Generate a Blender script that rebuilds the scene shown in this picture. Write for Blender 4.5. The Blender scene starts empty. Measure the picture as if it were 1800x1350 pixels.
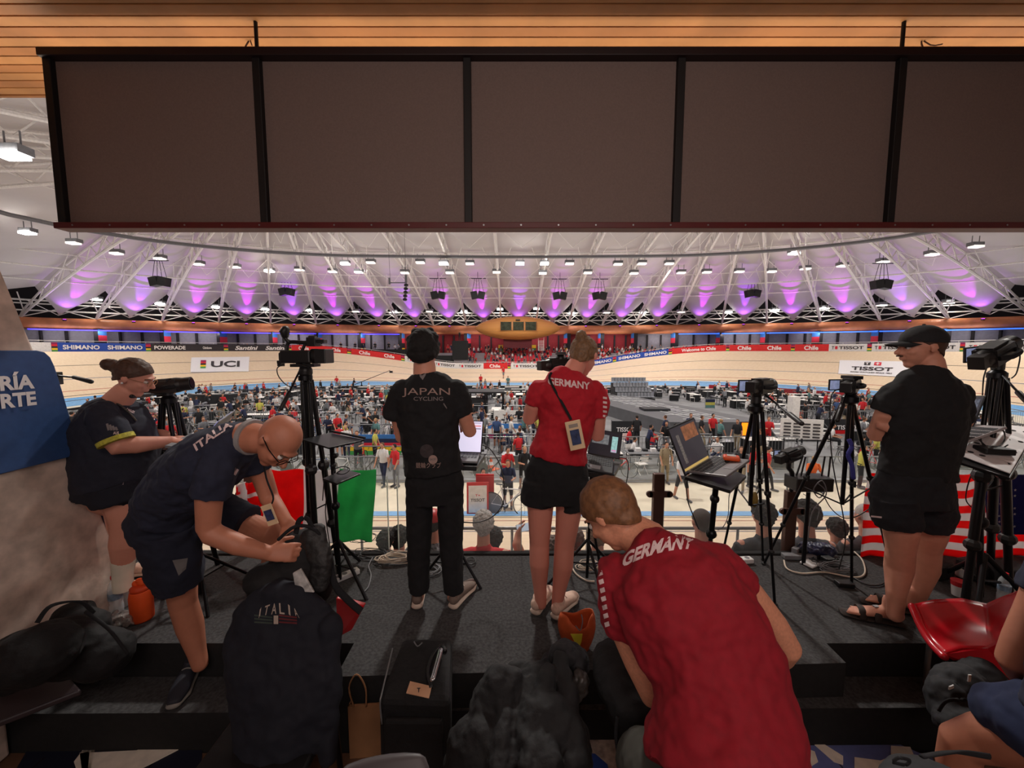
import bpy, bmesh, math, random
from mathutils import Vector, Matrix, noise
from mathutils.bvhtree import BVHTree
V = Vector
R = math.radians
sc = bpy.context.scene
COL = sc.collection
random.seed(7)

# ------------------------------------------------------------------ camera, world, exposure
PITCH = R(5.04); FOC = 680.0
CAM = V((0, 0, 1.62))
cd = bpy.data.cameras.new('camera'); cam = bpy.data.objects.new('camera', cd); COL.objects.link(cam)
cam.location = CAM; cam.rotation_euler = (R(90) - PITCH, 0, 0)
cd.sensor_width = 36; cd.lens = 36 * FOC / 1800; cd.clip_start = .05; cd.clip_end = 400
sc.camera = cam
sc.view_settings.view_transform = 'Standard'; sc.view_settings.look = 'None'
sc.view_settings.gamma = 1; sc.view_settings.use_curve_mapping = False
sc.view_settings.exposure = 0.32
wo = bpy.data.worlds.new('World'); sc.world = wo; wo.use_nodes = True
wb = wo.node_tree.nodes['Background']; wb.inputs[0].default_value = (.75, .68, .66, 1); wb.inputs[1].default_value = .2
SP, CP = math.sin(PITCH), math.cos(PITCH)

def ray(px, py):
    a = (px - 900) / FOC; k = (py - 675) / FOC
    return V((a, CP - k * SP, -SP - k * CP))
def at(px, py, Y):
    d = ray(px, py); return CAM + d * (Y / d.y)
def gz(px, py, z):
    d = ray(px, py); return CAM + d * ((z - CAM.z) / d.z)
def proj(p):
    q = V(p) - CAM; dep = q.y * CP - q.z * SP
    return 900 + FOC * q.x / dep, 675 - FOC * (q.y * SP + q.z * CP) / dep

def lamp(kind, loc, power, color=(1, 1, 1), size=.3, target=None, spot=None, blend=.5, parent=None, sizey=None):
    ld = bpy.data.lights.new('lamp_light', kind); ld.energy = power; ld.color = color
    if kind == 'AREA':
        ld.size = size
        if sizey: ld.shape = 'RECTANGLE'; ld.size_y = sizey
    else: ld.shadow_soft_size = size
    if kind == 'SPOT': ld.spot_size = R(spot); ld.spot_blend = blend
    o = bpy.data.objects.new('lamp_light', ld); COL.objects.link(o); o.location = loc
    if target is not None: o.rotation_euler = (V(target) - V(loc)).to_track_quat('-Z', 'Y').to_euler()
    return o

# large lamps: arena floods that wash the boards, unseen fill lights added under the roof, a dim concourse lamp behind the camera
for x in (-45, -22, 0, 22, 45):
    for y in (14, 36, 58):
        if abs(x) == 45 and y != 36: continue
        lamp('SPOT', (x, y, 13.2), 5200, (1, .95, .88), .5, (x, y, -4), 150, .6)
for x in (-52, -18, 18, 52):
    for y in (18, 52):
        lamp('AREA', (x, y, 4.2), 820, (1, .93, .90), 26, (x, y, 16), sizey=18)  # added upward fill that brightens the membrane, no fixture stands here
for x in range(-66, 67, 12):   # strip lamps added under the timber tube to brighten the concourse wall
    if abs(x) > 4: yy = 36 + 43 * .93 * math.sqrt(1 - (x / 80) ** 2); lamp('AREA', (x, yy, 4.4), 90, (1, .93, .95), 8, (x * 1.05, yy + 4, 1.6), sizey=.3)
l_ = lamp('AREA', (0.4, -1.3, 3.6), 52, (1, .84, .76), 1.8, (0.3, 2.9, .9)); l_.data.spread = R(125)
lamp('AREA', (0, -1.2, 1.9), 21, (1, .84, .78), 3.0, (0, 2.7, 2.9), sizey=1)  # extra fill lamp, added to brighten the hanging screens
lamp('AREA', (0.3, 3.0, 3.1), 27, (1, .84, .68), 9, (0.3, 2.9, 4), sizey=.12)  # added wash lamp, hidden behind the screens, brightens the ceiling slats

# ------------------------------------------------------------------ materials
MATS = {}
def mat(name, col, rough=.6, metal=0., emit=0., var=.12, scale=8., bump=0., alpha=1., trans=0., spec=.5, emcol=None):
    if name in MATS: return MATS[name]
    m = bpy.data.materials.new(name); m.use_nodes = True; nt = m.node_tree; b = nt.nodes['Principled BSDF']
    c = (*col[:3], 1)
    b.inputs['Roughness'].default_value = rough; b.inputs['Metallic'].default_value = metal
    b.inputs['Specular IOR Level'].default_value = spec
    if trans: b.inputs['Transmission Weight'].default_value = trans; b.inputs['IOR'].default_value = 1.1
    if alpha < 1: b.inputs['Alpha'].default_value = alpha
    if emit: b.inputs['Emission Color'].default_value = (*(emcol or col)[:3], 1); b.inputs['Emission Strength'].default_value = emit
    tc = nt.nodes.new('ShaderNodeTexCoord'); nz = nt.nodes.new('ShaderNodeTexNoise'); nz.inputs['Scale'].default_value = scale; nz.inputs['Detail'].default_value = 3
    nt.links.new(tc.outputs['Object'], nz.inputs['Vector'])
    mx = nt.nodes.new('ShaderNodeMix'); mx.data_type = 'RGBA'; mx.blend_type = 'MULTIPLY'
    mr = nt.nodes.new('ShaderNodeMapRange'); mr.inputs['To Min'].default_value = 1 - var; mr.inputs['To Max'].default_value = 1 + var * .6
    mr.inputs['From Min'].default_value = .3; mr.inputs['From Max'].default_value = .7
    nt.links.new(nz.outputs['Fac'], mr.inputs['Value'])
    mx.inputs['Factor'].default_value = 1; mx.inputs['A'].default_value = c; nt.links.new(mr.outputs['Result'], mx.inputs['B'])
    nt.links.new(mx.outputs['Result'], b.inputs['Base Color'])
    if bump:
        bp = nt.nodes.new('ShaderNodeBump'); bp.inputs['Strength'].default_value = bump; bp.inputs['Distance'].default_value = .01
        nt.links.new(nz.outputs['Fac'], bp.inputs['Height']); nt.links.new(bp.outputs['Normal'], b.inputs['Normal'])
    MATS[name] = m; return m
def s(r, g, b):  # sRGB 0..255 to linear
    return tuple(((x / 255) / 12.92 if x < 10 else ((x / 255 + .055) / 1.055) ** 2.4) for x in (r, g, b))
BLACK = mat('black_cloth', s(22, 22, 26), .9, var=.2)
DARK = mat('dark_plastic', s(24, 24, 26), .45)
METAL = mat('black_metal', s(30, 30, 33), .35, .6)
STEEL = mat('galvanised_steel', s(150, 152, 155), .4, .7)
WHITE = mat('white_plastic', s(225, 225, 225), .5)
WHITEP = mat('white_paint', s(235, 230, 226), .5)
GREY = mat('grey_plastic', s(120, 120, 124), .6)
RED = mat('red_plastic', s(200, 22, 30), .4)
REDC = mat('red_cloth', s(196, 14, 28), .85, var=.15, scale=30)
NAVY = mat('navy_cloth', s(26, 31, 50), .9, var=.2)
BLUE = mat('blue_paint', s(40, 75, 160), .6)
YELLOW = mat('yellow_paint', s(230, 190, 30), .6)
GREEN = mat('green_paint', s(40, 140, 70), .6)
ORANGE = mat('orange_plastic', s(225, 85, 30), .5)

# ------------------------------------------------------------------ mesh builder
def frame(t, side):
    t = t.normalized(); sd = side - t * side.dot(t)
    if sd.length < 1e-4: sd = t.orthogonal()
    sd.normalize(); return sd, t.cross(sd)
class MB:
    def __init__(s_): s_.v = []; s_.f = []; s_.m = []; s_.c = 0
    def add(s_, vs, fs):
        o = len(s_.v); s_.v += [tuple(x) for x in vs]; s_.f += [tuple(i + o for i in f) for f in fs]; s_.m += [s_.c] * len(fs); return s_
    def mi(s_, i): s_.c = i; return s_
    def box(s_, c, d, rot=None):
        c = V(c); vs = []
        for x in (-.5, .5):
            for y in (-.5, .5):
                for z in (-.5, .5):
                    p = V((x * d[0], y * d[1], z * d[2])); vs.append(c + (rot @ p if rot else p))
        return s_.add(vs, [(0, 1, 3, 2), (4, 6, 7, 5), (0, 4, 5, 1), (2, 3, 7, 6), (0, 2, 6, 4), (1, 5, 7, 3)])
    def loft(s_, pts, rad, side=V((1, 0, 0)), n=12, cap='round', closed=False):
        pts = [V(p) for p in pts]; rad = [(r, r) if not isinstance(r, (tuple, list)) else r for r in rad]
        rings = []
        for i, p in enumerate(pts):
            if closed: t = pts[(i + 1) % len(pts)] - pts[i - 1]
            else: t = pts[min(i + 1, len(pts) - 1)] - pts[max(i - 1, 0)]
            if t.length < 1e-6: t = V((0, 0, 1))
            a, b = frame(t, side if not callable(side) else side(i)); rings.append((p, a, b, rad[i], t.normalized()))
        if cap in ('round', 'start') and not closed:
            def caps(r, sg):
                p, a, b, q, t = r; m = min(q) * .9; out = []
                for k in (.5, .85, .98):
                    out.append((p + t * sg * m * k, a, b, (q[0] * math.sqrt(1 - k * k), q[1] * math.sqrt(1 - k * k)), t))
                return out
            rings = list(reversed(caps(rings[0], -1))) + rings + (caps(rings[-1], 1) if cap == 'round' else [])
        vs = []; fs = []
        for p, a, b, q, t in rings:
            for j in range(n):
                g = 2 * math.pi * j / n; vs.append(p + a * math.cos(g) * q[0] + b * math.sin(g) * q[1])
        L = len(rings)
        for i in range(L if closed else L - 1):
            for j in range(n):
                k = (i + 1) % L; fs.append((i * n + j, i * n + (j + 1) % n, k * n + (j + 1) % n, k * n + j))
        if not closed: fs.append(tuple(reversed(range(n)))); fs.append(tuple((L - 1) * n + j for j in range(n)))
        return s_.add(vs, fs)
    def cyl(s_, a, b, r, r2=None, n=12): return s_.loft([a, b], [r, r if r2 is None else r2], n=n, cap='flat', side=V((.3, .9, .1)))
    def tube(s_, pts, r, n=6, res=6, closed=False):
        return s_.loft(spline(pts, res) if res > 1 and len(pts) > 2 else pts, [r] * (max((len(pts) - 1) * res + 1, 2) if res > 1 and len(pts) > 2 else len(pts)), n=n, cap='flat', side=V((.2, .3, .93)))
    def ell(s_, c, r, rot=None, n=14, m=9):
        c = V(c); vs = []; fs = []
        for i in range(m + 1):
            ph = math.pi * i / m
            for j in range(n):
                g = 2 * math.pi * j / n; p = V((math.sin(ph) * math.cos(g) * r[0], math.sin(ph) * math.sin(g) * r[1], math.cos(ph) * r[2]))
                vs.append(c + (rot @ p if rot else p))
        for i in range(m):
            for j in range(n): fs.append((i * n + j, (i + 1) * n + j, (i + 1) * n + (j + 1) % n, i * n + (j + 1) % n))
        return s_.add(vs, fs)
    def lathe(s_, prof, c=(0, 0, 0), rot=None, n=16):
        vs = []; fs = []; c = V(c); L = len(prof)
        for r, z in prof:
            for j in range(n):
                g = 2 * math.pi * j / n; p = V((r * math.cos(g), r * math.sin(g), z)); vs.append(c + (rot @ p if rot else p))
        for i in range(L - 1):
            for j in range(n): fs.append((i * n + j, i * n + (j + 1) % n, (i + 1) * n + (j + 1) % n, (i + 1) * n + j))
        fs.append(tuple(reversed(range(n)))); fs.append(tuple((L - 1) * n + j for j in range(n)))
        return s_.add(vs, fs)
    def prism(s_, pts, d):
        pts = [V(p) for p in pts]; d = V(d); n = len(pts)
        return s_.add(pts + [p + d for p in pts], [tuple(reversed(range(n))), tuple(range(n, 2 * n))] + [(i, (i + 1) % n, (i + 1) % n + n, i + n) for i in range(n)])
    def grid(s_, nu, nv, fn, thick=None):
        vs = [fn(i / nu, j / nv) for i in range(nu + 1) for j in range(nv + 1)]
        return s_.add(vs, [(i * (nv + 1) + j, (i + 1) * (nv + 1) + j, (i + 1) * (nv + 1) + j + 1, i * (nv + 1) + j + 1) for i in range(nu) for j in range(nv)])
    def mesh(s_, name):
        me = bpy.data.meshes.new(name); me.from_pydata(s_.v, [], s_.f); me.polygons.foreach_set('material_index', s_.m); me.update(); return me
    def build(s_, name, m, parent=None, smooth=False, bevel=0, solid=0, fix=True):
        me = s_.mesh(name)
        for x in (m if isinstance(m, (list, tuple)) else [m]): me.materials.append(x)
        if fix:
            bm = bmesh.new(); bm.from_mesh(me); bmesh.ops.recalc_face_normals(bm, faces=bm.faces); bm.to_mesh(me); bm.free()
        if smooth:
            me.polygons.foreach_set('use_smooth', [True] * len(me.polygons))
            if smooth != 'all':
                try: me.set_sharp_from_angle(angle=R(40))
                except Exception: pass
        o = bpy.data.objects.new(name, me); COL.objects.link(o)
        if parent: setp(o, parent)
        if solid: md = o.modifiers.new('solid', 'SOLIDIFY'); md.thickness = solid; md.offset = 0
        if bevel: md = o.modifiers.new('bevel', 'BEVEL'); md.width = bevel; md.segments = 2; md.limit_method = 'ANGLE'
        return o
def setp(o, parent):
    o.parent = parent; o.matrix_parent_inverse = Matrix.Translation(parent.location).inverted() if parent.get('_e') else Matrix()
def spline(pts, res=6):
    pts = [V(p) for p in pts]; out = []
    for i in range(len(pts) - 1):
        a = pts[max(i - 1, 0)]; b = pts[i]; c = pts[i + 1]; d = pts[min(i + 2, len(pts) - 1)]
        for k in range(res):
            t = k / res
            out.append(.5 * ((2 * b) + (c - a) * t + (2 * a - 5 * b + 4 * c - d) * t * t + (3 * b - a - 3 * c + d) * t ** 3))
    return out + [pts[-1]]
def tag(o, label, cat, group=None, kind=None):
    if label: o['label'] = label
    if cat: o['category'] = cat
    if group: o['group'] = group
    if kind: o['kind'] = kind
    return o
def thing(name, label, cat, loc=(0, 0, 0), group=None):
    """Empty at the thing's base; parts are modelled in world coordinates and parented to it."""
    o = bpy.data.objects.new(name, None); COL.objects.link(o); o.location = loc; o.empty_display_size = .1; o['_e'] = 1
    return tag(o, label, cat, group)
def local(name, label, cat, group=None):
    """Empty at the origin with parts in local coordinates, for things that are copied about."""
    return tag_(bpy.data.objects.new(name, None), label, cat, group)
def tag_(o, label, cat, group):
    COL.objects.link(o); o.empty_display_size = .1; return tag(o, label, cat, group)
def dup(o, parent=None, kids=None):
    c = o.copy(); COL.objects.link(c)
    if parent: c.parent = parent
    for ch in (kids if kids is not None else [k for k in o.children]): dup(ch, c)
    return c
def struct(o): o['kind'] = 'structure'; return o
def rotz(a): return Matrix.Rotation(a, 3, 'Z')
def basis(x, y, z=None):
    x = V(x).normalized(); y = V(y); y = (y - x * y.dot(x)).normalized(); z = x.cross(y)
    return Matrix((x, y, z)).transposed()

# lettering: a flat mesh of text, mapped through fn(x, y) -> point
_tc = {}
def textmesh(txt, bold=.0, sub=0, shear=0, space=1.):
    key = (txt, bold, sub, shear, space)
    if key in _tc: return _tc[key]
    cu = bpy.data.curves.new('t', 'FONT'); cu.body = txt; cu.size = 1; cu.offset = bold; cu.align_x = 'CENTER'; cu.align_y = 'CENTER'; cu.resolution_u = 3
    cu.shear = shear; cu.space_character = space
    o = bpy.data.objects.new('t', cu); COL.objects.link(o)
    dg = bpy.context.evaluated_depsgraph_get(); me = bpy.data.meshes.new_from_object(o.evaluated_get(dg))
    bpy.data.objects.remove(o)
    bm = bmesh.new(); bm.from_mesh(me)
    if sub:
        for _ in range(sub):
            es = [e for e in bm.edges if e.calc_length() > .09]
            if es: bmesh.ops.subdivide_edges(bm, edges=es, cuts=1)
            bmesh.ops.triangulate(bm, faces=bm.faces)
    bm.verts.ensure_lookup_table(); vs = [tuple(v.co) for v in bm.verts]; fs = [tuple(v.index for v in f.verts) for f in bm.faces]
    bm.free(); bpy.data.meshes.remove(me)
    xs = [v[0] for v in vs] or [0]; ys = [v[1] for v in vs] or [0]
    x0, x1, y0, y1 = min(xs), max(xs), min(ys), max(ys)
    vs = [((v[0] - (x0 + x1) / 2) / max(x1 - x0, 1e-6), (v[1] - (y0 + y1) / 2) / max(y1 - y0, 1e-6)) for v in vs]   # -.5 .. .5 both ways
    _tc[key] = (vs, fs, (x1 - x0) / max(y1 - y0, 1e-6)); return _tc[key]
def lettering(txt, fn, m, parent, name='lettering', bold=.02, sub=0, shear=0, space=1.):
    vs, fs, asp = textmesh(txt, bold, sub, shear, space)
    mb = MB(); mb.add([fn(*v) for v in vs], fs)
    return mb.build(name, m, parent, fix=False)
def flat(c, right, up, w, h, off=.002):
    c = V(c); right = V(right).normalized(); up = V(up).normalized(); n = right.cross(up)
    return lambda x, y: c + right * x * w + up * y * h + n * off
_clouds = {}
def vox(mb, name, m, parent=None, size=.006, sm=4, disp=0, dsize=.12, cut=None):
    me = mb.mesh('tmp'); o = bpy.data.objects.new('tmp', me); COL.objects.link(o)
    md = o.modifiers.new('r', 'REMESH'); md.mode = 'VOXEL'; md.voxel_size = size; md.use_smooth_shade = True
    if sm: md = o.modifiers.new('s', 'SMOOTH'); md.iterations = sm; md.factor = .5
    if disp:
        if dsize not in _clouds: t = bpy.data.textures.new('folds', 'CLOUDS'); t.noise_scale = dsize; t.noise_depth = 2; _clouds[dsize] = t
        md = o.modifiers.new('d', 'DISPLACE'); md.texture = _clouds[dsize]; md.strength = disp; md.mid_level = .5; md.texture_coords = 'GLOBAL'
    dg = bpy.context.evaluated_depsgraph_get(); nm = bpy.data.meshes.new_from_object(o.evaluated_get(dg)); bpy.data.objects.remove(o)
    if cut:
        bm = bmesh.new(); bm.from_mesh(nm)
        for co, no in cut:
            r = bmesh.ops.bisect_plane(bm, geom=list(bm.verts) + list(bm.edges) + list(bm.faces), plane_co=co, plane_no=no, clear_outer=True)
            es = [e for e in r['geom_cut'] if isinstance(e, bmesh.types.BMEdge)]
            try: bmesh.ops.holes_fill(bm, edges=es, sides=0)
            except Exception: pass
        bm.to_mesh(nm); bm.free()
    nm.name = name; nm.materials.clear(); nm.materials.append(m)
    nm.polygons.foreach_set('use_smooth', [True] * len(nm.polygons)); nm.polygons.foreach_set('material_index', [0] * len(nm.polygons))
    ob = bpy.data.objects.new(name, nm); COL.objects.link(ob)
    if parent: setp(ob, parent)
    return ob
# ------------------------------------------------------------------ the arena: track, fences, stands
Z0 = -3.78; YC = 35.85; HA = 19.0; RI = 23.3
def oval(u, off=0., yc=YC, r=RI, ha=HA):
    """Point on the track's inner line: u = metres from the middle of the far straight, + to the right; off = metres outward."""
    sg = 1 if u >= 0 else -1; a = abs(u)
    if a <= ha: p = V((a, yc + r, 0)); n = V((0, 1, 0)); sm = a
    elif a <= ha + math.pi * r:
        t = (a - ha) / r; n = V((math.sin(t), math.cos(t), 0)); p = V((ha, yc, 0)) + n * r; sm = min(a, 2 * ha + math.pi * r - a)
    else:
        b = a - ha - math.pi * r; n = V((0, -1, 0)); p = V((ha - b, yc - r, 0)); sm = ha - b
    k = min(max((sm - 8) / 24, 0), 1); k = k * k * (3 - 2 * k)
    p = p + n * off
    return V((p.x * sg, p.y, 0)), V((n.x * sg, n.y, 0)), R(16 + 26 * k)
UMAX = 2 * HA + math.pi * RI
def bank(u, t, up=0.):
    """Point on the banked boards, t metres up the slope."""
    p, n, b = oval(u, 0)
    return p + n * t * math.cos(b) + V((0, 0, Z0 + t * math.sin(b) + up))
WT = 7.8
NU = 180
def strip(name, m, f0, f1, nv=1, u0=-UMAX, u1=UMAX, thick=0, nu=NU, smooth=True, **k):
    mb = MB(); mb.grid(nu, nv, lambda a, b: f0(u0 + (u1 - u0) * a).lerp(f1(u0 + (u1 - u0) * a), b))
    return mb.build(name, m, None, smooth='all' if smooth else False, **k)
def wood_mat():
    m = bpy.data.materials.new('track_pine'); m.use_nodes = True; nt = m.node_tree; b = nt.nodes['Principled BSDF']
    b.inputs['Roughness'].default_value = .38; b.inputs['Specular IOR Level'].default_value = .35
    tc = nt.nodes.new('ShaderNodeTexCoord'); mp = nt.nodes.new('ShaderNodeMapping'); mp.inputs['Scale'].default_value = (1.2, 5, 5)
    nz = nt.nodes.new('ShaderNodeTexNoise'); nz.inputs['Scale'].default_value = 1.2; nz.inputs['Detail'].default_value = 6
    cr = nt.nodes.new('ShaderNodeValToRGB'); cr.color_ramp.elements[0].color = (*s(224, 200, 170), 1); cr.color_ramp.elements[1].color = (*s(232, 210, 182), 1)
    cr.color_ramp.elements[0].position = .3; cr.color_ramp.elements[1].position = .7
    nt.links.new(tc.outputs['Object'], mp.inputs[0]); nt.links.new(mp.outputs[0], nz.inputs['Vector']); nt.links.new(nz.outputs['Fac'], cr.inputs[0]); nt.links.new(cr.outputs[0], b.inputs['Base Color'])
    return m
PINE = wood_mat()
mb = MB(); mb.grid(NU, 8, lambda a, b: bank((2 * a - 1) * UMAX, b * WT)); o = mb.build('floor_track', PINE, smooth='all'); struct(o)
zs = lambda off: (lambda u: oval(u, off)[0] + V((0, 0, Z0)))
struct(strip('floor_track_blue_band', mat('light_blue_paint', s(112, 170, 222), .4), lambda u: bank(u, 0, .012), lambda u: bank(u, 1.07, .012)))
# painted riding lines, 5 cm wide, lying on the boards
for t, m in ((1.3, mat('line_black', s(40, 38, 38), .5)), (1.95, mat('line_red', s(176, 60, 50), .5)), (3.6, mat('line_blue', s(70, 90, 130), .5)), (5.6, MATS['line_black'])):
    struct(strip('floor_track_line', m, lambda u: bank(u, t, .006), lambda u: bank(u, t + .06, .006)))
# infield oval: nearer centre and smaller radius than the track, so that the apron is wider on the far side
def infl(u, off=0., z=Z0): 
    a = abs(u) / UMAX; return oval(u * (2 * HA + math.pi * 18.6) / UMAX, off, 34., 18.6)[0] + V((0, 0, z))
struct(strip('floor_apron', mat('apron_cream', s(226, 214, 190), .5, scale=1.5), lambda u: infl(u), lambda u: oval(u, 0)[0] + V((0, 0, Z0))))
mb = MB(); pts = [infl(-UMAX + 2 * UMAX * i / NU, .0, Z0 + .004) for i in range(NU)]; mb.add(pts, [tuple(range(NU))])
struct(mb.build('floor_infield', mat('infield_grey', s(122, 122, 124), .75, var=.25, scale=.8)))
mb = MB(); mb.box((0, 40, Z0 - .3), (260, 200, .4)); struct(mb.build('floor_base', mat('concrete_dark', s(90, 88, 88), .9, scale=.5)))

# glass fence round the infield: one thing with panels, rail and posts
GLASS = mat('fence_glass', (.86, .96, .92), .04, trans=0, alpha=.15, var=0, spec=.6)
def fence_u(px, lo=True): pass
UI = []
for i in range(1401):
    u = -UMAX + 2 * UMAX * i / 1400; UI.append(u)
fen = thing('glass_fence', 'clear glass barrier with a thin steel rail round the infield', 'fence', infl(0))
near = [u for u in UI if infl(u).y < 34]
mb = MB(); mb.grid(NU, 1, lambda a, b: infl(-UMAX + 2 * UMAX * a, .0, Z0 + b * 1.07)); mb.build('glass_panel', GLASS, fen)
mb = MB(); mb.tube([infl(-UMAX + 2 * UMAX * i / NU, 0, Z0 + 1.08) for i in range(NU)], .025, 6, 1, closed=True)
mb.tube([infl(-UMAX + 2 * UMAX * i / NU, 0.02, Z0 + .12) for i in range(NU)], .05, 4, 1, closed=True); mb.build('rail', STEEL, fen)
LG = [(-14 + i * 2.0) for i in range(15)]
for i, x in enumerate(LG):
    mb = MB(); mb.box((x, 15.38, Z0 + .53), (.05, .05, 1.06)); mb.build('post', STEEL, fen)
# low dark board along the far and side edges of the infield, with red stretch at right
def edge_board(name, label, px0, px1, m, h):
    us = [u for u in UI if infl(u).y > 24 and px0 <= proj(infl(u, -.3))[0] <= px1]
    a, b = min(us), max(us); mb = MB()
    n = max(2, int((b - a) / 1.2)); mb.grid(n, 1, lambda i, j: infl(a + (b - a) * i, -.35, Z0 + .01 + j * h))
    return tag(mb.build(name, m, solid=.06), label, 'barrier')
edge_board('kick_board', 'low black board along the far edge of the infield', 330, 1240, mat('board_black', s(28, 28, 30), .6), .55)
edge_board('kick_board', 'low red board curving round the right end of the infield', 1245, 1560, mat('board_red', s(170, 28, 40), .6), .8)
edge_board('kick_board', 'low black board round the left end of the infield', 60, 325, MATS['board_black'], .5)

# far straight stand and the deck behind the hoardings
EA, EB, EY = 84., 43., 36.
def ring(th, k=1.): return V((EA * k * math.sin(th), EY + EB * k * math.cos(th), 0))   # th = 0 far middle, + right
def ring_px(px, k=1.):
    """Angle on the ring where the column through picture column px meets it."""
    a = (px - 900) / FOC * 1.0; lo, hi = -2.2, 2.2
    f = lambda t: ring(t, k).x - a * (ring(t, k).y * CP + .2)
    best = min((i * .002 - 2.0 for i in range(2001) if ring(i * .002 - 2.0, k).y > 3), key=lambda t: abs(proj(ring(t, k) + V((0, 0, 7)))[0] - px)); return best
CONC = mat('concourse_concrete', s(128, 124, 124), .85, scale=1.)
deckz = 1.0
def trk_out(u, z, off=.1): 
    p, n, b = oval(u, 0); q = p + n * (WT * math.cos(b) + off); return V((q.x, q.y, z))
mb = MB()
def deck(a, b):
    u = -85 + 170 * a; p = trk_out(u, 0, .25); sm = abs(u); k = min(max((sm - 8) / 24, 0), 1); k = k * k * (3 - 2 * k)
    th = math.atan2(p.x / EA, (p.y - EY) / EB); q = ring(th, .985)
    zi = bank(u, WT).z + .0
    if b < .5: return V((p.x, p.y, zi)).lerp(V((p.x, p.y, max(zi, min(deckz, zi + .35)))), b * 2) if 0 else V((p.x, p.y, zi)).lerp(p.lerp(q, .75) + V((0, 0, deckz)), b * 2)
    return (p.lerp(q, .75) + V((0, 0, deckz))).lerp(q + V((0, 0, deckz)), b * 2 - 1)
mb.grid(140, 2, deck); struct(mb.build('floor_stand_deck', CONC, smooth='all'))
# outer wall of the concourse, bay by bay, and the columns with banners
BASES = [20, 157, 276, 378, 470, 551, 629, 702, 760, 820, 881, 943, 1000, 1060, 1119, 1192, 1273, 1355, 1450, 1557, 1680, 1830]
TH = [ring_px(p, 1.) for p in BASES]
SHUT = mat('shutter_grey', s(142, 138, 146), .6, scale=3)
REDW = mat('wall_red', s(140, 22, 32), .7, scale=2)
DKW = mat('wall_dark', s(40, 36, 38), .9, scale=1)
nm = 0
for i in range(len(TH) - 1):
    a, b = TH[i], TH[i + 1]; mid = (BASES[i] + BASES[i + 1]) / 2; red = 690 < mid < 1160 and i != 14
    mb = MB(); mb.grid(4, 1, lambda p, q: ring(a + (b - a) * p, .992) + V((0, 0, deckz + q * 3.9)))
    struct(mb.build('wall_concourse', REDW if red else SHUT, solid=.1))
    for j in (1, 2):
        f = j / 3 + (.04 if i % 2 else -.05); p = ring(a + (b - a) * f, .985); mb = MB(); mb.box(p + V((0, 0, deckz + 1.75)), (.28, .28, 3.5)); struct(mb.build('trim_wall_mullion', DKW))
mb = MB(); mb.grid(120, 1, lambda p, q: ring(-1.75 + 3.5 * p, 1.04) + V((0, 0, 4.5 + q * 12))); struct(mb.build('wall_upper_dark', mat('upper_void', s(34, 29, 34), .95), solid=.1))
FLAGC = [mat('banner_blue', s(60, 120, 190), .7), mat('banner_red', s(215, 50, 70), .7), mat('banner_black', s(30, 26, 30), .7), mat('banner_yellow', s(240, 190, 40), .7), mat('banner_green', s(70, 150, 80), .7)]
for i, th in enumerate(TH):
    if not (100 < BASES[i] < 1750) or 830 < BASES[i] < 990: continue
    p = ring(th, .965); n = V((-p.x * .3, -1, 0)).normalized(); rt = V((1, 0, 0)) - n * n.x; rt.normalize()
    c = thing('banner_column', 'square column dressed in blue, red, black and yellow cloth, under the timber tube' , 'column', p + V((0, 0, deckz)), 'banner columns along the far concourse')
    mb = MB(); mb.box(p + V((0, 0, deckz + 1.9)), (1.1, .8, 3.8), basis(rt, n)); mb.build('column_shaft', DKW, c)
    for k in range(4):
        mb = MB(); mb.box(p + n * .43 + V((0, 0, deckz + 3.35 - k * .95)), (1.55 if i % 3 == 0 else 1.2, .95, .05), basis(rt, V((0, 0, 1)))); mb.build('banner', FLAGC[k], c)
for x in (879, 939):
    th = ring_px(x); p = ring(th, .95); mb = MB(); mb.box(p + V((0, 0, deckz + .8)), (.9, .12, 1.6)); c = mb.build('banner_stand', FLAGC[4]); tag(c, 'green and yellow banner stand %s the wooden pod' % ('left under' if x < 900 else 'right under'), 'banner')
    mb = MB(); mb.box(p + V((0, -.07, deckz + 1.25)), (.88, .05, .6)); mb.build('banner_top', FLAGC[3], c)
# timber tube round the hall
m = wood = mat('copper_timber', s(205, 128, 84), .45, var=.25, scale=.7)
tb = MB(); tb.loft([ring(-1.9 + 3.8 * i / 90, .97) + V((0, 0, 5.55)) for i in range(91)], [(.85, .78)] * 91, side=V((0, 0, 1)), n=18, cap='flat')
struct(tb.build('trim_timber_tube', m, smooth=True))
for a, b, cc in ((20, 700, s(70, 60, 230)), (1200, 1830, s(50, 100, 230))):
    t0, t1 = ring_px(a), ring_px(b); mb = MB(); mb.loft([ring(t0 + (t1 - t0) * i / 40, .955) + V((0, 0, 4.62)) for i in range(41)], [.09] * 41, side=V((0, 0, 1)), n=6, cap='flat')
    tag(mb.build('led_strip', mat('led_%d' % a, cc, .5, emit=1.6, var=0)), '%s light strip under the timber tube on the %s' % (('violet-blue', 'left') if a < 500 else ('blue', 'right')), 'light strip')
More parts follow.
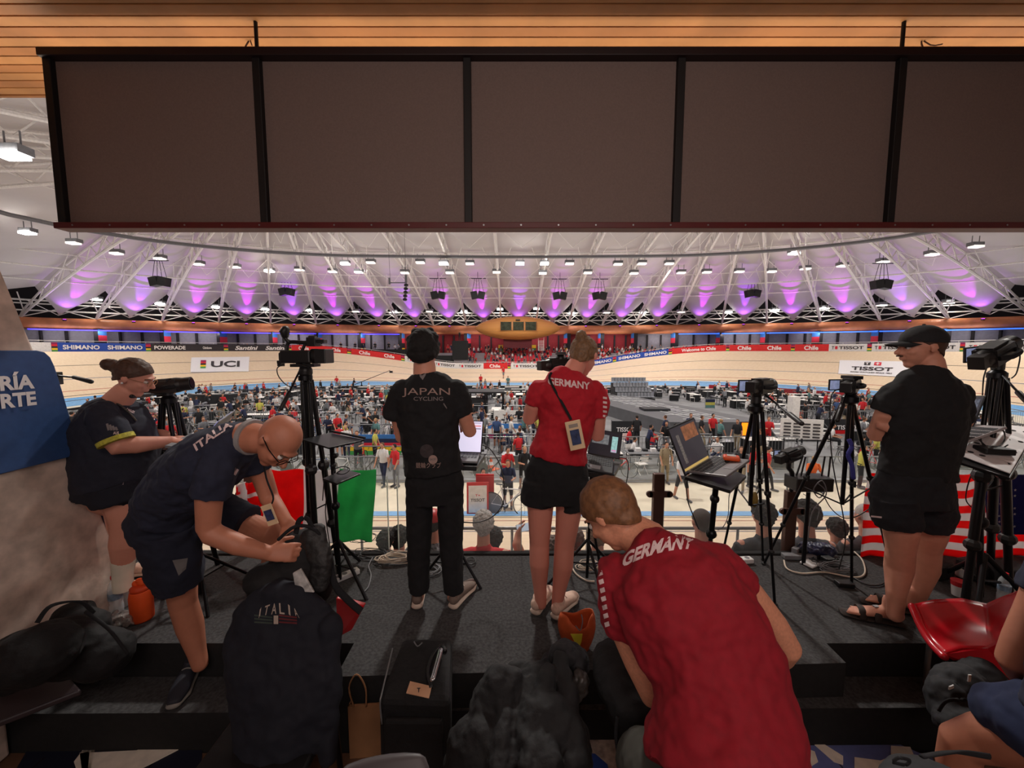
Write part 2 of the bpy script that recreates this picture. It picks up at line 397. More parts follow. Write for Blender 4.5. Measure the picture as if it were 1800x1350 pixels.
# wooden pod over the middle of the far stand
pc = at(910, 577, 71.5); pod = thing('commentary_pod', 'lemon shaped slatted wooden pod with three windows over the far stand', 'cabin', pc)
prof = []; 
mb = MB(); LX, LZ = 7.8, 2.15
for i in range(29):
    pass
N = 40; xs = [-math.cos(math.pi * i / N) for i in range(N + 1)]
mb.loft([pc + V((x * LX, 0, 0)) for x in xs], [(max(LZ * (1 - x * x) ** .62, .05), max(LZ * 1.05 * (1 - x * x) ** .62, .05)) for x in xs], side=V((0, 0, 1)), n=32, cap='flat')
def slatwood():
    m = bpy.data.materials.new('slatted_timber'); m.use_nodes = True; nt = m.node_tree; b = nt.nodes['Principled BSDF']; b.inputs['Roughness'].default_value = .5
    tc = nt.nodes.new('ShaderNodeTexCoord'); w = nt.nodes.new('ShaderNodeTexWave'); w.bands_direction = 'Z'; w.inputs['Scale'].default_value = 1.6; w.inputs['Distortion'].default_value = .3
    cr = nt.nodes.new('ShaderNodeValToRGB'); cr.color_ramp.elements[0].color = (*s(150, 92, 40), 1); cr.color_ramp.elements[1].color = (*s(222, 158, 88), 1); cr.color_ramp.elements[1].position = .35
    nt.links.new(tc.outputs['Object'], w.inputs['Vector']); nt.links.new(w.outputs['Fac'], cr.inputs[0]); nt.links.new(cr.outputs[0], b.inputs['Base Color']); return m
mb.build('hull', slatwood(), pod, smooth=True)
for k in range(3):
    x = -2.2 + k * 2.2 + .1; mb = MB(); mb.box(pc + V((x, -2.12, .25)), (1.85, .3, 1.5)); f = mb.build('window', mat('window_dark', s(62, 66, 52), .2, var=.5, scale=2), pod)
    for dx in (-.95, .95): mb = MB(); mb.box(pc + V((x + dx, -2.2, .25)), (.1, .3, 1.6)); mb.build('window_frame', mat('frame_wood', s(120, 76, 40), .5), pod)
mb = MB(); mb.box(pc + V((0, -2.0, 1.35)), (.8, .3, .2)); mb.build('vent', DARK, pod)
mb = MB()
for k in range(9): mb.box(pc + V((4.3, 0, -2.3 - k * .22)), (1.0, .1, .06))
for dx in (-.5, .5): mb.box(pc + V((4.3 + dx, 0, -2.9)), (.07, .07, 2.4))
mb.build('ladder', WHITEP, pod)
mb = MB(); mb.box(pc + V((0, .3, -2.75)), (5.2, 1.2, 1.7)); mb.build('pedestal', mat('pedestal_maroon', s(90, 26, 34), .8), pod)

# hoardings on the rim of the track, by picture column
UF = [i * .25 for i in range(-330, 331)]
PXU = [(proj(trk_out(u, bank(u, WT).z + .5))[0], u) for u in UF if trk_out(u, 0).y > 20]
def u_at(px):
    for (a, ua), (b, ub) in zip(PXU, PXU[1:]):
        if a <= px <= b: return ua + (ub - ua) * (px - a) / max(b - a, 1e-6)
    return PXU[0][1] if px < PXU[0][0] else PXU[-1][1]
HB = {'b': mat('hoarding_blue', s(38, 78, 178), .5), 'k': mat('hoarding_dark', s(52, 46, 52), .5), 'r': mat('hoarding_red', s(222, 38, 42), .5), 'w': mat('hoarding_white', s(232, 230, 232), .5)}
LW = mat('letter_white', s(245, 240, 240), .5, var=0); LK = mat('letter_dark', s(60, 55, 58), .5, var=0); LR = mat('letter_red', s(215, 40, 60), .5, var=0)
RAINB = [s(150, 30, 90), s(215, 40, 60), s(40, 35, 40), s(245, 200, 40), s(70, 160, 80)]
RAIN = [mat('stripe_%d' % i, c, .5, var=0) for i, c in enumerate(RAINB)]
def hoard(p0, p1, kind, words, label, shear=0):
    u0, u1 = u_at(p0), u_at(p1)
    f = lambda x, y, off: (lambda u: trk_out(u, bank(u, WT).z - .02 + y * .98, .12 - off))(u0 + (u1 - u0) * x)
    n = max(2, int((u1 - u0) / .8)); mb = MB(); mb.grid(n, 1, lambda a, b: f(a, b, 0))
    if kind == 's':
        o = thing('striped_marker', label, 'hoarding', f(.5, 0, 0), 'rainbow striped ends between the hoardings')
        for k in range(5):
            mb = MB(); mb.grid(n, 1, lambda a, b: f(a, 1 - (k + 1 - b) / 5, 0)); mb.build('stripe', RAIN[k], o, solid=.05)
        return
    o = mb.build('advertising_hoarding', HB[kind], solid=.05); tag(o, label, 'hoarding')
    for w, x0, x1, h in words:
        lm = LW if kind in 'bkr' else LK
        if w == 'sq':
            mb = MB(); mb.grid(1, 1, lambda a, b: f(x0 + (x1 - x0) * a, .5 - h / 2 + h * b, .06)); mb.build('emblem', LR, o); continue
        lettering(w, lambda x, y: f((x0 + x1) / 2 + x * (x1 - x0), .5 + y * h, .05), lm, o, bold=.03, sub=0, shear=shear)
def tis(x0=.08, x1=.92): 
    d = x1 - x0; return [('T', x0, x0 + d * .08, .42), ('sq', x0 + d * .11, x0 + d * .19, .42), ('TISSOT', x0 + d * .23, x1, .42)]
hoard(40, 90, 'w', [], 'plain white hoarding at the far left end of the rim')
hoard(91, 101, 's', [], 'small striped panel of purple, red, black, yellow and green between hoardings')
hoard(101.5, 181, 'b', [('SHIMANO', .1, .92, .5)], 'blue hoarding with one white word, leftmost of the left pair')
hoard(181, 256, 'b', [('SHIMANO', .1, .92, .5)], 'blue hoarding with one white word, second of the left pair')
hoard(256.5, 265, 's', [], 'small striped panel of purple, red, black, yellow and green between hoardings')
hoard(265.5, 331, 'k', [('POWERADE', .08, .92, .5)], 'dark hoarding with bold white capitals left of the striped panel')
hoard(331, 393, 'k', [('Chimkowe', .4, .65, .35)], 'dark hoarding with one small pale word in the middle')
hoard(393.5, 401, 's', [], 'small striped panel of purple, red, black, yellow and green between hoardings')
hoard(401.5, 456, 'k', [('Santini', .2, .95, .6)], 'dark hoarding with white slanted word above the left end banner', .3)
hoard(456, 506, 'k', [('Santini', .2, .95, .6)], 'dark hoarding with white slanted word behind the large camera', .3)
hoard(506.5, 512, 's', [], 'small striped panel of purple, red, black, yellow and green between hoardings')
hoard(512.5, 610, 'r', [('Chile', .12, .3, .6), ('Chile', .72, .88, .6)], 'red hoarding with Chile lettering beside the large camera')
hoard(610.5, 617, 's', [], 'small striped panel of purple, red, black, yellow and green between hoardings')
hoard(617.5, 705, 'r', [('Chile', .15, .37, .6), ('Chile', .65, .86, .6)], 'red hoarding with Chile written twice on the descending rim')
hoard(705.5, 711, 's', [], 'small striped panel of purple, red, black, yellow and green between hoardings')
hoard(711.5, 763, 'w', tis(), 'white hoarding with dark capitals left of the man in black')
hoard(763, 803, 'w', tis(), 'white hoarding with dark capitals right behind the head of the man in black')
hoard(803, 850, 'w', tis(), 'white hoarding with dark capitals just right of the man in black')
hoard(850, 892, 'r', [('Chile', .25, .7, .6)], 'short red hoarding with Chile in the middle of the far straight')
hoard(892.5, 897.5, 's', [], 'small striped panel of purple, red, black, yellow and green between hoardings')
hoard(898, 950, 'w', tis(), 'white hoarding with dark capitals left of the woman in red')
hoard(950, 1000, 'w', tis(), 'white hoarding with dark capitals behind the woman in red')
hoard(1000, 1030, 'w', [], 'plain white hoarding behind the head of the woman in red')
hoard(1030, 1077, 'b', [('SHIMANO', .15, .95, .5)], 'blue hoarding with one white word right of the woman in red')
hoard(1077.5, 1083, 's', [], 'small striped panel of purple, red, black, yellow and green between hoardings')
hoard(1083.5, 1128, 'b', [('SHIMANO', .1, .95, .5)], 'blue hoarding with one white word in the middle of the right pair')
hoard(1128, 1175, 'b', [('SHIMANO', .1, .93, .5)], 'blue hoarding with one white word next to the red welcome hoarding')
hoard(1175.5, 1181, 's', [], 'small striped panel of purple, red, black, yellow and green between hoardings')
hoard(1181.5, 1276, 'r', [('Welcome to Chile', .18, .82, .55)], 'red hoarding reading Welcome to Chile')
hoard(1276.5, 1282, 's', [], 'small striped panel of purple, red, black, yellow and green between hoardings')
hoard(1282.5, 1340, 'r', [('Chile', .25, .67, .62)], 'red hoarding with one Chile right of the welcome hoarding')
hoard(1340, 1390, 'r', [('Chile', .18, .68, .62)], 'red hoarding with one Chile above the camcorder tripod')
hoard(1390.5, 1397, 's', [], 'small striped panel of purple, red, black, yellow and green between hoardings')
hoard(1397.5, 1457, 'r', [('Chile', .28, .7, .62)], 'red hoarding with one Chile next to the white ones on the right')
hoard(1457, 1524, 'w', tis(), 'white hoarding with dark capitals right of the red ones')
hoard(1524.5, 1532, 's', [], 'small striped panel of purple, red, black, yellow and green between hoardings')
hoard(1532.5, 1606, 'w', tis(), 'white hoarding with dark capitals behind the face of the man in a cap')
hoard(1606, 1687, 'w', tis(), 'white hoarding with dark capitals right behind the neck of the man in a cap')
hoard(1687.5, 1696, 's', [], 'small striped panel of purple, red, black, yellow and green between hoardings')
hoard(1696.5, 1790, 'w', tis(), 'white hoarding with dark capitals behind the right camcorder')
hoard(1790, 1880, 'w', tis(), 'white hoarding with dark capitals at the right edge')
# top rail of the rim
mb = MB(); mb.tube([trk_out(-85 + 170 * i / 120, bank(-85 + 170 * i / 120, WT).z + 1.15, .25) for i in range(121)], .03, 5, 1)
for i in range(0, 121, 2): u = -85 + 170 * i / 120; p = trk_out(u, bank(u, WT).z, .25); mb.cyl(p, p + V((0, 0, 1.15)), .02, n=5)
tag(mb.build('rim_rail', WHITEP), 'thin white handrail running along the top of the hoardings', 'railing')

# two large printed panels lying on the banking
def bank_px(px, py):
    best = None
    for i in range(-340, 341):
        u = i * .25
        if oval(u)[0].y < 22: continue
        for j in range(0, 30):
            t = j * .25; q = proj(bank(u, t)); d = (q[0] - px) ** 2 + (q[1] - py) ** 2
            if best is None or d < best[0]: best = (d, u, t)
    return best[1:]
def bank_panel(px, label, words, lc):
    c = [bank_px(*p) for p in px]    # tl, tr, br, bl
    def f(x, y, up):
        a = (c[0][0] + (c[1][0] - c[0][0]) * x, c[0][1] + (c[1][1] - c[0][1]) * x); b = (c[3][0] + (c[2][0] - c[3][0]) * x, c[3][1] + (c[2][1] - c[3][1]) * x)
        u = a[0] + (b[0] - a[0]) * (1 - y); t = a[1] + (b[1] - a[1]) * (1 - y); p, n, bk = oval(u, 0); return bank(u, t) + (V((0, 0, math.cos(bk))) - n * math.sin(bk)) * up
    mb = MB(); mb.grid(8, 4, lambda a, b: f(a, b, .02)); mb.grid(8, 4, lambda a, b: f(a, b, .08)); o = mb.build('banking_banner', mat('banner_white', s(238, 236, 240), .5, var=.03)); tag(o, label, 'banner')
    for w, x, y, ww, h, m in words:
        if w == 'sq': mb = MB(); mb.grid(2, 2, lambda a, b: f(x + (a - .5) * ww, y + (b - .5) * h, .12)); mb.build('emblem', m, o); continue
        lettering(w, lambda a, b: f(x + a * ww, y + b * h, .13), m, o, bold=.03, sub=1)
bank_panel([(335, 629), (439, 628), (439, 653), (337, 655)], 'white banner on the left banking with a large grey three letter logo and small stripes',
           [('UCI', .58, .5, .5, .42, LK)] + [('sq', .2, .73 - k * .11, .09, .11, RAIN[k]) for k in range(5)], LK)
bank_panel([(1477, 634), (1600, 636), (1593, 664), (1473, 658)], 'white banner on the right banking with dark capitals, a grey and a red square',
           [('TISSOT', .5, .42, .6, .26, LK), ('sq', .42, .78, .09, .22, LK), ('sq', .57, .78, .1, .22, LR), ('+', .57, .78, .06, .16, LW), ('T', .42, .78, .06, .16, LW), ('SWISS WATCHES SINCE 1853', .5, .16, .62, .08, LK)], LK)

# ------------------------------------------------------------------ roof: trusses, membrane, rings, floodlights
EXTRA_L = [R(a) for a in (-100, -112, -124, -137, -150)]; EXTRA_R = [R(a) for a in (100, 112, 124)]
THS = EXTRA_L[::-1] + TH + EXTRA_R
ZB = 6.4
def roofz(t): return ZB + 10.2 * math.sin(min(t, 1) * math.pi / 2)
def focus(p): 
    return V((max(min(p.x * 1.0, 22), -22), EY, 0))
def tpt(th, t, up=0., k=.975): p = ring(th, k); return p.lerp(focus(p), t) + V((0, 0, roofz(t) + up))
for i, th in enumerate(THS):
    mb = MB(); n = 15; lo = [tpt(th, j / n * .94) for j in range(n + 1)]; hi = [tpt(th, min((j + .5) / n * .94, .97), .55 + 1.1 * min(j / 4, 1)) for j in range(n + 1)]
    mb.tube(lo, .16, 6, 1); mb.tube([tpt(th, 0)] + hi, .13, 6, 1)
    for j in range(n): mb.cyl(lo[j], hi[j], .075, n=5); mb.cyl(hi[j], lo[j + 1], .075, n=5)
    b = ring(th, .975); mb.cyl(b + V((0, 0, 5.6)), lo[0], .2, n=6)
    q = tpt(th, .10, 0); mb.cyl(b + V((0, 0, 6.2)), tpt(th, .1, -.0), .12, n=6)
    for sd in (-1, 1):
        mb.cyl(tpt(th, .03, .3), tpt(th + sd * .03, .10, 1.5), .07, n=5)
        mb.cyl(tpt(th, .22, 0), tpt(th + sd * .028, .36, 1.6), .05, n=5); mb.cyl(tpt(th, .42, 0), tpt(th + sd * .025, .55, 1.6), .05, n=5)
    struct(mb.build('ceiling_truss', WHITEP, smooth=True))
def rtube(name, t, up, r, m=None, pieces=None):
    mb = MB(); pts = []
    for a, b in zip(THS, THS[1:]):
        for k in range(3): th = a + (b - a) * k / 3; pts.append(tpt(th, t, up))
    mb.tube(pts, r * 1.35, 5, 1); return struct(mb.build(name, m or WHITEP, smooth=True))
for t, up, r in ((.0, 1.0, .09), (.0, 2.0, .08), (.045, 1.6, .1), (.2, 1.2, .07), (.34, 0, .08), (.36, 1.3, .05), (.52, 1.4, .08), (.66, 1.2, .05), (.74, 1.3, .08), (.9, 1.3, .1)): rtube('ceiling_ring_tube', t, up, r)
rtube('ceiling_cable_tray', .59, -.5, .16, GREY)
for i in range(len(TH) - 1):     # zigzag wind bracing between the truss feet
    mb = MB(); a, b = TH[i], TH[i + 1]; mid = (a + b) / 2
    for k, t in ((0, a), (1, b)): mb.cyl(tpt(t, 0, 0), tpt(mid, 0, 1.3), .07, n=5); mb.cyl(tpt(t, .05, 1.5), tpt(mid, 0, .4), .05, n=5)
    for t0 in (.45, .7): mb.cyl(tpt(a, t0, 1.3), tpt(mid, t0 - .09, .3), .04, n=5); mb.cyl(tpt(b, t0, 1.3), tpt(mid, t0 - .09, .3), .04, n=5)
    struct(mb.build('ceiling_brace', WHITEP))
MEM = mat('membrane_white', s(204, 197, 196), .75, var=.05, scale=.3)
for i in range(len(THS) - 1):
    a, b = THS[i], THS[i + 1]; mb = MB()
    def f(p, v):
        w = 4 * v * (1 - v); t0 = .11 * (abs(2 * v - 1) ** .8); t = t0 + (1 - t0) * p ** 1.25; th = a + (b - a) * v
        A = tpt(a, t); B = tpt(b, t); q = A.lerp(B, v); up = 2.2 - w * (1.5 * math.exp(-t * 5) + .35) + .18 * math.sin(t * 38) * w * (1 - t)
        return V((q.x, q.y, roofz(t) + up))
    mb.grid(34, 12, f); struct(mb.build('ceiling_membrane', MEM, smooth='all'))
mb = MB(); mb.box((0, EY, 18.9), (70, 60, .2)); struct(mb.build('ceiling_crown', MEM))

PURP = (.42, .03, 1.)
for i in range(len(THS) - 1):
    if THS[i] < -1.8 or THS[i + 1] > 1.8: continue
    th = (THS[i] + THS[i + 1]) / 2; p = tpt(th, .0, -.1, .965); tg = tpt(th, .35, 1.2); q = p + (tpt(th, .1) - p).normalized() * 1.3 - V((0, 0, .5))
    px = proj(p)[0]
    o = thing('uplight', 'small purple uplight at the foot of a roof bay', 'lamp', p, 'purple uplights round the roof edge')
    mb = MB(); mb.box(q - V((0, 0, .25)), (.35, .25, .2)); mb.cyl(p, q - V((0, 0, .3)), .04, n=5); mb.build('housing', DARK, o)
    mb = MB(); mb.box(q - V((0, 0, .13)), (.28, .2, .05)); mb.build('lens', mat('purple_lens', s(190, 60, 255), .4, emit=4, var=0), o)
    cl = (.7, .01, 1.) if i % 3 else (.4, .04, 1.)
    l = lamp('SPOT', q, 7000, cl, .06, tpt(th, .22, 1.3), 17, .6); setp(l, o); l = lamp('SPOT', q, 700, (.5, .12, 1.), .1, tpt(th, .1, 1.2), 75, 1.); setp(l, o)
def roof_hit(px, py, up=-.25):
    d = ray(px, py); best = None
    for k in range(200):
        Y = 78 - k * .3; p = CAM + d * (Y / d.y)
        th = math.atan2(p.x / EA, (p.y - EY) / EB); b = ring(th, .975); fo = focus(b); L = (b - fo).length; t = 1 - min((V((p.x, p.y, 0)) - fo).length / L, 1)
        if p.z <= roofz(t) + up: return p
    return CAM + d * (60 / d.y)
EM = mat('flood_glow', (1, .97, .9), .3, emit=30, var=0); ED = mat('flood_dim', (1, .96, .9), .3, emit=.7, var=0)
def flood(px, py, on, Y=None, sz=1.):
    p = at(px, py, Y) if Y else roof_hit(px, py)
    lab = 'bright lit floodlight' if on else 'dim floodlight'
    o = thing('floodlight', '%s hanging from the roof trusses' % lab, 'lamp', p, 'lit floodlights under the roof' if on else 'dim floodlights under the roof')
    mb = MB(); mb.box(p + V((0, 0, .28 * sz)), (1.25 * sz, .7 * sz, .4 * sz)); mb.cyl(p + V((-.4, 0, .4)), p + V((-.4, 0, 1.2)), .04, n=5); mb.cyl(p + V((.4, 0, .4)), p + V((.4, 0, 1.2)), .04, n=5); mb.build('housing', GREY, o)
    mb = MB(); mb.box(p + V((0, -.1 * sz, 0)), (1.1 * sz, .7 * sz, .22 * sz)); mb.build('lens', EM if on else ED, o)
for q in [(131, 428), (206, 446), (282, 455), (350, 465), (414, 470), (527, 475), (585, 478), (631, 479), (712, 480), (791, 480), (873, 479), (652, 462), (739, 462), (826, 464), (1001, 464), (1086, 465), (1128, 464), (1176, 464), (954, 481), (1033, 480), (1114, 481), (1197, 480), (1242, 479), (1299, 478), (1355, 478), (1415, 473), (1480, 468), (1551, 461), (1637, 448), (1714, 434), (626, 548), (755, 548), (1066, 550), (1197, 549), (1549, 537)]: flood(*q, False)
for q in [(50, 410), (474, 477), (607, 464), (780, 464), (914, 464), (957, 464), (1395, 446)]: flood(*q, True)
for q in [(171, 527), (282, 534), (381, 540), (467, 544), (546, 546), (693, 549), (780, 542), (816, 548), (879, 544), (943, 543), (1005, 551), (1101, 545), (1130, 550), (1279, 549), (1361, 546), (1448, 542), (1666, 532)]: flood(*q, True, Y=ring(ring_px(q[0]), .93).y)
flood(25, 275, True, Y=20)
for px, py in ((281, 495), (504, 513), (770, 519), (840, 519), (984, 520), (1054, 520), (1323, 516), (1549, 500)):
    p = at(px, py, 62 if 400 < px < 1400 else 50); o = thing('speaker_cluster', 'pair of dark loudspeakers hung on short cables below the roof', 'loudspeaker', p, 'loudspeaker pairs below the roof')
    mb = MB()
    for k in (-1, 1): mb.box(p + V((k * .55, 0, 0)), (1.0, .9, 1.1), Matrix.Rotation(R(12 * k), 3, 'Y'))
    mb.build('cabinet', DARK, o)
    mb = MB(); pr = p + V((0, 0, 3.6))
    for k in (-.9, -.3, .3, .9): mb.cyl(p + V((k, 0, .5)), p + V((k * .5, 0, 2.6)), .03, n=5)
    mb.cyl(p + V((-1.3, 0, 2.6)), p + V((1.3, 0, 2.6)), .06, n=5); mb.cyl(p + V((0, 0, 2.6)), pr, .03, n=5); mb.build('suspension', METAL, o)
# dark framework hung in the middle of the roof
p = at(700, 497, 50); o = thing('hanging_rig', 'thin dark rig hanging on wires left of the roof centre', 'rig', p)
mb = MB(); mb.box(p, (2.2, .15, .12)); mb.box(p + V((-1.1, 0, .2)), (.2, .2, .8)); mb.box(p + V((1.0, 0, .5)), (.25, .25, .9)); mb.build('bar', GREY, o)
mb = MB()
for k in range(5): mb.ell(p + V((1.0 - k * .05, 0, -.3 - k * .45)), (.3, .25, .22), n=8, m=5)
mb.build('speaker_array', DARK, o)
mb = MB(); mb.cyl(p + V((-1, 0, 0)), p + V((-1.2, 0, 8)), .02, n=4); mb.cyl(p + V((1, 0, 0)), p + V((.9, 0, 8)), .02, n=4); mb.build('cable', METAL, o)
# ------------------------------------------------------------------ small figures and furniture on the infield and in the stands
SK = [mat('skin_a', s(196, 140, 112), .6, var=.05), mat('skin_b', s(150, 98, 74), .6, var=.05)]
SC = {k: mat('shirt_' + k, s(*c), .85) for k, c in dict(black=(30, 30, 34), white=(225, 222, 222), red=(205, 36, 44), navy=(34, 42, 72), grey=(120, 122, 128), yellow=(196, 190, 90), blue=(60, 84, 130), khaki=(150, 134, 108), teal=(90, 130, 130), orange=(235, 110, 50), pink=(225, 90, 120)).items()}
HR = [mat('hair_dark', s(30, 24, 22), .8), mat('hair_brown', s(90, 60, 40), .8), mat('hair_fair', s(170, 135, 95), .8)]
SHO = mat('shoe_grey', s(90, 90, 94), .7)
def mini(pose, shirt, legs, hair=0, skin=0, bare=False):
    """One small figure in local coordinates, facing -Y, feet (or seat base) at z = 0."""
    mb = MB(); sit = pose == 'sit'; z0 = -.42 if sit else 0; X = V((1, 0, 0))
    hipz = .92 + z0; shz = 1.42 + z0; lean = -.12 if pose in ('lean', 'sit') else -.02
    for sx in (-1, 1):
        st = {'walk': sx * .22}.get(pose, 0)
        hip = V((sx * .09, 0, hipz)); kn = V((sx * .12, -.42, hipz - .02)) if sit else V((sx * .11, -st * .6 - .02, .5)); an = V((sx * .12, -.44, .08)) if sit else V((sx * .12, -st, .09))
        mb.mi(2).loft([hip, kn], [.085, .065], n=7); mb.mi(0 if bare else 2).loft([kn, an], [.058, .042], n=7); mb.mi(4).loft([an + V((0, .04, -.03)), an + V((0, -.17, -.05))], [.045, .04], n=6)
        sh = V((sx * .17, lean, shz - .03)); el = sh + V((sx * .07, -.06, -.27)); wr = el + {'lean': V((-sx * .08, -.24, .02)), 'walk': V((0, -.06 + sx * .1, -.24)), 'sit': V((-sx * .06, -.24, -.04)), 'phone': V((-sx * .1, -.16, .2))}.get(pose, V((-sx * .02, -.1, -.22)))
        mb.mi(1).loft([sh, sh.lerp(el, .75)], [.062, .055], n=7); mb.mi(0).loft([sh.lerp(el, .7), el, wr, wr + (wr - el).normalized() * .09], [.042, .038, .028, .03], n=6)
    mb.mi(2).loft([(0, 0, hipz - .07), (0, 0, hipz + .08)], [(.17, .11), (.165, .11)], side=X, n=10)
    mb.mi(1).loft([(0, 0, hipz + .02), (0, lean * .4, hipz + .2), (0, lean, shz - .1), (0, lean, shz)], [(.168, .115), (.155, .1), (.19, .12), (.13, .08)], side=X, n=10)
    mb.mi(0).loft([(0, lean, shz), (0, lean - .02, shz + .1)], [.055, .05], n=7)
    h = V((0, lean - .04, shz + .2)); mb.ell(h, (.075, .092, .11), n=10, m=7); mb.ell(h + V((0, -.095, -.01)), (.012, .018, .02), n=5, m=4)
    mb.mi(3).ell(h + V((0, .018, .028)), (.083, .092, .1), n=10, m=7)
    return mb, [SK[skin], SC[shirt], SC[legs], HR[hair], SHO]
def mini_mesh(*a, **k):
    mb, ms = mini(*a, **k); me = mb.mesh('person')
    for x in ms: me.materials.append(x)
    bm = bmesh.new(); bm.from_mesh(me); bmesh.ops.recalc_face_normals(bm, faces=bm.faces); bm.to_mesh(me); bm.free()
    me.polygons.foreach_set('use_smooth', [True] * len(me.polygons)); return me
STAND = [(p, c, l, h, k, b) for p, c, l, h, k, b in [('stand', 'black', 'black', 0, 0, 0), ('walk', 'black', 'khaki', 1, 0, 0), ('lean', 'white', 'black', 0, 1, 0), ('stand', 'navy', 'navy', 1, 0, 1), ('lean', 'black', 'grey', 0, 0, 1), ('stand', 'red', 'black', 0, 0, 1), ('walk', 'white', 'navy', 2, 0, 0), ('lean', 'grey', 'black', 1, 0, 0), ('stand', 'blue', 'black', 0, 1, 1), ('stand', 'yellow', 'black', 0, 0, 0), ('phone', 'black', 'black', 0, 0, 0), ('lean', 'red', 'red', 1, 0, 1), ('stand', 'teal', 'black', 2, 0, 1), ('lean', 'navy', 'black', 0, 0, 1)]]
SITS = [('sit', 'black', 'black', 0, 0, 0), ('sit', 'white', 'navy', 1, 0, 0), ('sit', 'red', 'black', 0, 0, 0), ('sit', 'grey', 'khaki', 0, 1, 0), ('sit', 'navy', 'navy', 1, 0, 1), ('sit', 'white', 'black', 0, 0, 0), ('sit', 'red', 'navy', 0, 1, 0)]
ME = {}
def getm(a):
    if a not in ME: ME[a] = mini_mesh(*a[:2], a[2], a[3], a[4], bool(a[5]))
    return ME[a]
PV = {'stand': 'standing', 'walk': 'walking', 'lean': 'bending forward', 'phone': 'hands raised', 'sit': 'sitting'}
def figure(a, loc, rz, where, group=None, sc_=1., label=None):
    o = bpy.data.objects.new('person', getm(a)); COL.objects.link(o); o.location = loc; o.rotation_euler = (0, 0, rz); o.scale = (sc_,) * 3
    lg = {'black': 'black', 'khaki': 'khaki', 'navy': 'navy', 'grey': 'grey', 'red': 'red'}[a[2]]
    return tag(o, label or 'person in %s top and %s %s %s %s' % (a[1], lg, 'shorts' if a[5] else 'trousers', PV[a[0]], where), 'person', group or ('people in %s tops %s %s' % (a[1], PV[a[0]].split()[0], where)))
def zone(x, y):
    px, py = proj((x, y, Z0)); 
    return ('on the left infield' if px < 560 else 'in mid infield' if px < 1180 else 'on the right infield') + (' by the fence' if y < 21 else ' far back' if y > 36 else '')
random.seed(11)
def inside(x, y, m=.8):
    r = 18.6 - m; dx = max(abs(x) - 19, 0); return dx * dx + (y - 34) ** 2 < r * r
# --- the big blocks of the middle: their footprints are kept clear of the scatter
KEEP = []
def keep(x0, x1, y0, y1): KEEP.append((x0, x1, y0, y1))
def free(x, y, r=.4): return inside(x, y) and not any(a - r < x < b + r and c - r < y < d + r for a, b, c, d in KEEP)
STG = mat('stage_grey', s(88, 88, 92), .7, scale=2); STGD = mat('stage_dark', s(34, 34, 38), .7)
# raised grey stage with pale floor grid
p0 = gz(1165, 722, Z0 + .9); p1 = gz(1345, 741, Z0 + .9)
a_, b_ = gz(1178, 742, Z0 + .9), gz(1330, 742, Z0 + .9)
stx0, stx1, sty0 = a_.x, b_.x, a_.y; sty1 = sty0 + 15
st = thing('stage', 'large raised grey stage with a pale square grid on its floor', 'stage', ((stx0 + stx1) / 2, sty0, Z0))
mb = MB(); mb.prism([(stx0, sty0, Z0), (stx1 + 1, sty0, Z0), (stx1 - 4, sty1, Z0), (stx0 - 4, sty1, Z0)], (0, 0, .9)); mb.build('platform', STG, st)
mb = MB()
for k in range(8): y = sty0 + 1 + k * 1.8; d = -(y - sty0) * 4 / 15; mb.box(((stx0 + stx1) / 2 + d * .95 + .5, y, Z0 + .915), (stx1 - stx0 - 2, .12, .02))
for k in range(5): x = stx0 + 2 + k * (stx1 - stx0 - 3) / 4; mb.loft([(x, sty0 + 1, Z0 + .915), (x - 3.6, sty1 - 1.4, Z0 + .915)], [(.06, .01)] * 2, side=V((1, 0, 0)), n=4, cap='flat')
mb.build('floor_grid', mat('tape_pale', s(190, 190, 192), .6), st)
mb = MB()
for k in range(4): mb.box((stx1 + 2.2 - k * .0, sty0 - .15 - k * .35, Z0 + .8 - k * .22), (3.4, .35, .06))
mb.build('step', mat('step_white', s(214, 212, 210), .6), st); keep(stx0 - 4, stx1 + 4, sty0 - 1.6, sty1 + 1)
mb = MB(); mb.prism([(stx1 + .4, sty0 - .1, Z0), (stx1 + .4, sty0 - 1.6, Z0), (stx1 + .4, sty0 - .1, Z0 + .95)], (.08, 0, 0)); mb.prism([(stx1 + 4, sty0 - .1, Z0), (stx1 + 4, sty0 - 1.6, Z0), (stx1 + 4, sty0 - .1, Z0 + .95)], (.08, 0, 0)); mb.build('step_side', STGD, st)
def block(name, px0, px1, py0, py1, depth, label, cat, m, parts=None):
    """Box whose front face spans the picture rectangle, standing on the infield."""
    a = gz(px0, py1, Z0); b = gz(px1, py1, Z0); top = at((px0 + px1) / 2, py0, a.y).z
    mb = MB(); mb.box(((a.x + b.x) / 2, a.y + depth / 2, (Z0 + top) / 2), (b.x - a.x, depth, top - Z0)); o = mb.build(name, m, bevel=.02); tag(o, label, cat); keep(a.x, b.x, a.y, a.y + depth)
    return o, a, b, top
o, a, b, t = block('screen_box', 1132, 1178, 719, 744, 1.2, 'black box screen left of the raised stage', 'screen', STGD)
o, a, b, t = block('grey_cabinet', 1180, 1201, 722, 744, 1.0, 'grey slatted cabinet against the raised stage', 'cabinet', mat('cab_grey', s(120, 120, 126), .6))
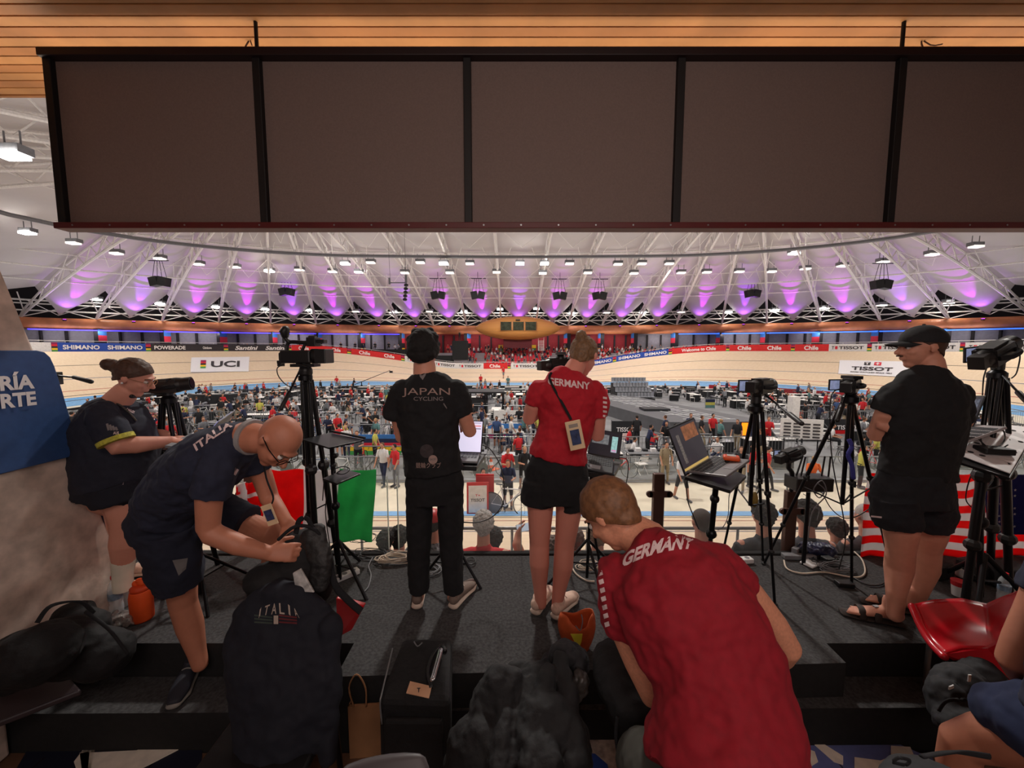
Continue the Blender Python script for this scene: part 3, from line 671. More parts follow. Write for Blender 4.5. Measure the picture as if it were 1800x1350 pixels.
# tiers of empty grey seats
a = gz(1088, 714, Z0); b = gz(1152, 714, Z0)
bl = thing('bleacher', 'small tiered stand of empty grey seats in the infield', 'bleacher', ((a.x + b.x) / 2, a.y, Z0))
seatm = mat('seat_grey', s(150, 152, 160), .5)
for k in range(4):
    mb = MB(); mb.box(((a.x + b.x) / 2, a.y + .5 + k * .8, Z0 + .35 + k * .22), (b.x - a.x, .8, .7 + k * .44)); mb.build('tier', STGD, bl)
    mb = MB(); n = 11
    for j in range(n): x = a.x + (b.x - a.x) * (j + .5) / n; mb.box((x, a.y + .4 + k * .8, Z0 + .85 + k * .44), (.36, .4, .05)); mb.box((x, a.y + .6 + k * .8, Z0 + 1.05 + k * .44), (.36, .05, .4))
    mb.build('seat_row', seatm, bl)
keep(a.x, b.x, a.y, a.y + 4)
# black truss cube in the middle
a = gz(822, 728, Z0); b = gz(884, 728, Z0); tp = at(850, 690, a.y).z; w = b.x - a.x
cu = thing('pavilion', 'open black scaffold pavilion with dark top in the middle of the infield', 'pavilion', ((a.x + b.x) / 2, a.y, Z0))
for x in (a.x, (a.x + b.x) / 2, b.x):
    for y in (0, 2.5): mb = MB(); mb.cyl((x, a.y + y, Z0), (x, a.y + y, tp), .07, n=6); mb.build('post', METAL, cu)
mb = MB(); mb.box(((a.x + b.x) / 2, a.y + 1.25, tp), (w + .2, 2.7, .12)); mb.build('roof', STGD, cu)
mb = MB()
for z in (.9, 1.8): mb.box(((a.x + b.x) / 2, a.y, Z0 + z), (w, .06, .06)); mb.box(((a.x + b.x) / 2, a.y + 2.5, Z0 + z), (w, .06, .06))
mb.build('crossbar', STEEL, cu)
mb = MB(); mb.box(((a.x + b.x) / 2 - .6, a.y + .9, Z0 + .6), (w * .5, 1.2, 1.2)); mb.build('cabinet', STGD, cu); keep(a.x, b.x, a.y, a.y + 2.7)
# oval black enclosure at the left, seen over the camcorder
c = gz(362, 716, Z0); e = thing('curved_screen_wall', 'curved black fabric wall with pale rim on the left of the infield', 'screen wall', c)
mb = MB(); mb.grid(16, 1, lambda p, q: V((c.x - 2.9 + 5.8 * p, c.y + 1.6 * (2 * p - 1) ** 2, Z0 + q * 1.15))); mb.build('panel', STGD, e, solid=.06)
mb = MB(); mb.tube([V((c.x - 2.9 + 5.8 * p / 8, c.y + 1.6 * (2 * p / 8 - 1) ** 2, Z0 + 1.2)) for p in range(9)], .05, 5, 2); mb.build('rim', STEEL, e); keep(c.x - 3, c.x + 3, c.y - .4, c.y + 2)
# whiteboard, orange screen, tall white column
a = gz(1373, 792, Z0); w = thing('results_board', 'white results board with dark table of lines and boxes', 'board', a)
rt = V((1, -.35, 0)).normalized(); up = V((0, 0, 1))
mb = MB(); mb.box(a + rt * .85 + up * 1.25, (1.9, 1.05, .06), basis(rt, up)); mb.build('panel', WHITEP, w); nrm = rt.cross(up)
mb = MB(); mb.cyl(a + rt * .1, a + rt * .1 + up * .8, .03); mb.cyl(a + rt * 1.6, a + rt * 1.6 + up * .8, .03); mb.build('leg', METAL, w)
mb = MB(); F = flat(a + rt * .85 + up * 1.25, rt, up, 1.8, 1.0, .05)
for k in range(5):
    for j in range(4):
        mb.add([F(-.45 + j * .24, .3 - k * .17), F(-.27 + j * .24, .3 - k * .17), F(-.27 + j * .24, .22 - k * .17), F(-.45 + j * .24, .22 - k * .17)], [(0, 1, 2, 3)])
mb.build('table_print', LK, w, fix=False); keep(a.x - .2, a.x + 2.2, a.y - 1.2, a.y + .4)
a = gz(1306, 786, Z0); mb = MB(); mb.box(a + V((.4, .2, 1.0)), (1.0, .12, .8)); o = mb.build('display_screen', STGD); tag(o, 'glowing orange display screen seen through the camcorder tripod legs', 'screen')
mb = MB(); mb.box(a + V((.4, .12, 1.0)), (.9, .04, .7)); mb.build('lit_panel', mat('screen_orange', s(250, 120, 20), .4, emit=1.6, var=.6, scale=3), o)
mb = MB(); mb.cyl(a + V((.4, .2, 0)), a + V((.4, .2, .6)), .05); mb.build('stand', METAL, o)
a = gz(1392, 760, Z0); mb = MB(); mb.box(a + V((0, 0, 1.2)), (.5, .5, 2.4)); tag(mb.build('white_pillar', WHITEP, bevel=.03), 'plain white pillar standing behind the results board', 'pillar'); keep(a.x - .4, a.x + .4, a.y - .4, a.y + .4)
# colour striped barriers
def barrier_run(name, label, px0, px1, py, h, cols, words=None, wm=None):
    a, b = gz(px0, py, Z0), gz(px1, py, Z0); b = V((b.x, a.y, Z0)) ; t = thing(name, label, 'barrier', (a + b) / 2); rt = (b - a).normalized(); L = (b - a).length; n = len(cols)
    for k, m in enumerate(cols):
        mb = MB(); mb.box((a + b) / 2 + V((0, 0, h * (1 - (k + .5) / n) + .05)), (L, .05, h / n)); mb.build('stripe' if n > 1 else 'panel', m, t)
    mb = MB()
    for k in range(int(L / 2) + 2): q = a + rt * min(k * 2, L); mb.cyl(q, q + V((0, .08, h + .1)), .03, n=6)
    mb.build('frame', STEEL, t)
    for w, f, ww, hh in words or []: lettering(w, flat(a + rt * L * f + V((0, -.04, h * .5)), rt, V((0, 0, 1)), ww, hh, .01), wm or LW, t)
    keep(min(a.x, b.x), max(a.x, b.x), a.y - .3, a.y + .3); return t
barrier_run('striped_barrier', 'long barrier striped blue, red, yellow and green left of the man in black', 606, 712, 801, 1.05, [MATS['banner_blue'], MATS['shirt_navy'], RAIN[1], RAIN[3], RAIN[4]])
barrier_run('striped_barrier', 'blue and red striped barrier between the man in black and the woman in red', 858, 924, 772, .9, [MATS['banner_blue'], WHITEP, RAIN[0]])
barrier_run('lettered_barrier', 'black barrier with red base and pale lettering right of the results board', 1408, 1535, 764, .95, [STGD, STGD, STGD, RED], [('TISSOT', .2, 1.3, .28), ('TISSOT', .62, 1.3, .28)])
barrier_run('lettered_barrier', 'black barrier with pale lettering between the woman in red and the laptop', 1075, 1122, 768, .95, [STGD], [('TISSOT', .5, 1.1, .28)])
barrier_run('white_barrier', 'white barrier with grey lettering in the middle of the infield', 868, 920, 741, .8, [WHITEP], [('TISSOT', .6, 1.3, .3)], LK)
barrier_run('striped_barrier', 'narrow violet and yellow striped barrier beyond the raised stage', 1240, 1256, 718, .8, [SC['navy'], SC['yellow'], SC['teal']])
# --- repeated furniture, one mesh each
def one(name, mb, ms, smooth=False):
    me = mb.mesh(name)
    for x in ms: me.materials.append(x)
    bm = bmesh.new(); bm.from_mesh(me); bmesh.ops.recalc_face_normals(bm, faces=bm.faces); bm.to_mesh(me); bm.free()
    if smooth: me.polygons.foreach_set('use_smooth', [True] * len(me.polygons))
    return me
def put(me, loc, rz, label, cat, group): 
    o = bpy.data.objects.new(me.name.split('.')[0], me); COL.objects.link(o); o.location = loc; o.rotation_euler = (0, 0, rz); return tag(o, label, cat, group)
mb = MB(); mb.box((0, 0, .45), (.42, .4, .03)); mb.box((0, .2, .76), (.42, .03, .16)); mb.box((0, .21, .6), (.42, .02, .06))
for x in (-.2, .2): mb.cyl((x, .23, .85), (x, -.16, 0), .013, n=5); mb.cyl((x, -.15, .45), (x, .22, 0), .013, n=5)
CHAIR = one('folding_chair', mb, [WHITEP])
mb = MB(); mb.mi(0).box((0, 0, .74), (1.8, .75, .03)); mb.mi(1).box((0, 0, .37), (1.78, .72, .72)); TABLE = one('table', mb, [WHITEP, BLACK])
mb = MB(); mb.mi(0).box((0, 0, .74), (1.8, .75, .04))
for x in (-.8, .8):
    for y in (-.3, .3): mb.mi(1).cyl((x, y, 0), (x, y, .73), .02, n=5)
for k in range(5): mb.mi(2 + k % 2).box((-.7 + k * .34, .05 * (k % 3), .8 + .03 * (k % 2)), (.22, .2, .1 + .06 * (k % 2)))
TABLE2 = one('table', mb, [GREY, METAL, STGD, SC['white']])
mb = MB()
mb.tube([(-1.1, 0, .15), (-1.1, 0, 1.0), (-1.0, 0, 1.1), (1.0, 0, 1.1), (1.1, 0, 1.0), (1.1, 0, .15)], .022, 5, 2); mb.cyl((-1.1, 0, .2), (1.1, 0, .2), .018, n=5)
for k in range(13): mb.cyl((-.95 + k * .158, 0, .2), (-.95 + k * .158, 0, 1.08), .008, n=4)
for x in (-.9, .9): mb.cyl((x, -.3, .02), (x, .3, .02), .02, n=5); mb.cyl((x, 0, 0), (x, 0, .2), .02, n=5)
BARR = one('crowd_barrier', mb, [STEEL])
def bike_mb(disc=True):
    mb = MB(); r = .335
    for x in (-.49, .49):
        mb.mi(1).loft([(x + r * math.cos(t * math.pi / 10), 0, r + r * math.sin(t * math.pi / 10)) for t in range(20)], [.016] * 20, side=V((0, 1, 0)), n=6, closed=True)
        if disc and x < 0: mb.mi(2).cyl((x, -.01, r), (x, .01, r), r * .93, n=20)
        else:
            for k in range(8): g = k * math.pi / 4; mb.mi(2).cyl((x, 0, r), (x + r * math.cos(g), 0, r + r * math.sin(g)), .005, n=3)
    mb.mi(0)
    for a, b, q in (((-.49, 0, r), (-.08, 0, .28), .016), ((-.49, 0, r), (-.2, 0, .78), .012), ((-.08, 0, .28), (-.22, 0, .9), .02), ((-.08, 0, .28), (.36, 0, .72), .024), ((-.19, 0, .8), (.34, 0, .8), .02), ((.33, 0, .86), (.49, 0, r), .018)): mb.cyl(a, b, q, n=6)
    mb.mi(1).loft([(-.34, 0, .93), (-.22, 0, .92), (-.08, 0, .92)], [(.06, .02), (.04, .02), (.015, .015)], side=V((0, 1, 0)), n=6); mb.cyl((.34, -.2, .9), (.34, .2, .9), .013, n=6)
    for y in (-.2, .2): mb.tube([(.34, y, .9), (.46, y, .9), (.48, y, .8), (.38, y, .74)], .012, 5, 2)
    mb.cyl((-.08, -.08, .28), (-.08, -.08, .12), .01, n=5); mb.cyl((-.08, .08, .28), (-.08, .08, .44), .01, n=5); mb.cyl((-.08, .02, .28), (-.08, .03, .28), .09, n=14)
    return mb
BIKES = [one('bicycle', bike_mb(d), [c, DARK, w]) for d, c, w in ((True, SC['black'], SC['black']), (True, SC['white'], SC['grey']), (False, SC['red'], STEEL), (False, SC['black'], STEEL), (True, SC['blue'], SC['white']))]
BCOL = ['black', 'white', 'red', 'all-black', 'blue']
mb = MB(); mb.mi(0).box((0, 0, .35), (.9, .6, .6)); mb.mi(1)
for z in (.06, .64): mb.box((0, 0, z), (.93, .63, .03))
for x in (-.4, .4):
    for y in (-.25, .25): mb.cyl((x, y, 0), (x, y, .05), .04, n=6)
CASE = one('flight_case', mb, [BLACK, STEEL])
mb = MB()
for x in (-1, 1): mb.cyl((x * 1.4, -.3, 0), (x * 1.4, 0, 1.0), .025, n=5); mb.cyl((x * 1.4, .3, 0), (x * 1.4, 0, 1.0), .025, n=5)
mb.cyl((-1.5, 0, 1.0), (1.5, 0, 1.0), .03, n=6); RACK = one('bike_rack', mb, [STEEL])
mb = MB(); mb.mi(0)
mb.loft([(0, 0, 0), (0, 0, .04)], [(.4, .4)] * 2, n=4, cap='flat'); mb.lathe([(.16, .04), (.12, .22)]); mb.lathe([(.08, .36), (.03, .55), (.02, .56)]); mb.mi(1).lathe([(.12, .22), (.08, .36)])
CONE = one('traffic_cone', mb, [ORANGE, WHITE])
mb = MB(); mb.mi(0).loft([(0, 0, .3), (0, 0, 1.0), (0, 0, 1.15)], [(.9, .45), (.85, .4), (.5, .2)], side=V((1, 0, 0)), n=8); REDBAG = one('kit_pile', mb, [SC['red']])
cm = [SK[0], SC['red'], SC['white'], SC['black'], SC['navy'], HR[0], SC['grey']]
def tiny(mb, p, c):
    z = p.z; mb.mi(c).loft([p + V((0, 0, .42)), p + V((0, -.02, .9))], [(.19, .13), (.17, .1)], side=V((1, 0, 0)), n=6); mb.mi(3 if c != 3 else 6).loft([p + V((0, -.1, .42)), p + V((0, -.45, .42)), p + V((0, -.45, .1))], [.13, .1, .08], n=5, cap='flat')
    mb.mi(0).ell(p + V((0, -.03, 1.1)), (.085, .1, .12), n=6, m=5); mb.mi(5).ell(p + V((0, .02, 1.15)), (.09, .09, .09), n=6, m=4)
    if random.random() < .5: mb.mi(0).loft([p + V((.15, -.1, .8)), p + V((.1, -.35, .75))], [.05, .04], n=4, cap='flat')
random.seed(23)
# team pits: rows of barriers, tables, racks of bikes, chairs and riders
people = []; nch = ntb = nbk = nba = 0
for gy in range(0, 13):
    y0 = 17.4 + gy * 2.6
    for gx in range(-19, 20):
        x0 = gx * 2.05 + (gy % 2) * .8
        if not free(x0, y0, .9): continue
        r = random.random(); zn = zone(x0, y0)
        if gy % 3 == 1 and nba < 130: put(BARR, (x0, y0 - 1.1, Z0), random.uniform(-.06, .06), 'grey steel crowd barrier standing ' + zn, 'barrier', 'crowd barriers ' + zn); nba += 1
        if r < .42 and nbk < 190:
            put(RACK, (x0, y0, Z0), 0, 'steel rack holding track bikes ' + zn, 'rack', 'bike racks ' + zn)
            for k in range(3):
                i = random.randrange(5); put(BIKES[i], (x0 - .8 + k * .75, y0 + .05, Z0), R(90) + random.uniform(-.15, .15), '%s track bicycle on a rack %s' % (BCOL[i], zn), 'bicycle', '%s track bicycles %s' % (BCOL[i], zn)); nbk += 1
        elif r < .72:
            if random.random() < .5: put(TABLE, (x0, y0, Z0), random.choice((0, 0, R(90))), 'table with white top and black cloth ' + zn, 'table', 'cloth covered tables ' + zn)
            else: put(TABLE2, (x0, y0, Z0), random.choice((0, 0, R(90))), 'grey table strewn with black and white kit ' + zn, 'table', 'kit tables ' + zn)
            for k in range(2):
                if random.random() < .7 and nch < 170: put(CHAIR, (x0 - .5 + k * 1.0, y0 - .85, Z0), random.uniform(-3, 3), 'white folding chair by a table ' + zn, 'chair', 'white folding chairs ' + zn); nch += 1
        elif r < .84: put(CASE, (x0, y0, Z0), random.uniform(-.5, .5), 'black equipment case with steel edges ' + zn, 'case', 'black equipment cases ' + zn)
npp = 0
for k in range(1500):
    if npp >= 240: break
    px = random.uniform(95, 1750); py = random.triangular(690, 845, 735); p = gz(px, py, Z0)
    if p.y < 15.9 or not free(p.x, p.y, .2) or any((p - q).length < .5 for q in people): continue
    if abs(p.x) > 25 and random.random() < .3: continue
    people.append(p); sit = random.random() < .32 and p.y > 18
    a = random.choice(SITS if sit else STAND)
    figure(a, p, random.uniform(-3.1, 3.1), zone(p.x, p.y), sc_=random.uniform(.95, 1.05)); npp += 1
    if sit: put(CHAIR, p + V((0, .05, 0)), bpy.data.objects[-1].rotation_euler.z if 0 else 0, 'white folding chair under a seated person ' + zone(p.x, p.y), 'chair', 'occupied folding chairs ' + zone(p.x, p.y))
back = MB()
for k in range(420):
    px = random.uniform(100, 1700); py = random.uniform(687, 728); p = gz(px, py, Z0)
    if not free(p.x, p.y, .3) or any((p - q).length < .6 for q in people): continue
    people.append(p); tiny(back, p + V((0, 0, random.choice((0, .1, .45, .5)))), random.choices((1, 2, 3, 4, 6), (2, 4, 5, 2, 2))[0])
o = back.build('team_crowd', cm, smooth='all'); tag(o, 'crowd of tiny riders and staff filling the far side of the infield', 'crowd', kind='stuff')
# people beyond: on the apron and the far straight
for px, py, a, lab in ((592, 684, STAND[5], 'person in red top standing on the far apron left of the crane'), (543, 690, STAND[3], 'person in navy standing on the far apron behind the large camera'), (845, 680, ('stand', 'red', 'black', 0, 0, 0), 'person in red top holding a disc on the far apron'), (885, 664, ('walk', 'red', 'grey', 1, 0, 1), 'person in red and white walking up the far straight'), (893, 684, STAND[12], 'person in teal top at the foot of the camera crane, right')):
    p = gz(px, py, Z0); p.y = min(p.y, 62); p.x = (px - 900) / FOC * (p.y * CP + .4); p.z = Z0 if p.y < 59 else Z0 + (p.y - 59) * .29
    figure(a, p, random.uniform(-.6, .6), '', sc_=1.05, label=lab, group=None)
    del_ = bpy.data.objects[-1] if 0 else None
# camera crane on the far apron
a = gz(636, 688, Z0); tip = at(686, 651, a.y); cr = thing('camera_crane', 'long thin camera crane with operator on the far apron', 'crane', a)
mb = MB(); mb.cyl(a, a + V((0, 0, 1.3)), .06); mb.cyl(a + V((-.8, 0, 0)), a + V((0, 0, .9)), .03, n=5); mb.cyl(a + V((.8, 0, 0)), a + V((0, 0, .9)), .03, n=5); mb.build('base', METAL, cr)
mb = MB(); mb.cyl(a + V((-.9, 0, .9)), tip, .05, .03, n=6); mb.build('arm', METAL, cr)
mb = MB(); mb.box(tip + V((.1, 0, -.2)), (.35, .3, .25)); mb.build('camera_head', DARK, cr)
figure(('lean', 'black', 'black', 0, 0, 0), a + V((-1.1, 0, 0)), R(90), '', label='person in black operating the camera crane on the far apron', group=None)

# --- far centre stand: rows of red seats, then the crowd
rows = 9; rowp = lambda k: (67.9 + k * .92, -1.55 + k * .29)
mb = MB(); mb.prism([(-34, 67.2, -2.2)] + [q for k in range(rows) for q in ((-34, 67.4 + k * .92, -1.6 + k * .29), (-34, 67.4 + (k + 1) * .92, -1.6 + k * .29))] + [(-34, 75.8, -2.2)], (66, 0, 0)); struct(mb.build('floor_stand_steps', CONC))
def in_aisle(x, y): px = 900 + FOC * x / (y + .1); return px < 823 or 838 < px < 853 or 969 < px < 982 or 1072 < px < 1084 or px > 1172
mb = MB(); mb.box((0, 0, .42), (.42, .38, .04)); mb.box((0, .2, .62), (.42, .04, .42)); mb.box((0, 0, .2), (.06, .3, .4)); SEAT = one('stadium_seat', mb, [mat('seat_red', s(205, 44, 60), .5)])
random.seed(5); ns = 0; crowd = MB()
for k in range(rows):
    y, z = rowp(k); x = -19.5
    while x < 27:
        x += .56
        if in_aisle(x, y): continue
        px = 900 + FOC * x / y; prob = .42 if px < 838 else (.3 if k < 4 else .62) if px < 970 else .9
        if random.random() < prob: tiny(crowd, V((x, y + .15, z)), random.choices((1, 2, 3, 4, 6), (5, 3, 2, 1, 1) if px > 960 else (2, 3, 3, 2, 1))[0])
        elif ns < 285 and 838 < px < 975 or ns < 285 and random.random() < .4: put(SEAT, (x, y + .1, z), 0, 'empty red stadium seat in the far centre stand', 'seat', 'empty red seats in the far centre stand'); ns += 1
o = crowd.build('spectator_crowd', cm, smooth='all'); tag(o, 'dense crowd of small spectators seated in the far centre stand', 'crowd', kind='stuff')
# standing people and seated rows on the deck behind the hoardings
nd = 0; deckc = MB()
for px, n, jit in [(x, 1, 0) for x in list(range(118, 232, 9)) + list(range(240, 345, 8)) + list(range(352, 500, 8)) + [645, 700, 705, 728, 745, 775, 790] + list(range(795, 1160, 13)) + list(range(1180, 1290, 8)) + list(range(1298, 1420, 9)) + list(range(1430, 1560, 16))]:
    th = ring_px(px, .9); q = ring(th, .93 if not 600 < px < 1160 else .955); q = V((q.x, q.y, deckz)); sit = random.random() < .5 and not 600 < px < 1170
    a = random.choice(SITS if sit else STAND[:8] + [STAND[5], STAND[11]])
    w = 'behind the left hoardings' if px < 600 else 'on the far concourse' if px < 1170 else 'behind the right hoardings'
    if px % 5 == 0 and nd < 24: figure(a, q, random.uniform(-.5, .5), w); nd += 1
    else:
        for dx in (0, .9): tiny(deckc, q + V((dx, random.uniform(-.5, .3), random.choice((0, 0, .35)))), random.choices((1, 2, 3, 4, 6), (2, 3, 4, 2, 2))[0])
o = deckc.build('spectator_crowd', cm, smooth='all'); tag(o, 'scattered crowd of tiny spectators along the deck behind the hoardings', 'crowd', kind='stuff')
# white tables and seats on the decks, black draped media platforms, big black box
for px0, px1, m, nm, lab, z0_, h in ((90, 150, WHITEP, 'long_table', 'long white table behind the leftmost hoarding', deckz, .8), (205, 258, WHITEP, 'long_table', 'long white table behind the blue hoardings on the left', deckz, .8), (1380, 1440, WHITEP, 'long_table', 'long white table above the right red hoardings', deckz, .8), (1690, 1790, WHITEP, 'long_table', 'long white table behind the right camcorder', deckz, .8)):
    q = [V((*ring(ring_px(p, .9), .9).xy, z0_ + h)) for p in (px0, px1)]; rt = (q[1] - q[0]); mb = MB(); mb.box((q[0] + q[1]) / 2, (rt.length, .8, .08), basis(rt, V((0, 0, 1)).cross(rt)))
    for e_ in (q[0] + rt * .05, q[1] - rt * .05): mb.cyl(e_, V((e_.x, e_.y, z0_ + .02)), .04, n=6)
    tag(mb.build(nm, m), lab, 'table')
def draped(px0, px1, py0, py1, Y, label, name='draped_platform', m=BLACK, d=2.5):
    a, b = at(px0, py1, Y), at(px1, py1, Y); t = at(px0, py0, Y).z; mb = MB(); mb.box(((a.x + b.x) / 2, Y + d / 2, (a.z + t) / 2), (b.x - a.x, d, t - a.z)); return tag(mb.build(name, m), label, 'platform')
draped(566, 712, 614, 640, 66.5, 'long black draped media platform on the far left rim', d=3); draped(702, 795, 625, 641, 67.0, 'low black draped platform behind the head of the man in black', d=2)
draped(795, 821, 599, 633, 66.8, 'tall black draped camera tower left of the red seats', 'camera_tower', d=2.2)
p = at(808, 599, 67.8); figure(STAND[10], p, 0, '', label='camera operator in black standing on the tall black tower', group=None)
for i, px in enumerate((600, 625, 660, 684)):
    p = at(px, 614, 67.8); figure(SITS[0], p + V((0, 0, -.05)), 0, '', label='person in black sitting on the long black media platform', group='people in black on the media platform')

# --- near apron: timing board, rider with bicycle, officials, cone
a = gz(840, 906, Z0 + .1); tb_ = thing('lap_board', 'white board in a red frame with dark capitals and a small red cross emblem', 'board', a)
mb = MB(); w_, h_ = .62, .95; c = a + V((0, 0, .55)); rt = V((1, .06, 0)).normalized(); up = V((0, .12, 1)).normalized(); B = basis(rt, up)
mb.box(c, (w_ + .08, h_ + .1, .05), B); mb.build('frame', RED, tb_); mb = MB(); mb.box(c + rt.cross(up) * .03, (w_ - .04, h_ - .1, .02), B); mb.build('panel', WHITEP, tb_)
lettering('TISSOT', flat(c - up * .03, rt, up, .45, .1, .045), LK, tb_); lettering('T+', flat(c + up * .12, rt, up, .16, .07, .045), LR, tb_)
mb = MB(); mb.box(a + V((.1, .35, .25)), (.7, .5, .5)); mb.box(a + V((.2, .5, .85)), (.6, .06, .7)); mb.build('seat_base', RED, tb_)
a = gz(893, 906, Z0 + .1); o = put(BIKES[1], a, R(-8), 'white and grey track bicycle standing on the near apron by the red board', 'bicycle', None); o.scale = (1.1,) * 3
figure(('lean', 'navy', 'black', 1, 0, 1), gz(893, 893, Z0), 0, '', label='rider in blue and black leaning over the track bicycle on the apron', group=None)
figure(('sit', 'black', 'black', 0, 0, 0), gz(848, 885, Z0) , .3, '', label='person in black sitting behind the white and red board', group=None); 
for px, py, a_, l in ((1197, 878, ('walk', 'white', 'black', 0, 0, 1), 'person in white top and black shorts walking on the apron left of the laptop'), (1300, 862, ('walk', 'black', 'khaki', 1, 0, 0), 'person in khaki trousers walking on the apron behind the laptop'), (1345, 862, ('walk', 'red', 'black', 0, 0, 0), 'person in red vest walking along the apron by the tripod'), (890, 862, ('lean', 'red', 'black', 0, 0, 0), 'official in a red vest leaning at the glass fence'), (697, 856, ('stand', 'red', 'grey', 0, 0, 0), 'person in red shirt standing at the fence left of the man in black'), (675, 852, ('walk', 'white', 'navy', 1, 0, 0), 'person in white shirt walking at the fence left of the man in black'), (920, 860, ('lean', 'black', 'black', 2, 0, 1), 'rider in black leaning on the glass fence by the woman in red'), (1318, 856, ('lean', 'red', 'black', 1, 0, 0), 'person in pink-red vest behind the camcorder tripod'), (1510, 858, ('stand', 'yellow', 'black', 0, 0, 0), 'person in bright yellow vest beside the small tripod at the fence'), (1424, 858, ('sit', 'orange', 'black', 2, 0, 0), 'person in orange sitting at the fence behind the router box'), (1168, 850, ('stand', 'khaki', 'khaki', 0, 0, 0), 'person in khaki standing behind the left edge of the laptop')):
    figure(a_, gz(px, py, Z0), random.uniform(-1, 1), '', label=l, group=None)
put(CONE, gz(863, 825, Z0), 0, 'orange traffic cone with white band behind the glass fence', 'cone', None)
for i, (px, py, k) in enumerate(((600, 838, 1), (645, 836, 3), (560, 840, 4), (520, 838, 0), (985, 842, 3), (865, 838, 0), (1085, 838, 2))):
    put(BIKES[k], gz(px, py, Z0), .3 * (i % 3) - .3, '%s track bicycle leaning at the near glass fence, %s' % (BCOL[k], ['left of the striped barrier', 'under the striped barrier', 'behind the tripod of the large camera', 'behind the bald head', 'behind the woman in red', 'by the orange cone', 'right of the woman in red'][i]), 'bicycle', None)
# ------------------------------------------------------------------ the balcony: platform, steps, pillars, ceiling, hanging screen
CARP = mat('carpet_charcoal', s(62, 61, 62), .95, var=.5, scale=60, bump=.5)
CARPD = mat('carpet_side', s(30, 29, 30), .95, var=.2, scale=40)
def slab(name, pts, z0, z1, mt, ms):
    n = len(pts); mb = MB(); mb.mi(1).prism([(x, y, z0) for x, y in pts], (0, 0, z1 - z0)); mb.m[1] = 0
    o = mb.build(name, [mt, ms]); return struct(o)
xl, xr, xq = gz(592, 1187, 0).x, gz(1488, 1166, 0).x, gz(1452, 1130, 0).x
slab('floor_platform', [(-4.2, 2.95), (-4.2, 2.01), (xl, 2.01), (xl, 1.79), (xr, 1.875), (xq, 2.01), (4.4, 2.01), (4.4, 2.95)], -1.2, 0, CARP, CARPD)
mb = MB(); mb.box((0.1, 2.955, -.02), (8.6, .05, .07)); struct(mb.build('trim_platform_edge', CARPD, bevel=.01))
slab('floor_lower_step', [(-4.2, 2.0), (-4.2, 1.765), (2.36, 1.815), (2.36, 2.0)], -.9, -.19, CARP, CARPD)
FLOORW = mat('floor_planks', s(104, 74, 56), .6, var=.3, scale=5)
mb = MB(); mb.box((0, -.6, -.5), (9, 4.75, .2)); struct(mb.build('floor_lower', FLOORW))
mb = MB()
for k in range(30): mb.box((-4 + k * .28, -.6, -.398), (.008, 4.7, .006))
struct(mb.build('floor_plank_joint', mat('joint_dark', s(40, 26, 22), .9)))
PB = mat('floor_paint_blue', s(104, 114, 170), .5, scale=20); PC = mat('floor_paint_cream', s(238, 228, 214), .6, scale=20); PN = mat('floor_paint_navy', s(28, 30, 48), .5)
def paint(name, pts, z, m): mb = MB(); mb.prism([gz(x, y, -.4 + z) for x, y in pts], (0, 0, .004)); return struct(mb.build(name, m))
paint('floor_paint_patch', [(1395, 1308), (1580, 1309), (1640, 1335), (1640, 1400), (1380, 1400)], .001, PB)
paint('floor_paint_letter', [(1432, 1310), (1450, 1310), (1482, 1330), (1482, 1345), (1466, 1340)], .006, PC)
paint('floor_paint_letter', [(1415, 1316), (1432, 1322), (1438, 1340), (1425, 1348), (1410, 1345)], .006, PC)
paint('floor_paint_letter', [(1502, 1332), (1548, 1338), (1566, 1330), (1566, 1312), (1600, 1314), (1608, 1332), (1575, 1352), (1502, 1356)], .006, PC)
paint('floor_paint_patch', [(150, 1262), (360, 1262), (350, 1400), (0, 1400), (60, 1300)], .001, PN)
paint('floor_paint_swoosh', [(90, 1290), (180, 1270), (215, 1280), (170, 1302), (140, 1325), (240, 1320), (300, 1300), (335, 1270), (350, 1270), (330, 1310), (262, 1345), (150, 1400), (130, 1340), (160, 1300)], .006, PC)
# leaning concrete pillars, left one with a blue sign
PIL = mat('pillar_concrete', s(214, 192, 178), .9, var=.35, scale=9, bump=.4)
def pillar(sx):
    X = 2.5 if sx < 0 else 3.34; e = [gz(200, 1040, 0), ] 
    y0 = 2.43 if sx < 0 else 2.48; yt = 1.55 if sx < 0 else 1.7
    def ed(z): return y0 - (y0 - 1.85) * z / 2.36
    zt = 3.9; mb = MB(); mb.prism([(sx * X, ed(-.02), -.02), (sx * X, ed(zt), zt), (sx * X, ed(zt) - 1.3, zt), (sx * X, .7, zt), (sx * X, .7, -.39), (sx * X, 1.76, -.39), (sx * X, 1.76, -.02)], (sx * .6, 0, 0))
    return struct(mb.build('wall_pillar_left' if sx < 0 else 'wall_pillar_right', PIL, bevel=.012))
pillar(-1); pillar(1)
def onp(px, py, off=.012):     # picture point on the left pillar's face
    d = ray(px, py); return CAM + d * ((-2.5 + off - CAM.x) / d.x)
SGN = mat('sign_blue', s(52, 84, 138), .5, var=.12, scale=30)
sg = thing('wall_sign', 'blue sign with rounded corners and white capitals fixed to the left concrete pillar', 'sign', onp(60, 830))
cr = [onp(125, 797), onp(126, 760), onp(106, 690), onp(92, 645), onp(84, 628), onp(74, 619), onp(60, 616), onp(40, 616)]
far = [V((-2.488, 1.2, onp(60, 616).z)), V((-2.488, 1.2, onp(118, 800).z - .02))]
mb = MB(); mb.prism(cr + far + [onp(118, 803)], (.014, 0, 0)); mb.build('plate', SGN, sg, bevel=.003)
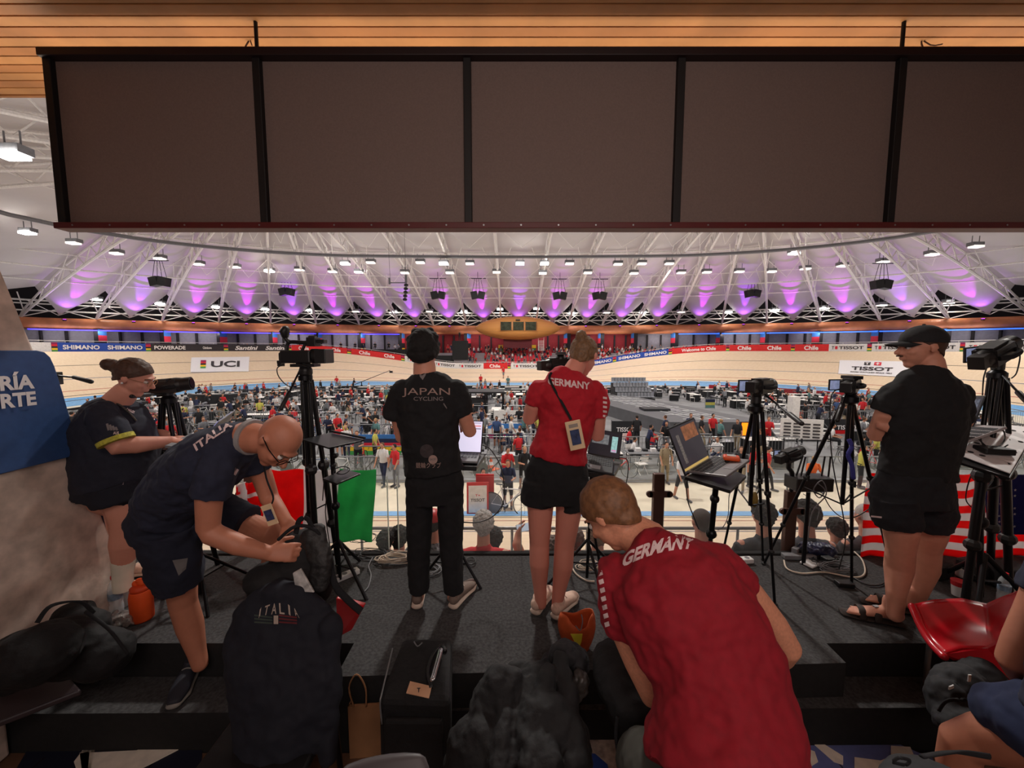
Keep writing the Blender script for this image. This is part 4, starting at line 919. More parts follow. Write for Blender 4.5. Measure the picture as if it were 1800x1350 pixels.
def signtext(txt, x0, x1, y0, y1):
    A, B = onp(x0, (y0 + y1) / 2, .03), onp(x1, (y0 + y1) / 2, .03); zt, zb = onp(x1, y0, .03).z, onp(x1, y1, .03).z
    return lettering(txt, lambda x, y: V((-2.468, A.y + (B.y - A.y) * (x + .5), (zt + zb) / 2 + y * (zt - zb))), LW, sg, bold=.04)
signtext('GALERÍA', -118, 59, 652, 683); signtext('DEPORTE', -118, 63, 687, 712)
# slatted timber ceiling
SL = [mat('slat_a', s(196, 138, 84), .55, var=.2, scale=3), mat('slat_b', s(182, 122, 72), .55, var=.2, scale=3)]
mb = MB(); y = 3.44; k = 0
while y > -1.5:
    mb.mi(k % 2).box((random.uniform(-.3, .3), y - .039, 3.77), (14, .076, .04)); y -= .0855; k += 1
mb.mi(2).box((0, 1.0, 3.82), (14, 4.9, .03)); mb.mi(1).box((0, 3.47, 3.83), (14, .03, .16))
struct(mb.build('ceiling_slats', SL + [mat('slat_gap', s(22, 14, 12), .9)], bevel=.003))
mb = MB(); mb.box((0, -1.55, 1.6), (14, .2, 4.6)); struct(mb.build('wall_back', mat('back_wall', s(90, 74, 70), .9)))
TW = mat('twig', s(70, 46, 34), .9)
for px, py, X2 in ((437, 62, 1), (1612, 62, -1)):
    a = at(px, py, 2.9); d = thing('dangling_wire', 'thin loose wire twisted round the %s screen hanger' % ('left' if px < 900 else 'right'), 'wire', a)
    mb = MB(); mb.tube([a + V((-.05, .05, .1)), a + V((.02, 0, 0)), a + V((0, -.05, -.12)), a + V((.05, -.1, -.2)), a + V((.09, -.12, -.3))], .005, 5, 3)
    mb.tube([a + V((.0, 0, 0)), a + V((.05, -.05, -.1)), a + V((.08, -.1, -.13))], .004, 5, 3); mb.build('strand', TW, d)
# hanging row of dark screens
SCR = mat('screen_fabric', s(122, 104, 98), .75, var=.08, scale=90, bump=.15); FRM = mat('frame_maroon', s(34, 16, 18), .5); FRB = mat('frame_maroon_lit', s(92, 24, 26), .5)  # the bottom rail's redder maroon stands in for light on its underside
YS = 2.7; zt, zb = at(900, 95, YS).z, at(900, 398, YS).z; X0 = at(95, 245, YS).x
cols = [at(x, 245, YS).x for x in (95, 457, 822, 1194, 1577, 1950)]; cols.append(cols[-1] + 1.4)
hs = thing('hanging_screen', 'long row of dark square panels in a maroon frame hanging from the ceiling', 'screen', ((cols[0] + cols[-1]) / 2, YS, zb))
for i in range(len(cols) - 1):
    mb = MB(); mb.box(((cols[i] + cols[i + 1]) / 2, YS + .045, (zt + zb) / 2), (cols[i + 1] - cols[i] - .02, .03, zt - zb - .04)); mb.build('panel', SCR, hs)
for i, x in enumerate(cols): mb = MB(); mb.box((x, YS + .03, (zt + zb) / 2), (.05, .07, zt - zb)); mb.build('divider', mat('divider_black', s(14, 10, 12), .6), hs, bevel=.004)
mb = MB(); mb.box(((cols[0] + cols[-1]) / 2, YS + .02, zt), (cols[-1] - cols[0] + .06, .1, .05)); mb.build('top_rail', FRM, hs, bevel=.004)
mb = MB(); mb.box(((cols[0] + cols[-1]) / 2, YS + .02, zb), (cols[-1] - cols[0] + .06, .1, .04)); 
bt = mb.build('bottom_rail', FRB, hs, bevel=.004)
mb = MB()
for k in range(34): mb.cyl((cols[0] + .1 + k * .25, YS - .032, zb), (cols[0] + .1 + k * .25, YS - .028, zb), .006, n=8)
mb.build('rivet', STEEL, bt)
mb = MB(); mb.box(((cols[0] + cols[-1]) / 2, YS + .075, (zt + zb) / 2), (cols[-1] - cols[0], .02, zt - zb)); mb.build('back_plate', FRM, hs)
for x in (cols[1], cols[4]): mb = MB(); mb.cyl((x, YS + .02, zt), (x, YS + .02, 3.76), .012); mb.build('hanger', METAL, hs)

# balustrade posts and glass at the front of the platform
POST = mat('post_bronze', s(92, 66, 56), .45, .3)
YR = 3.02
for px, nm in ((1158, 'left of the laptop on the tray'), (1391, 'below the router box'), (440, 'behind the bending man'), (1625, 'behind the legs of the man in a cap')):
    tp = at(px, 832 if px != 1391 else 862, YR); p = V((tp.x, YR, 0)); o = thing('balustrade_post', 'bronze balustrade post with clamp bar, ' + nm, 'post', p)
    mb = MB(); mb.box(p + V((0, 0, tp.z / 2 - .1)), (.085, .05, tp.z + .2)); mb.build('upright', POST, o, bevel=.006)
    mb = MB(); c = p + V((0, -.03, tp.z - .16)); mb.box(c, (.16, .02, .05)); 
    for sx in (-1, 1): mb.cyl(c + V((sx * .08, -.01, 0)), c + V((sx * .08, .01, 0)), .025, n=12)
    mb.build('clamp_bar', POST, o)
GL2 = mat('balustrade_glass', (.9, .97, .95), .02, alpha=.07, var=0); GE = mat('glass_edge', s(214, 226, 218), .2)
xs = [at(p, 900, YR).x for p in (200, 440, 690, 925, 1158, 1391, 1625, 1860)]
for i in range(7):
    mb = MB(); mb.box(((xs[i] + xs[i + 1]) / 2, YR + .01, .22), (xs[i + 1] - xs[i] - .07, .012, .78)); o = mb.build('balustrade_glass', GL2)
    tag(o, 'clear glass balustrade pane, ' + ['behind the woman at the left', 'behind the bending man', 'behind the man in black trousers', 'between the man in black and the woman in red', 'below the laptop on the tray', 'below the small tripods', 'behind the striped flag'][i], 'glass pane')
    mb = MB()
    for x in (xs[i] + .04, xs[i + 1] - .04): mb.box((x, YR + .01, .22), (.006, .014, .78))
    mb.build('pane_edge', GE, o)
# rail and seats below the platform
mb = MB(); mb.tube([(-9, 4.95, -.74), (9, 4.95, -.74)], .022, 8, 1)
for k in range(19): mb.cyl((-9 + k, 4.95, -.74), (-9 + k, 4.95, -1.8), .018, n=6)
tag(mb.build('trackside_rail', STEEL, smooth=True), 'thin steel rail between the seated spectators and the track', 'railing')
mb = MB(); mb.box((0, 3.9, -1.35), (18, 2.0, .3)); struct(mb.build('floor_spectator_row', CONC))
mb = MB(); mb.box((0, 4.95, -1.85), (18, .08, 1.3)); struct(mb.build('wall_trackside', WHITEP))

# ------------------------------------------------------------------ flags
def flag(name, label, corners, cols_fn, mats, amp=.02, nu=40, nv=40):
    A, B, C_, D = corners      # tl tr br bl
    mb = MB(); fs = []
    def f(a, b):
        p = A.lerp(B, a).lerp(D.lerp(C_, a), 1 - b); return p + V((0, amp * math.sin(a * 17 + b * 3) + amp * .5 * math.sin(a * 31 - b * 6), 0))
    mb.grid(nu, nv, f); mb.m = [cols_fn((i + .5) / nu, (j + .5) / nv) for i in range(nu) for j in range(nv)]
    o = mb.build(name, mats, smooth='all', solid=.004); tag(o, label, 'flag'); return o, f
def stars(o, f, L, sz, m):
    mb = MB()
    for a, b, k in L:
        n = 7 if k > 1 else 5; c = f(a, b) + V((0, -.012, 0)); vs = [c]
        for i in range(2 * n): g = math.pi * i / n + math.pi / 2; r = sz * k * (1 if i % 2 == 0 else .45); vs.append(c + V((r * math.cos(g), 0, r * math.sin(g))))
        mb.add(vs, [(0, 1 + i, 1 + (i + 1) % (2 * n)) for i in range(2 * n)])
    mb.build('star', m, o, fix=False)
FW = mat('flag_white', s(226, 222, 222), .9, var=.06); FR = mat('flag_red', s(238, 56, 60), .9); FG = mat('flag_green', s(92, 190, 128), .9); FB = mat('flag_blue', s(44, 44, 96), .9, scale=30); 
Yf = 2.90
for m in (FW, FR, FG, FB):      # thin cloth: light from the hall shows through
    nt = m.node_tree; bs = nt.nodes['Principled BSDF']; tl = nt.nodes.new('ShaderNodeBsdfTranslucent'); mx = nt.nodes.new('ShaderNodeMixShader'); mx.inputs[0].default_value = .7
    nt.links.new(bs.inputs['Base Color'].links[0].from_socket, tl.inputs['Color']); nt.links.new(bs.outputs[0], mx.inputs[1]); nt.links.new(tl.outputs[0], mx.inputs[2]); nt.links.new(mx.outputs[0], nt.nodes['Material Output'].inputs['Surface'])
flag('flag', 'green, white and red upright striped flag hung behind the tall tripod', [at(472, 826, Yf), at(660, 826, Yf), at(656, 950, Yf), at(470, 958, Yf)], lambda a, b: 2 if a > .66 else 1 if a > .33 else 0, [FR, FW, FG])
flag('flag', 'red and white flag glimpsed between the bending man and the tall tripod', [at(414, 850, Yf - .02), at(464, 846, Yf - .02), at(466, 940, Yf - .02), at(420, 940, Yf - .02)], lambda a, b: 1 if .42 < a + b * .3 < .62 or .72 < b < .8 else 0, [FR, FW])
o, f = flag('flag', 'red and white striped flag with starred blue corner behind the man in a cap', [at(1530, 832, Yf), at(1835, 834, Yf), at(1840, 978, Yf), at(1512, 984, Yf)], lambda a, b: 2 if (a > .66 and b > .28) else (0 if int((1 - b) * 11) % 2 == 0 else 1), [FR, FW, FB], nu=42, nv=44)
stars(o, f, [(.7 + .06 * (i % 5) , .38 + .11 * (i // 5) + .04 * (i % 2), 1) for i in range(25)], .012, FW)
o, f = flag('flag', 'dark navy flag with white seven pointed stars beside the left pillar', [at(150, 850, Yf), at(262, 860, Yf), at(262, 965, Yf), at(160, 968, Yf)], lambda a, b: 0, [mat('flag_navy', s(34, 32, 62), .9)])
stars(o, f, [(.17, .82, 1.3), (.42, .56, .8), (.4, .2, .9), (.8, .5, .9), (.75, .85, 1)], .045, FW)
# ------------------------------------------------------------------ people on the balcony
SKN = mat('skin_light', s(205, 142, 118), .55, var=.06, scale=25); SKD = mat('skin_tan', s(188, 122, 96), .55, var=.06, scale=25)
def dep(p): return p.y * CP + (CAM.z - p.z) * SP
def m_px(n, p): return n / FOC * dep(p)
def chain(L):   # [(px, py, Y, r)] -> points, radii
    return [at(a, b, y) for a, b, y, r in L], [r for a, b, y, r in L]
def limb(mb, L, n=22, cap='round'): p, r = chain(L); mb.loft(p, r, n=n, cap=cap, side=V((1, .1, 0)))
def sect(mb, S, grow=0., n=28, cap='round'):
    """Cross-sections (xl, yl, xr, yr, Y or (Yl, Yr), depth radius)."""
    P, RR, SD = [], [], []
    for xl_, yl, xr_, yr, Y, ry in S:
        Ya, Yb = Y if isinstance(Y, tuple) else (Y, Y); a, b = at(xl_, yl, Ya), at(xr_, yr, Yb); P.append((a + b) / 2); RR.append(((b - a).length / 2 + grow, ry + grow)); SD.append((b - a).normalized())
    i0 = len(P)
    def side(i): return SD[min(max(i, 0), i0 - 1)]
    pts = P; 
    mb.loft(pts, RR, side=side, n=n, cap=cap)
def head(mb, c, f, u, k=1., nose=1., jaw=1.):
    f = V(f).normalized(); u = V(u); u = (u - f * u.dot(f)).normalized(); r = f.cross(u); B = Matrix((r, f, u)).transposed(); q = lambda a, b, c_: c + (r * a + f * b + u * c_) * k
    mb.ell(q(0, -.012, .028), (.077 * k, .096 * k, .09 * k), B, 22, 14); mb.ell(q(0, .03, -.02), (.062 * k, .062 * k, .08 * k), B, 18, 12)
    mb.loft([q(0, .028, -.04), q(0, .048, -.088 * jaw)], [(.05 * k, .042 * k), (.03 * k, .028 * k)], side=r, n=14)
    mb.loft([q(0, -.02, -.03), q(0, .03, -.07)], [(.058 * k, .05 * k), (.045 * k, .035 * k)], side=r, n=14)
    mb.loft([q(0, .086, .018), q(0, .1, -.006), q(0, .108 * nose + .004, -.024)], [.008 * k, .011 * k, .014 * k], n=8, side=r); mb.ell(q(0, .094, -.032), (.018 * k, .012 * k, .008 * k), B, 8, 6)
    mb.ell(q(0, .083, .03), (.045 * k, .016 * k, .01 * k), B, 12, 6)
    mb.ell(q(0, .084, -.052), (.022 * k, .014 * k, .006 * k), B, 10, 6); mb.ell(q(0, .081, -.062), (.019 * k, .014 * k, .007 * k), B, 10, 6)
    for sx in (-1, 1):
        mb.ell(q(sx * .034, .06, -.02), (.026 * k, .025 * k, .022 * k), B, 10, 6)
        E = B @ Matrix.Rotation(-.25 * sx, 3, 'Z'); mb.loft([q(sx * .079, -.008, .018), q(sx * .082, -.012, .0), q(sx * .078, -.006, -.02)], [(.007 * k, .017 * k), (.008 * k, .019 * k), (.006 * k, .01 * k)], side=r, n=10)
    return q, r, f, u, B
def eyes(q, B, o, k=1., col=None):
    for sx in (-1, 1):
        mb = MB(); mb.ell(q(sx * .031, .078, .006), (.012 * k, .012 * k, .011 * k), B, 12, 8); e = mb.build('eye', mat('eye_white', s(225, 218, 212), .25), o, smooth='all')
        mb = MB(); mb.ell(q(sx * .031, .0885, .005), (.005 * k, .003 * k, .005 * k), B, 8, 6); mb.build('iris', mat('iris_brown', s(60, 44, 34), .2), e)
        mb = MB(); mb.loft([q(sx * .016, .093, .027), q(sx * .035, .09, .032), q(sx * .05, .078, .027)], [.0035 * k] * 3, n=6); mb.build('eyebrow', mat('brow', s(92, 66, 48), .9), o)
def hand(mb, wr, d, palm, thumb, k=1., curl=.5, spread=.0):
    d = V(d).normalized(); palm = V(palm); palm = (palm - d * palm.dot(d)).normalized(); t = V(thumb); t = (t - d * t.dot(d) - palm * t.dot(palm)).normalized()
    mb.loft([wr - d * .015 * k, wr + d * .03 * k, wr + d * .085 * k], [(.028 * k, .02 * k), (.038 * k, .016 * k), (.041 * k, .013 * k)], side=t, n=14)
    for i, (off, L) in enumerate(((.032, .068), (.0105, .077), (-.0105, .072), (-.032, .056))):
        b = wr + (d * (.08 - .006 * abs(i - 1)) + t * off) * k; a = 0; p = [b]; dd = (d + t * off * spread * 12).normalized()
        for j, fr in enumerate((.42, .32, .26)):
            a += curl * (.55, .9, .8)[j]; v = dd * math.cos(a) + palm * math.sin(a); p.append(p[-1] + v * L * fr * k)
        mb.loft(p, [.0095 * k, .009 * k, .0083 * k, .0068 * k], side=t, n=9)
    b = wr + (d * .022 + t * .03) * k; v1 = (t * .75 + d * .65 + palm * .25).normalized(); v2 = (t * .25 + d * .9 + palm * .4 * (1 + curl)).normalized(); v3 = (d * .9 + palm * .6 - t * .05).normalized()
    mb.loft([b - v1 * .015 * k, b + v1 * .036 * k, b + v1 * .036 * k + v2 * .03 * k, b + v1 * .036 * k + v2 * .03 * k + v3 * .02 * k], [.013 * k, .0115 * k, .0098 * k, .0075 * k], side=palm, n=9)
def shoe(heel, d, o, up, so, L=.285, k=1., name='shoe', lace=None, lift=0):
    d = V(d); d.z = 0; d.normalize(); sd = V((d.y, -d.x, 0)); P = lambda a, z, b=0: heel + d * a * L + sd * b + V((0, 0, z + lift))
    mb = MB()
    mb.loft([P(.06, .062), P(.25, .064), P(.5, .056), P(.72, .044), P(.92, .034)], [(.034 * k, .036), (.036 * k, .036), (.041 * k, .034), (.047 * k, .026), (.034 * k, .02)], side=sd, n=16)
    mb.loft([P(.2, .06), P(.2, .105)], [(.034, .045), (.031, .042)], side=sd, n=14, cap='flat')
    sh = vox(mb, name, up, o, .005, 2)
    mb = MB(); mb.loft([P(.03, .02), P(.3, .02), P(.5, .019), P(.74, .018), P(.96, .022)], [(.036 * k, .02), (.038 * k, .018), (.04 * k, .017), (.05 * k, .017), (.032 * k, .015)], side=sd, n=14); mb.build('sole', so, sh, smooth=True)
    mb = MB()
    for j in range(4): mb.tube([P(.42 + j * .08, .09 - j * .012, -.02), P(.43 + j * .08, .098 - j * .013), P(.42 + j * .08, .09 - j * .012, .02)], .003, 5, 3)
    mb.build('lace', lace or so, sh); return sh
def onto(verts2d, fn, direction, body, off=.003):
    direction = None
    """Throw points fn(x, y) along a direction onto a garment, so that printing follows its folds."""
    me = body.data; bv = BVHTree.FromPolygons([v.co.copy() for v in me.vertices], [tuple(p.vertices) for p in me.polygons]); out = []; last = 9
    for x, y in verts2d:
        p = fn(x, y); d = (p - CAM).normalized(); h = bv.ray_cast(CAM + d * .3, d)
        if h[0] is None or (h[0] - CAM).length > last + .09: h = bv.find_nearest(CAM + d * last)
        last = (h[0] - CAM).length
        out.append((h[0] - d * off) if h[0] else p)
    return out
def printing(txt, fn, direction, body, m, bold=.03, off=.003, shear=0, sub=1, name='lettering', space=1.):
    vs, fs, asp = textmesh(txt, bold, sub, shear, space); mb = MB(); mb.add(onto(vs, fn, direction, body, off), fs); o = mb.build(name, m, None, fix=False)
    o.parent = body; return o
def patch_on(poly, direction, body, m, off=.003, name='print', n=6):
    """Filled four-cornered patch thrown onto a garment."""
    a, b, c, d = [V(p) for p in poly]; mb = MB(); g = [(i / n, j / n) for i in range(n + 1) for j in range(n + 1)]
    pts = onto(g, lambda x, y: a.lerp(b, x).lerp(d.lerp(c, x), y), direction, body, off); mb.add(pts, [(i * (n + 1) + j, (i + 1) * (n + 1) + j, (i + 1) * (n + 1) + j + 1, i * (n + 1) + j + 1) for i in range(n) for j in range(n)])
    o = mb.build(name, m, None, fix=False); o.parent = body; return o
HD = mat('hair_black', s(18, 15, 15), .85, var=.3, scale=60); HB2 = mat('hair_light_brown', s(122, 90, 62), .6, var=.35, scale=60); HG = mat('hair_ginger', s(120, 80, 50), .6, var=.35, scale=70); HGR = mat('hair_grey', s(170, 166, 162), .7, var=.3, scale=60); HBR = mat('hair_dark_brown', s(74, 48, 34), .6, var=.3, scale=60)
def hair(q, r, f, u, B, o, m, k=1., front=(.085, .062), nape=(-.085, -.07), grow=.011, disp=.012, top=0., extra=None, name='hair', dsize=.018):
    mb = MB(); g = grow; mb.ell(q(0, -.014, .03 + top), ((.077 + g) * k, (.096 + g) * k, (.09 + g + top * .5) * k), B, 24, 16)
    mb.ell(q(0, -.045, -.03), (.062 * k, .058 * k, .06 * k), B, 18, 12)
    if extra: extra(mb)
    A, C2 = q(0, *front), q(0, *nape); t = (A - C2).normalized(); no = -(t.cross(r)); no = no if no.dot(u) < 0 else -no
    return vox(mb, name, m, o, .005, 1, disp, dsize, cut=[(C2, no)])

# --- man in black with JAPAN on his back -------------------------------------------------
P = thing('person', 'person seen from behind in black T-shirt lettered JAPAN and black trousers, typing on a laptop', 'person', gz(765, 1070, 0))
mb = MB(); hc = at(745, 620, 2.37)
q, r, f, u, B = head(mb, hc, (0.05, 1, -.38), (0, .3, 1))
limb(mb, [(747, 668, 2.34, .07), (746, 640, 2.36, .066)])
sect(mb, [(722, 672, 774, 672, 2.35, .06), (700, 690, 800, 690, 2.35, .085), (706, 740, 802, 740, 2.35, .1), (716, 830, 808, 830, 2.35, .1)], grow=-.025)
limb(mb, [(704, 690, 2.35, .05), (700, 735, 2.37, .045), (706, 768, 2.39, .041), (722, 756, 2.52, .036), (742, 750, 2.64, .027)])
limb(mb, [(803, 688, 2.35, .05), (816, 730, 2.36, .046), (826, 758, 2.38, .042), (818, 746, 2.52, .036), (812, 742, 2.62, .027)])
hand(mb, at(744, 750, 2.65), (.1, .9, -.2), (0, -.2, -1), (1, 0, 0), 1, .6); hand(mb, at(812, 742, 2.63), (0.1, .8, -.4), (0, -.2, -1), (-1, 0, 0), 1, .6)
limb(mb, [(737, 870, 2.36, .055), (736, 1000, 2.34, .045), (735, 1050, 2.33, .038)]); limb(mb, [(792, 870, 2.36, .055), (795, 1000, 2.34, .045), (797, 1050, 2.33, .038)])
vox(mb, 'body', SKN, P, .006, 2); eyes(q, B, P)
hair(q, r, f, u, B, P, HD, 1.04, front=(.09, .03), nape=(-.09, -.112), grow=.016, disp=.02, top=.004, dsize=.04, extra=lambda m_: [m_.ell(q(*c_), (.034, .034, .03)) for c_ in ((-.045, -.03, .118), (.03, -.02, .126), (.06, -.04, .09), (-.07, -.04, .07), (0, .04, .12), (-.055, -.06, -.03), (.055, -.06, -.03))])
mb = MB(); sect(mb, [(722, 655, 771, 655, 2.345, .068), (706, 672, 794, 672, 2.35, .085), (692, 700, 812, 698, 2.35, .11), (700, 745, 808, 745, 2.35, .12), (708, 790, 808, 790, 2.35, .118), (712, 830, 815, 830, 2.35, .125)], cap='flat')
limb(mb, [(708, 684, 2.35, .064), (697, 712, 2.36, .066), (691, 735, 2.37, .066)], cap='start'); limb(mb, [(802, 683, 2.35, .064), (811, 710, 2.36, .064), (816, 730, 2.365, .064)], cap='start')
TB = mat('tshirt_black', s(20, 20, 23), .88, var=.15, scale=60)
sh = vox(mb, 'tshirt', TB, P, .007, 9, .03, .09)
JW = mat('print_taupe', s(158, 132, 124), .7, var=0); JG = mat('print_grey', s(120, 112, 112), .7, var=0)
up = V((0, 0, 1)); X = V((1, 0, 0))
pf = lambda cx, cy, w, h: (lambda x, y: at(cx + x * w, cy - y * h, 2.1))
printing('JAPAN', pf(749, 690, 84, 16), (0, 1, 0), sh, JW, bold=.0); printing('CYCLING', pf(753, 701, 52, 7), (0, 1, 0), sh, JG, bold=.01)
patch_on([at(736, 655, 2.1), at(742, 660, 2.1), at(743, 668, 2.1), at(738, 662, 2.1)], (0, 1, 0), sh, JG, name='emblem'); patch_on([at(742, 660, 2.1), at(750, 654, 2.1), at(748, 660, 2.1), at(743, 668, 2.1)], (0, 1, 0), sh, JG, name='emblem')
printing('競輪クラブ', pf(753, 818, 44, 10), (0, 1, 0), sh, JW, bold=.0)
def disc(cx, cy, r_, m, body, Yp=2.1, d=(0, 1, 0), name='emblem', off=.003):
    n = 20; pts = [(0, 0)] + [(math.cos(2 * math.pi * i / n), math.sin(2 * math.pi * i / n)) for i in range(n)]; mb = MB()
    mb.add(onto(pts, lambda x, y: at(cx + x * r_, cy - y * r_, Yp), d, body, off), [(0, 1 + i, 1 + (i + 1) % n) for i in range(n)]); o = mb.build(name, m, None, fix=False); o.parent = body
disc(750, 793, 12, mat('print_dim', s(58, 50, 52), .8), sh); disc(761, 808, 8, JW, sh, off=.005); printing('JCF', pf(761, 808, 10, 4), (0, 1, 0), sh, JG, off=.008)
patch_on([at(780, 708, 2.1), at(786, 717, 2.1), at(785, 719, 2.1), at(779, 710, 2.1)], (0, 1, 0), sh, JG, name='zip_pull')
mb = MB(); sect(mb, [(716, 822, 812, 822, 2.355, .105), (712, 850, 815, 850, 2.36, .115), (714, 880, 814, 880, 2.36, .11)], cap='flat')
limb(mb, [(738, 870, 2.36, .088), (737, 945, 2.35, .076), (736, 1000, 2.34, .068), (737, 1040, 2.33, .062)], cap='flat'); limb(mb, [(791, 870, 2.36, .088), (793, 945, 2.36, .076), (795, 1000, 2.34, .068), (798, 1040, 2.335, .062)], cap='flat')
tr = vox(mb, 'trousers', mat('trousers_black', s(21, 21, 24), .9), P, .007, 4, .02, .08)
GS = mat('shoe_taupe', s(118, 100, 90), .7, scale=50); SO = mat('sole_offwhite', s(206, 186, 170), .6)
shoe(gz(733, 1072, 0) , (-.12, 1, 0), P, GS, SO); shoe(gz(795, 1072, 0), (.42, 1, 0), P, GS, SO)

# --- woman in red with GERMANY on her back ----------------------------------------------
P = thing('person', 'person with hair bun and red GERMANY T-shirt seen from behind in black shorts', 'person', gz(970, 1080, 0))
mb = MB(); hc = at(1026, 627, 2.36)
q, r, f, u, B = head(mb, hc, (.5, .9, -.5), (.15, .3, 1), .97)
limb(mb, [(1002, 662, 2.28, .062), (1013, 642, 2.31, .055)])
sect(mb, [(980, 668, 1028, 668, 2.28, .06), (945, 690, 1050, 690, 2.28, .085), (952, 740, 1040, 745, 2.28, .1), (940, 830, 1020, 830, 2.28, .1)], grow=-.025)
limb(mb, [(948, 690, 2.28, .05), (936, 715, 2.29, .045), (930, 735, 2.31, .043), (950, 722, 2.45, .036), (985, 735, 2.6, .026)])
limb(mb, [(1050, 692, 2.28, .05), (1052, 735, 2.3, .044), (1050, 765, 2.33, .043), (1046, 748, 2.46, .036), (1040, 752, 2.6, .026)])
hand(mb, at(986, 736, 2.61), (.2, .9, -.3), (0, -.2, -1), (1, 0, 0), .92, .6); hand(mb, at(1040, 752, 2.61), (0, .9, -.3), (0, -.2, -1), (-1, 0, 0), .92, .6)
limb(mb, [(950, 870, 2.26, .085), (949, 930, 2.26, .068), (948, 955, 2.26, .06), (948, 990, 2.245, .06), (949, 1030, 2.25, .042), (951, 1062, 2.25, .034)])
limb(mb, [(1002, 875, 2.26, .085), (996, 930, 2.26, .068), (992, 960, 2.26, .06), (990, 995, 2.245, .06), (983, 1035, 2.24, .042), (979, 1065, 2.24, .034)])
vox(mb, 'body', mat('skin_pink', s(214, 140, 122), .55, var=.06), P, .006, 2); eyes(q, B, P)
def bun(mb):
    c = q(0, -.1, .09); mb.ell(c, (.034, .034, .038), None, 12, 8); mb.loft([q(0, -.07, .06), c], [.035, .03]); mb.ell(q(0, -.06, -.02), (.06, .05, .06), B, 12, 8)
hr = hair(q, r, f, u, B, P, HB2, .97, front=(.085, .06), nape=(-.085, -.075), grow=.009, disp=.012, extra=bun)
mb = MB(); sect(mb, [(984, 648, 1024, 652, 2.285, .06), (962, 660, 1038, 664, 2.28, .085), (940, 690, 1056, 694, 2.28, .11), (946, 745, 1042, 750, 2.28, .115), (936, 785, 1034, 790, 2.28, .12), (929, 800, 1034, 812, 2.28, .125)], cap='flat')
limb(mb, [(950, 682, 2.28, .062), (942, 697, 2.285, .06), (937, 712, 2.29, .058)], cap='start'); limb(mb, [(1046, 686, 2.28, .062), (1052, 708, 2.285, .062), (1052, 733, 2.29, .058)], cap='start')
TR = mat('tshirt_red', s(176, 20, 38), .85, var=.12, scale=50)
sh = vox(mb, 'tshirt', TR, P, .007, 8, .035, .1); FW2 = mat('print_white', s(226, 200, 200), .7, var=0)
printing('GERMANY', lambda x, y: at(1000 + x * 74, 674 + x * 9 - y * 13, 2.0), (0, 1, 0), sh, FW2, bold=.03)
for i in range(5): patch_on([at(1060, 697 + i * 8, 2.15), at(1067, 698 + i * 8, 2.2), at(1067, 702 + i * 8, 2.2), at(1060, 701 + i * 8, 2.15)], (-.5, 1, 0), sh, FW2, name='sleeve_stripe', n=2)
mb = MB(); sect(mb, [(940, 785, 1026, 795, 2.28, .105), (926, 822, 1034, 824, 2.275, .12), (920, 850, 1036, 850, 2.27, .125), (919, 878, 1036, 882, 2.265, .12)], cap='flat')
limb(mb, [(948, 845, 2.265, .1), (944, 885, 2.26, .1)], cap='flat'); limb(mb, [(1006, 845, 2.265, .098), (1008, 893, 2.26, .096)], cap='flat')
vox(mb, 'shorts', mat('shorts_black', s(20, 20, 23), .9), P, .007, 3, .02, .1)
CS = mat('shoe_cream', s(214, 182, 164), .7, scale=60)
shoe(gz(940, 1082, 0), (.5, 1, 0), P, CS, SO, .27); shoe(gz(975, 1090, 0), (.75, 1, 0), P, CS, SO, .27)
# lanyard and pass hanging on her back
Ln = thing('lanyard_pass', 'event pass on a dark lanyard down the back of the standing woman in red', 'pass', at(1010, 770, 2.13))
def on_back(px, py, off=.006, body=None, Yp=1.9):
    return onto([(0, 0)], lambda x, y: at(px, py, Yp), (0, 1, 0), body, off)[0]
pts = [on_back(a, b, .008, sh) for a, b in ((970, 655), (966, 664), (975, 685), (988, 708), (1000, 730), (1004, 738))]
mb = MB(); mb.loft(spline(pts, 5), [(.008, .0018)] * (5 * 5 + 1), side=V((1, .3, 0)), n=8, cap='flat'); mb.build('strap', BLACK, Ln)
c = at(1011, 765, 2.10); rt = V((1, 0, .0)); uu = V((-.22, -.02, 1)).normalized(); rt = (V((1, 0, .22))).normalized(); BB = basis(rt, uu)
mb = MB(); mb.box(c, (.085, .165, .006), BB); mb.build('card', mat('card_cream', s(224, 196, 158), .5), Ln, bevel=.003)
mb = MB(); mb.box(c + rt.cross(uu) * .006 + uu * -.01, (.05, .085, .003), BB); mb.build('photo', mat('card_blue', s(44, 60, 100), .5, var=.5, scale=60), Ln)
mb = MB(); mb.add([flat(c + uu * .055, rt, uu, .05, .02, .005)(*p) for p in ((-.5, -.5), (.5, -.5), (.5, .5), (-.5, .5))], [(0, 1, 2, 3)]); mb.build('header', mat('card_grey', s(150, 140, 130), .6), Ln)

# --- man in a cap, arms crossed ---------------------------------------------------------
P = thing('person', 'person in black cap, T-shirt and shorts with crossed arms, facing left', 'person', gz(1600, 1105, 0))
mb = MB(); hc = at(1618, 612, 2.2)
q, r, f, u, B = head(mb, hc, (-1, .22, -.03), (0, 0, 1), 1.0)
limb(mb, [(1640, 662, 2.16, .062), (1634, 635, 2.18, .06)])
sect(mb, [(1600, 670, 1665, 670, 2.16, .07), (1565, 695, 1690, 690, 2.16, .09), (1560, 750, 1685, 750, 2.16, .1), (1556, 835, 1668, 835, 2.16, .1)], grow=-.025)
limb(mb, [(1572, 695, 2.17, .055), (1556, 730, 2.19, .05), (1541, 764, 2.24, .046), (1556, 758, 2.32, .04), (1580, 748, 2.34, .034)])
limb(mb, [(1685, 695, 2.18, .055), (1690, 740, 2.26, .05), (1672, 775, 2.36, .045), (1620, 765, 2.42, .037), (1560, 756, 2.3, .03), (1553, 750, 2.22, .028)])
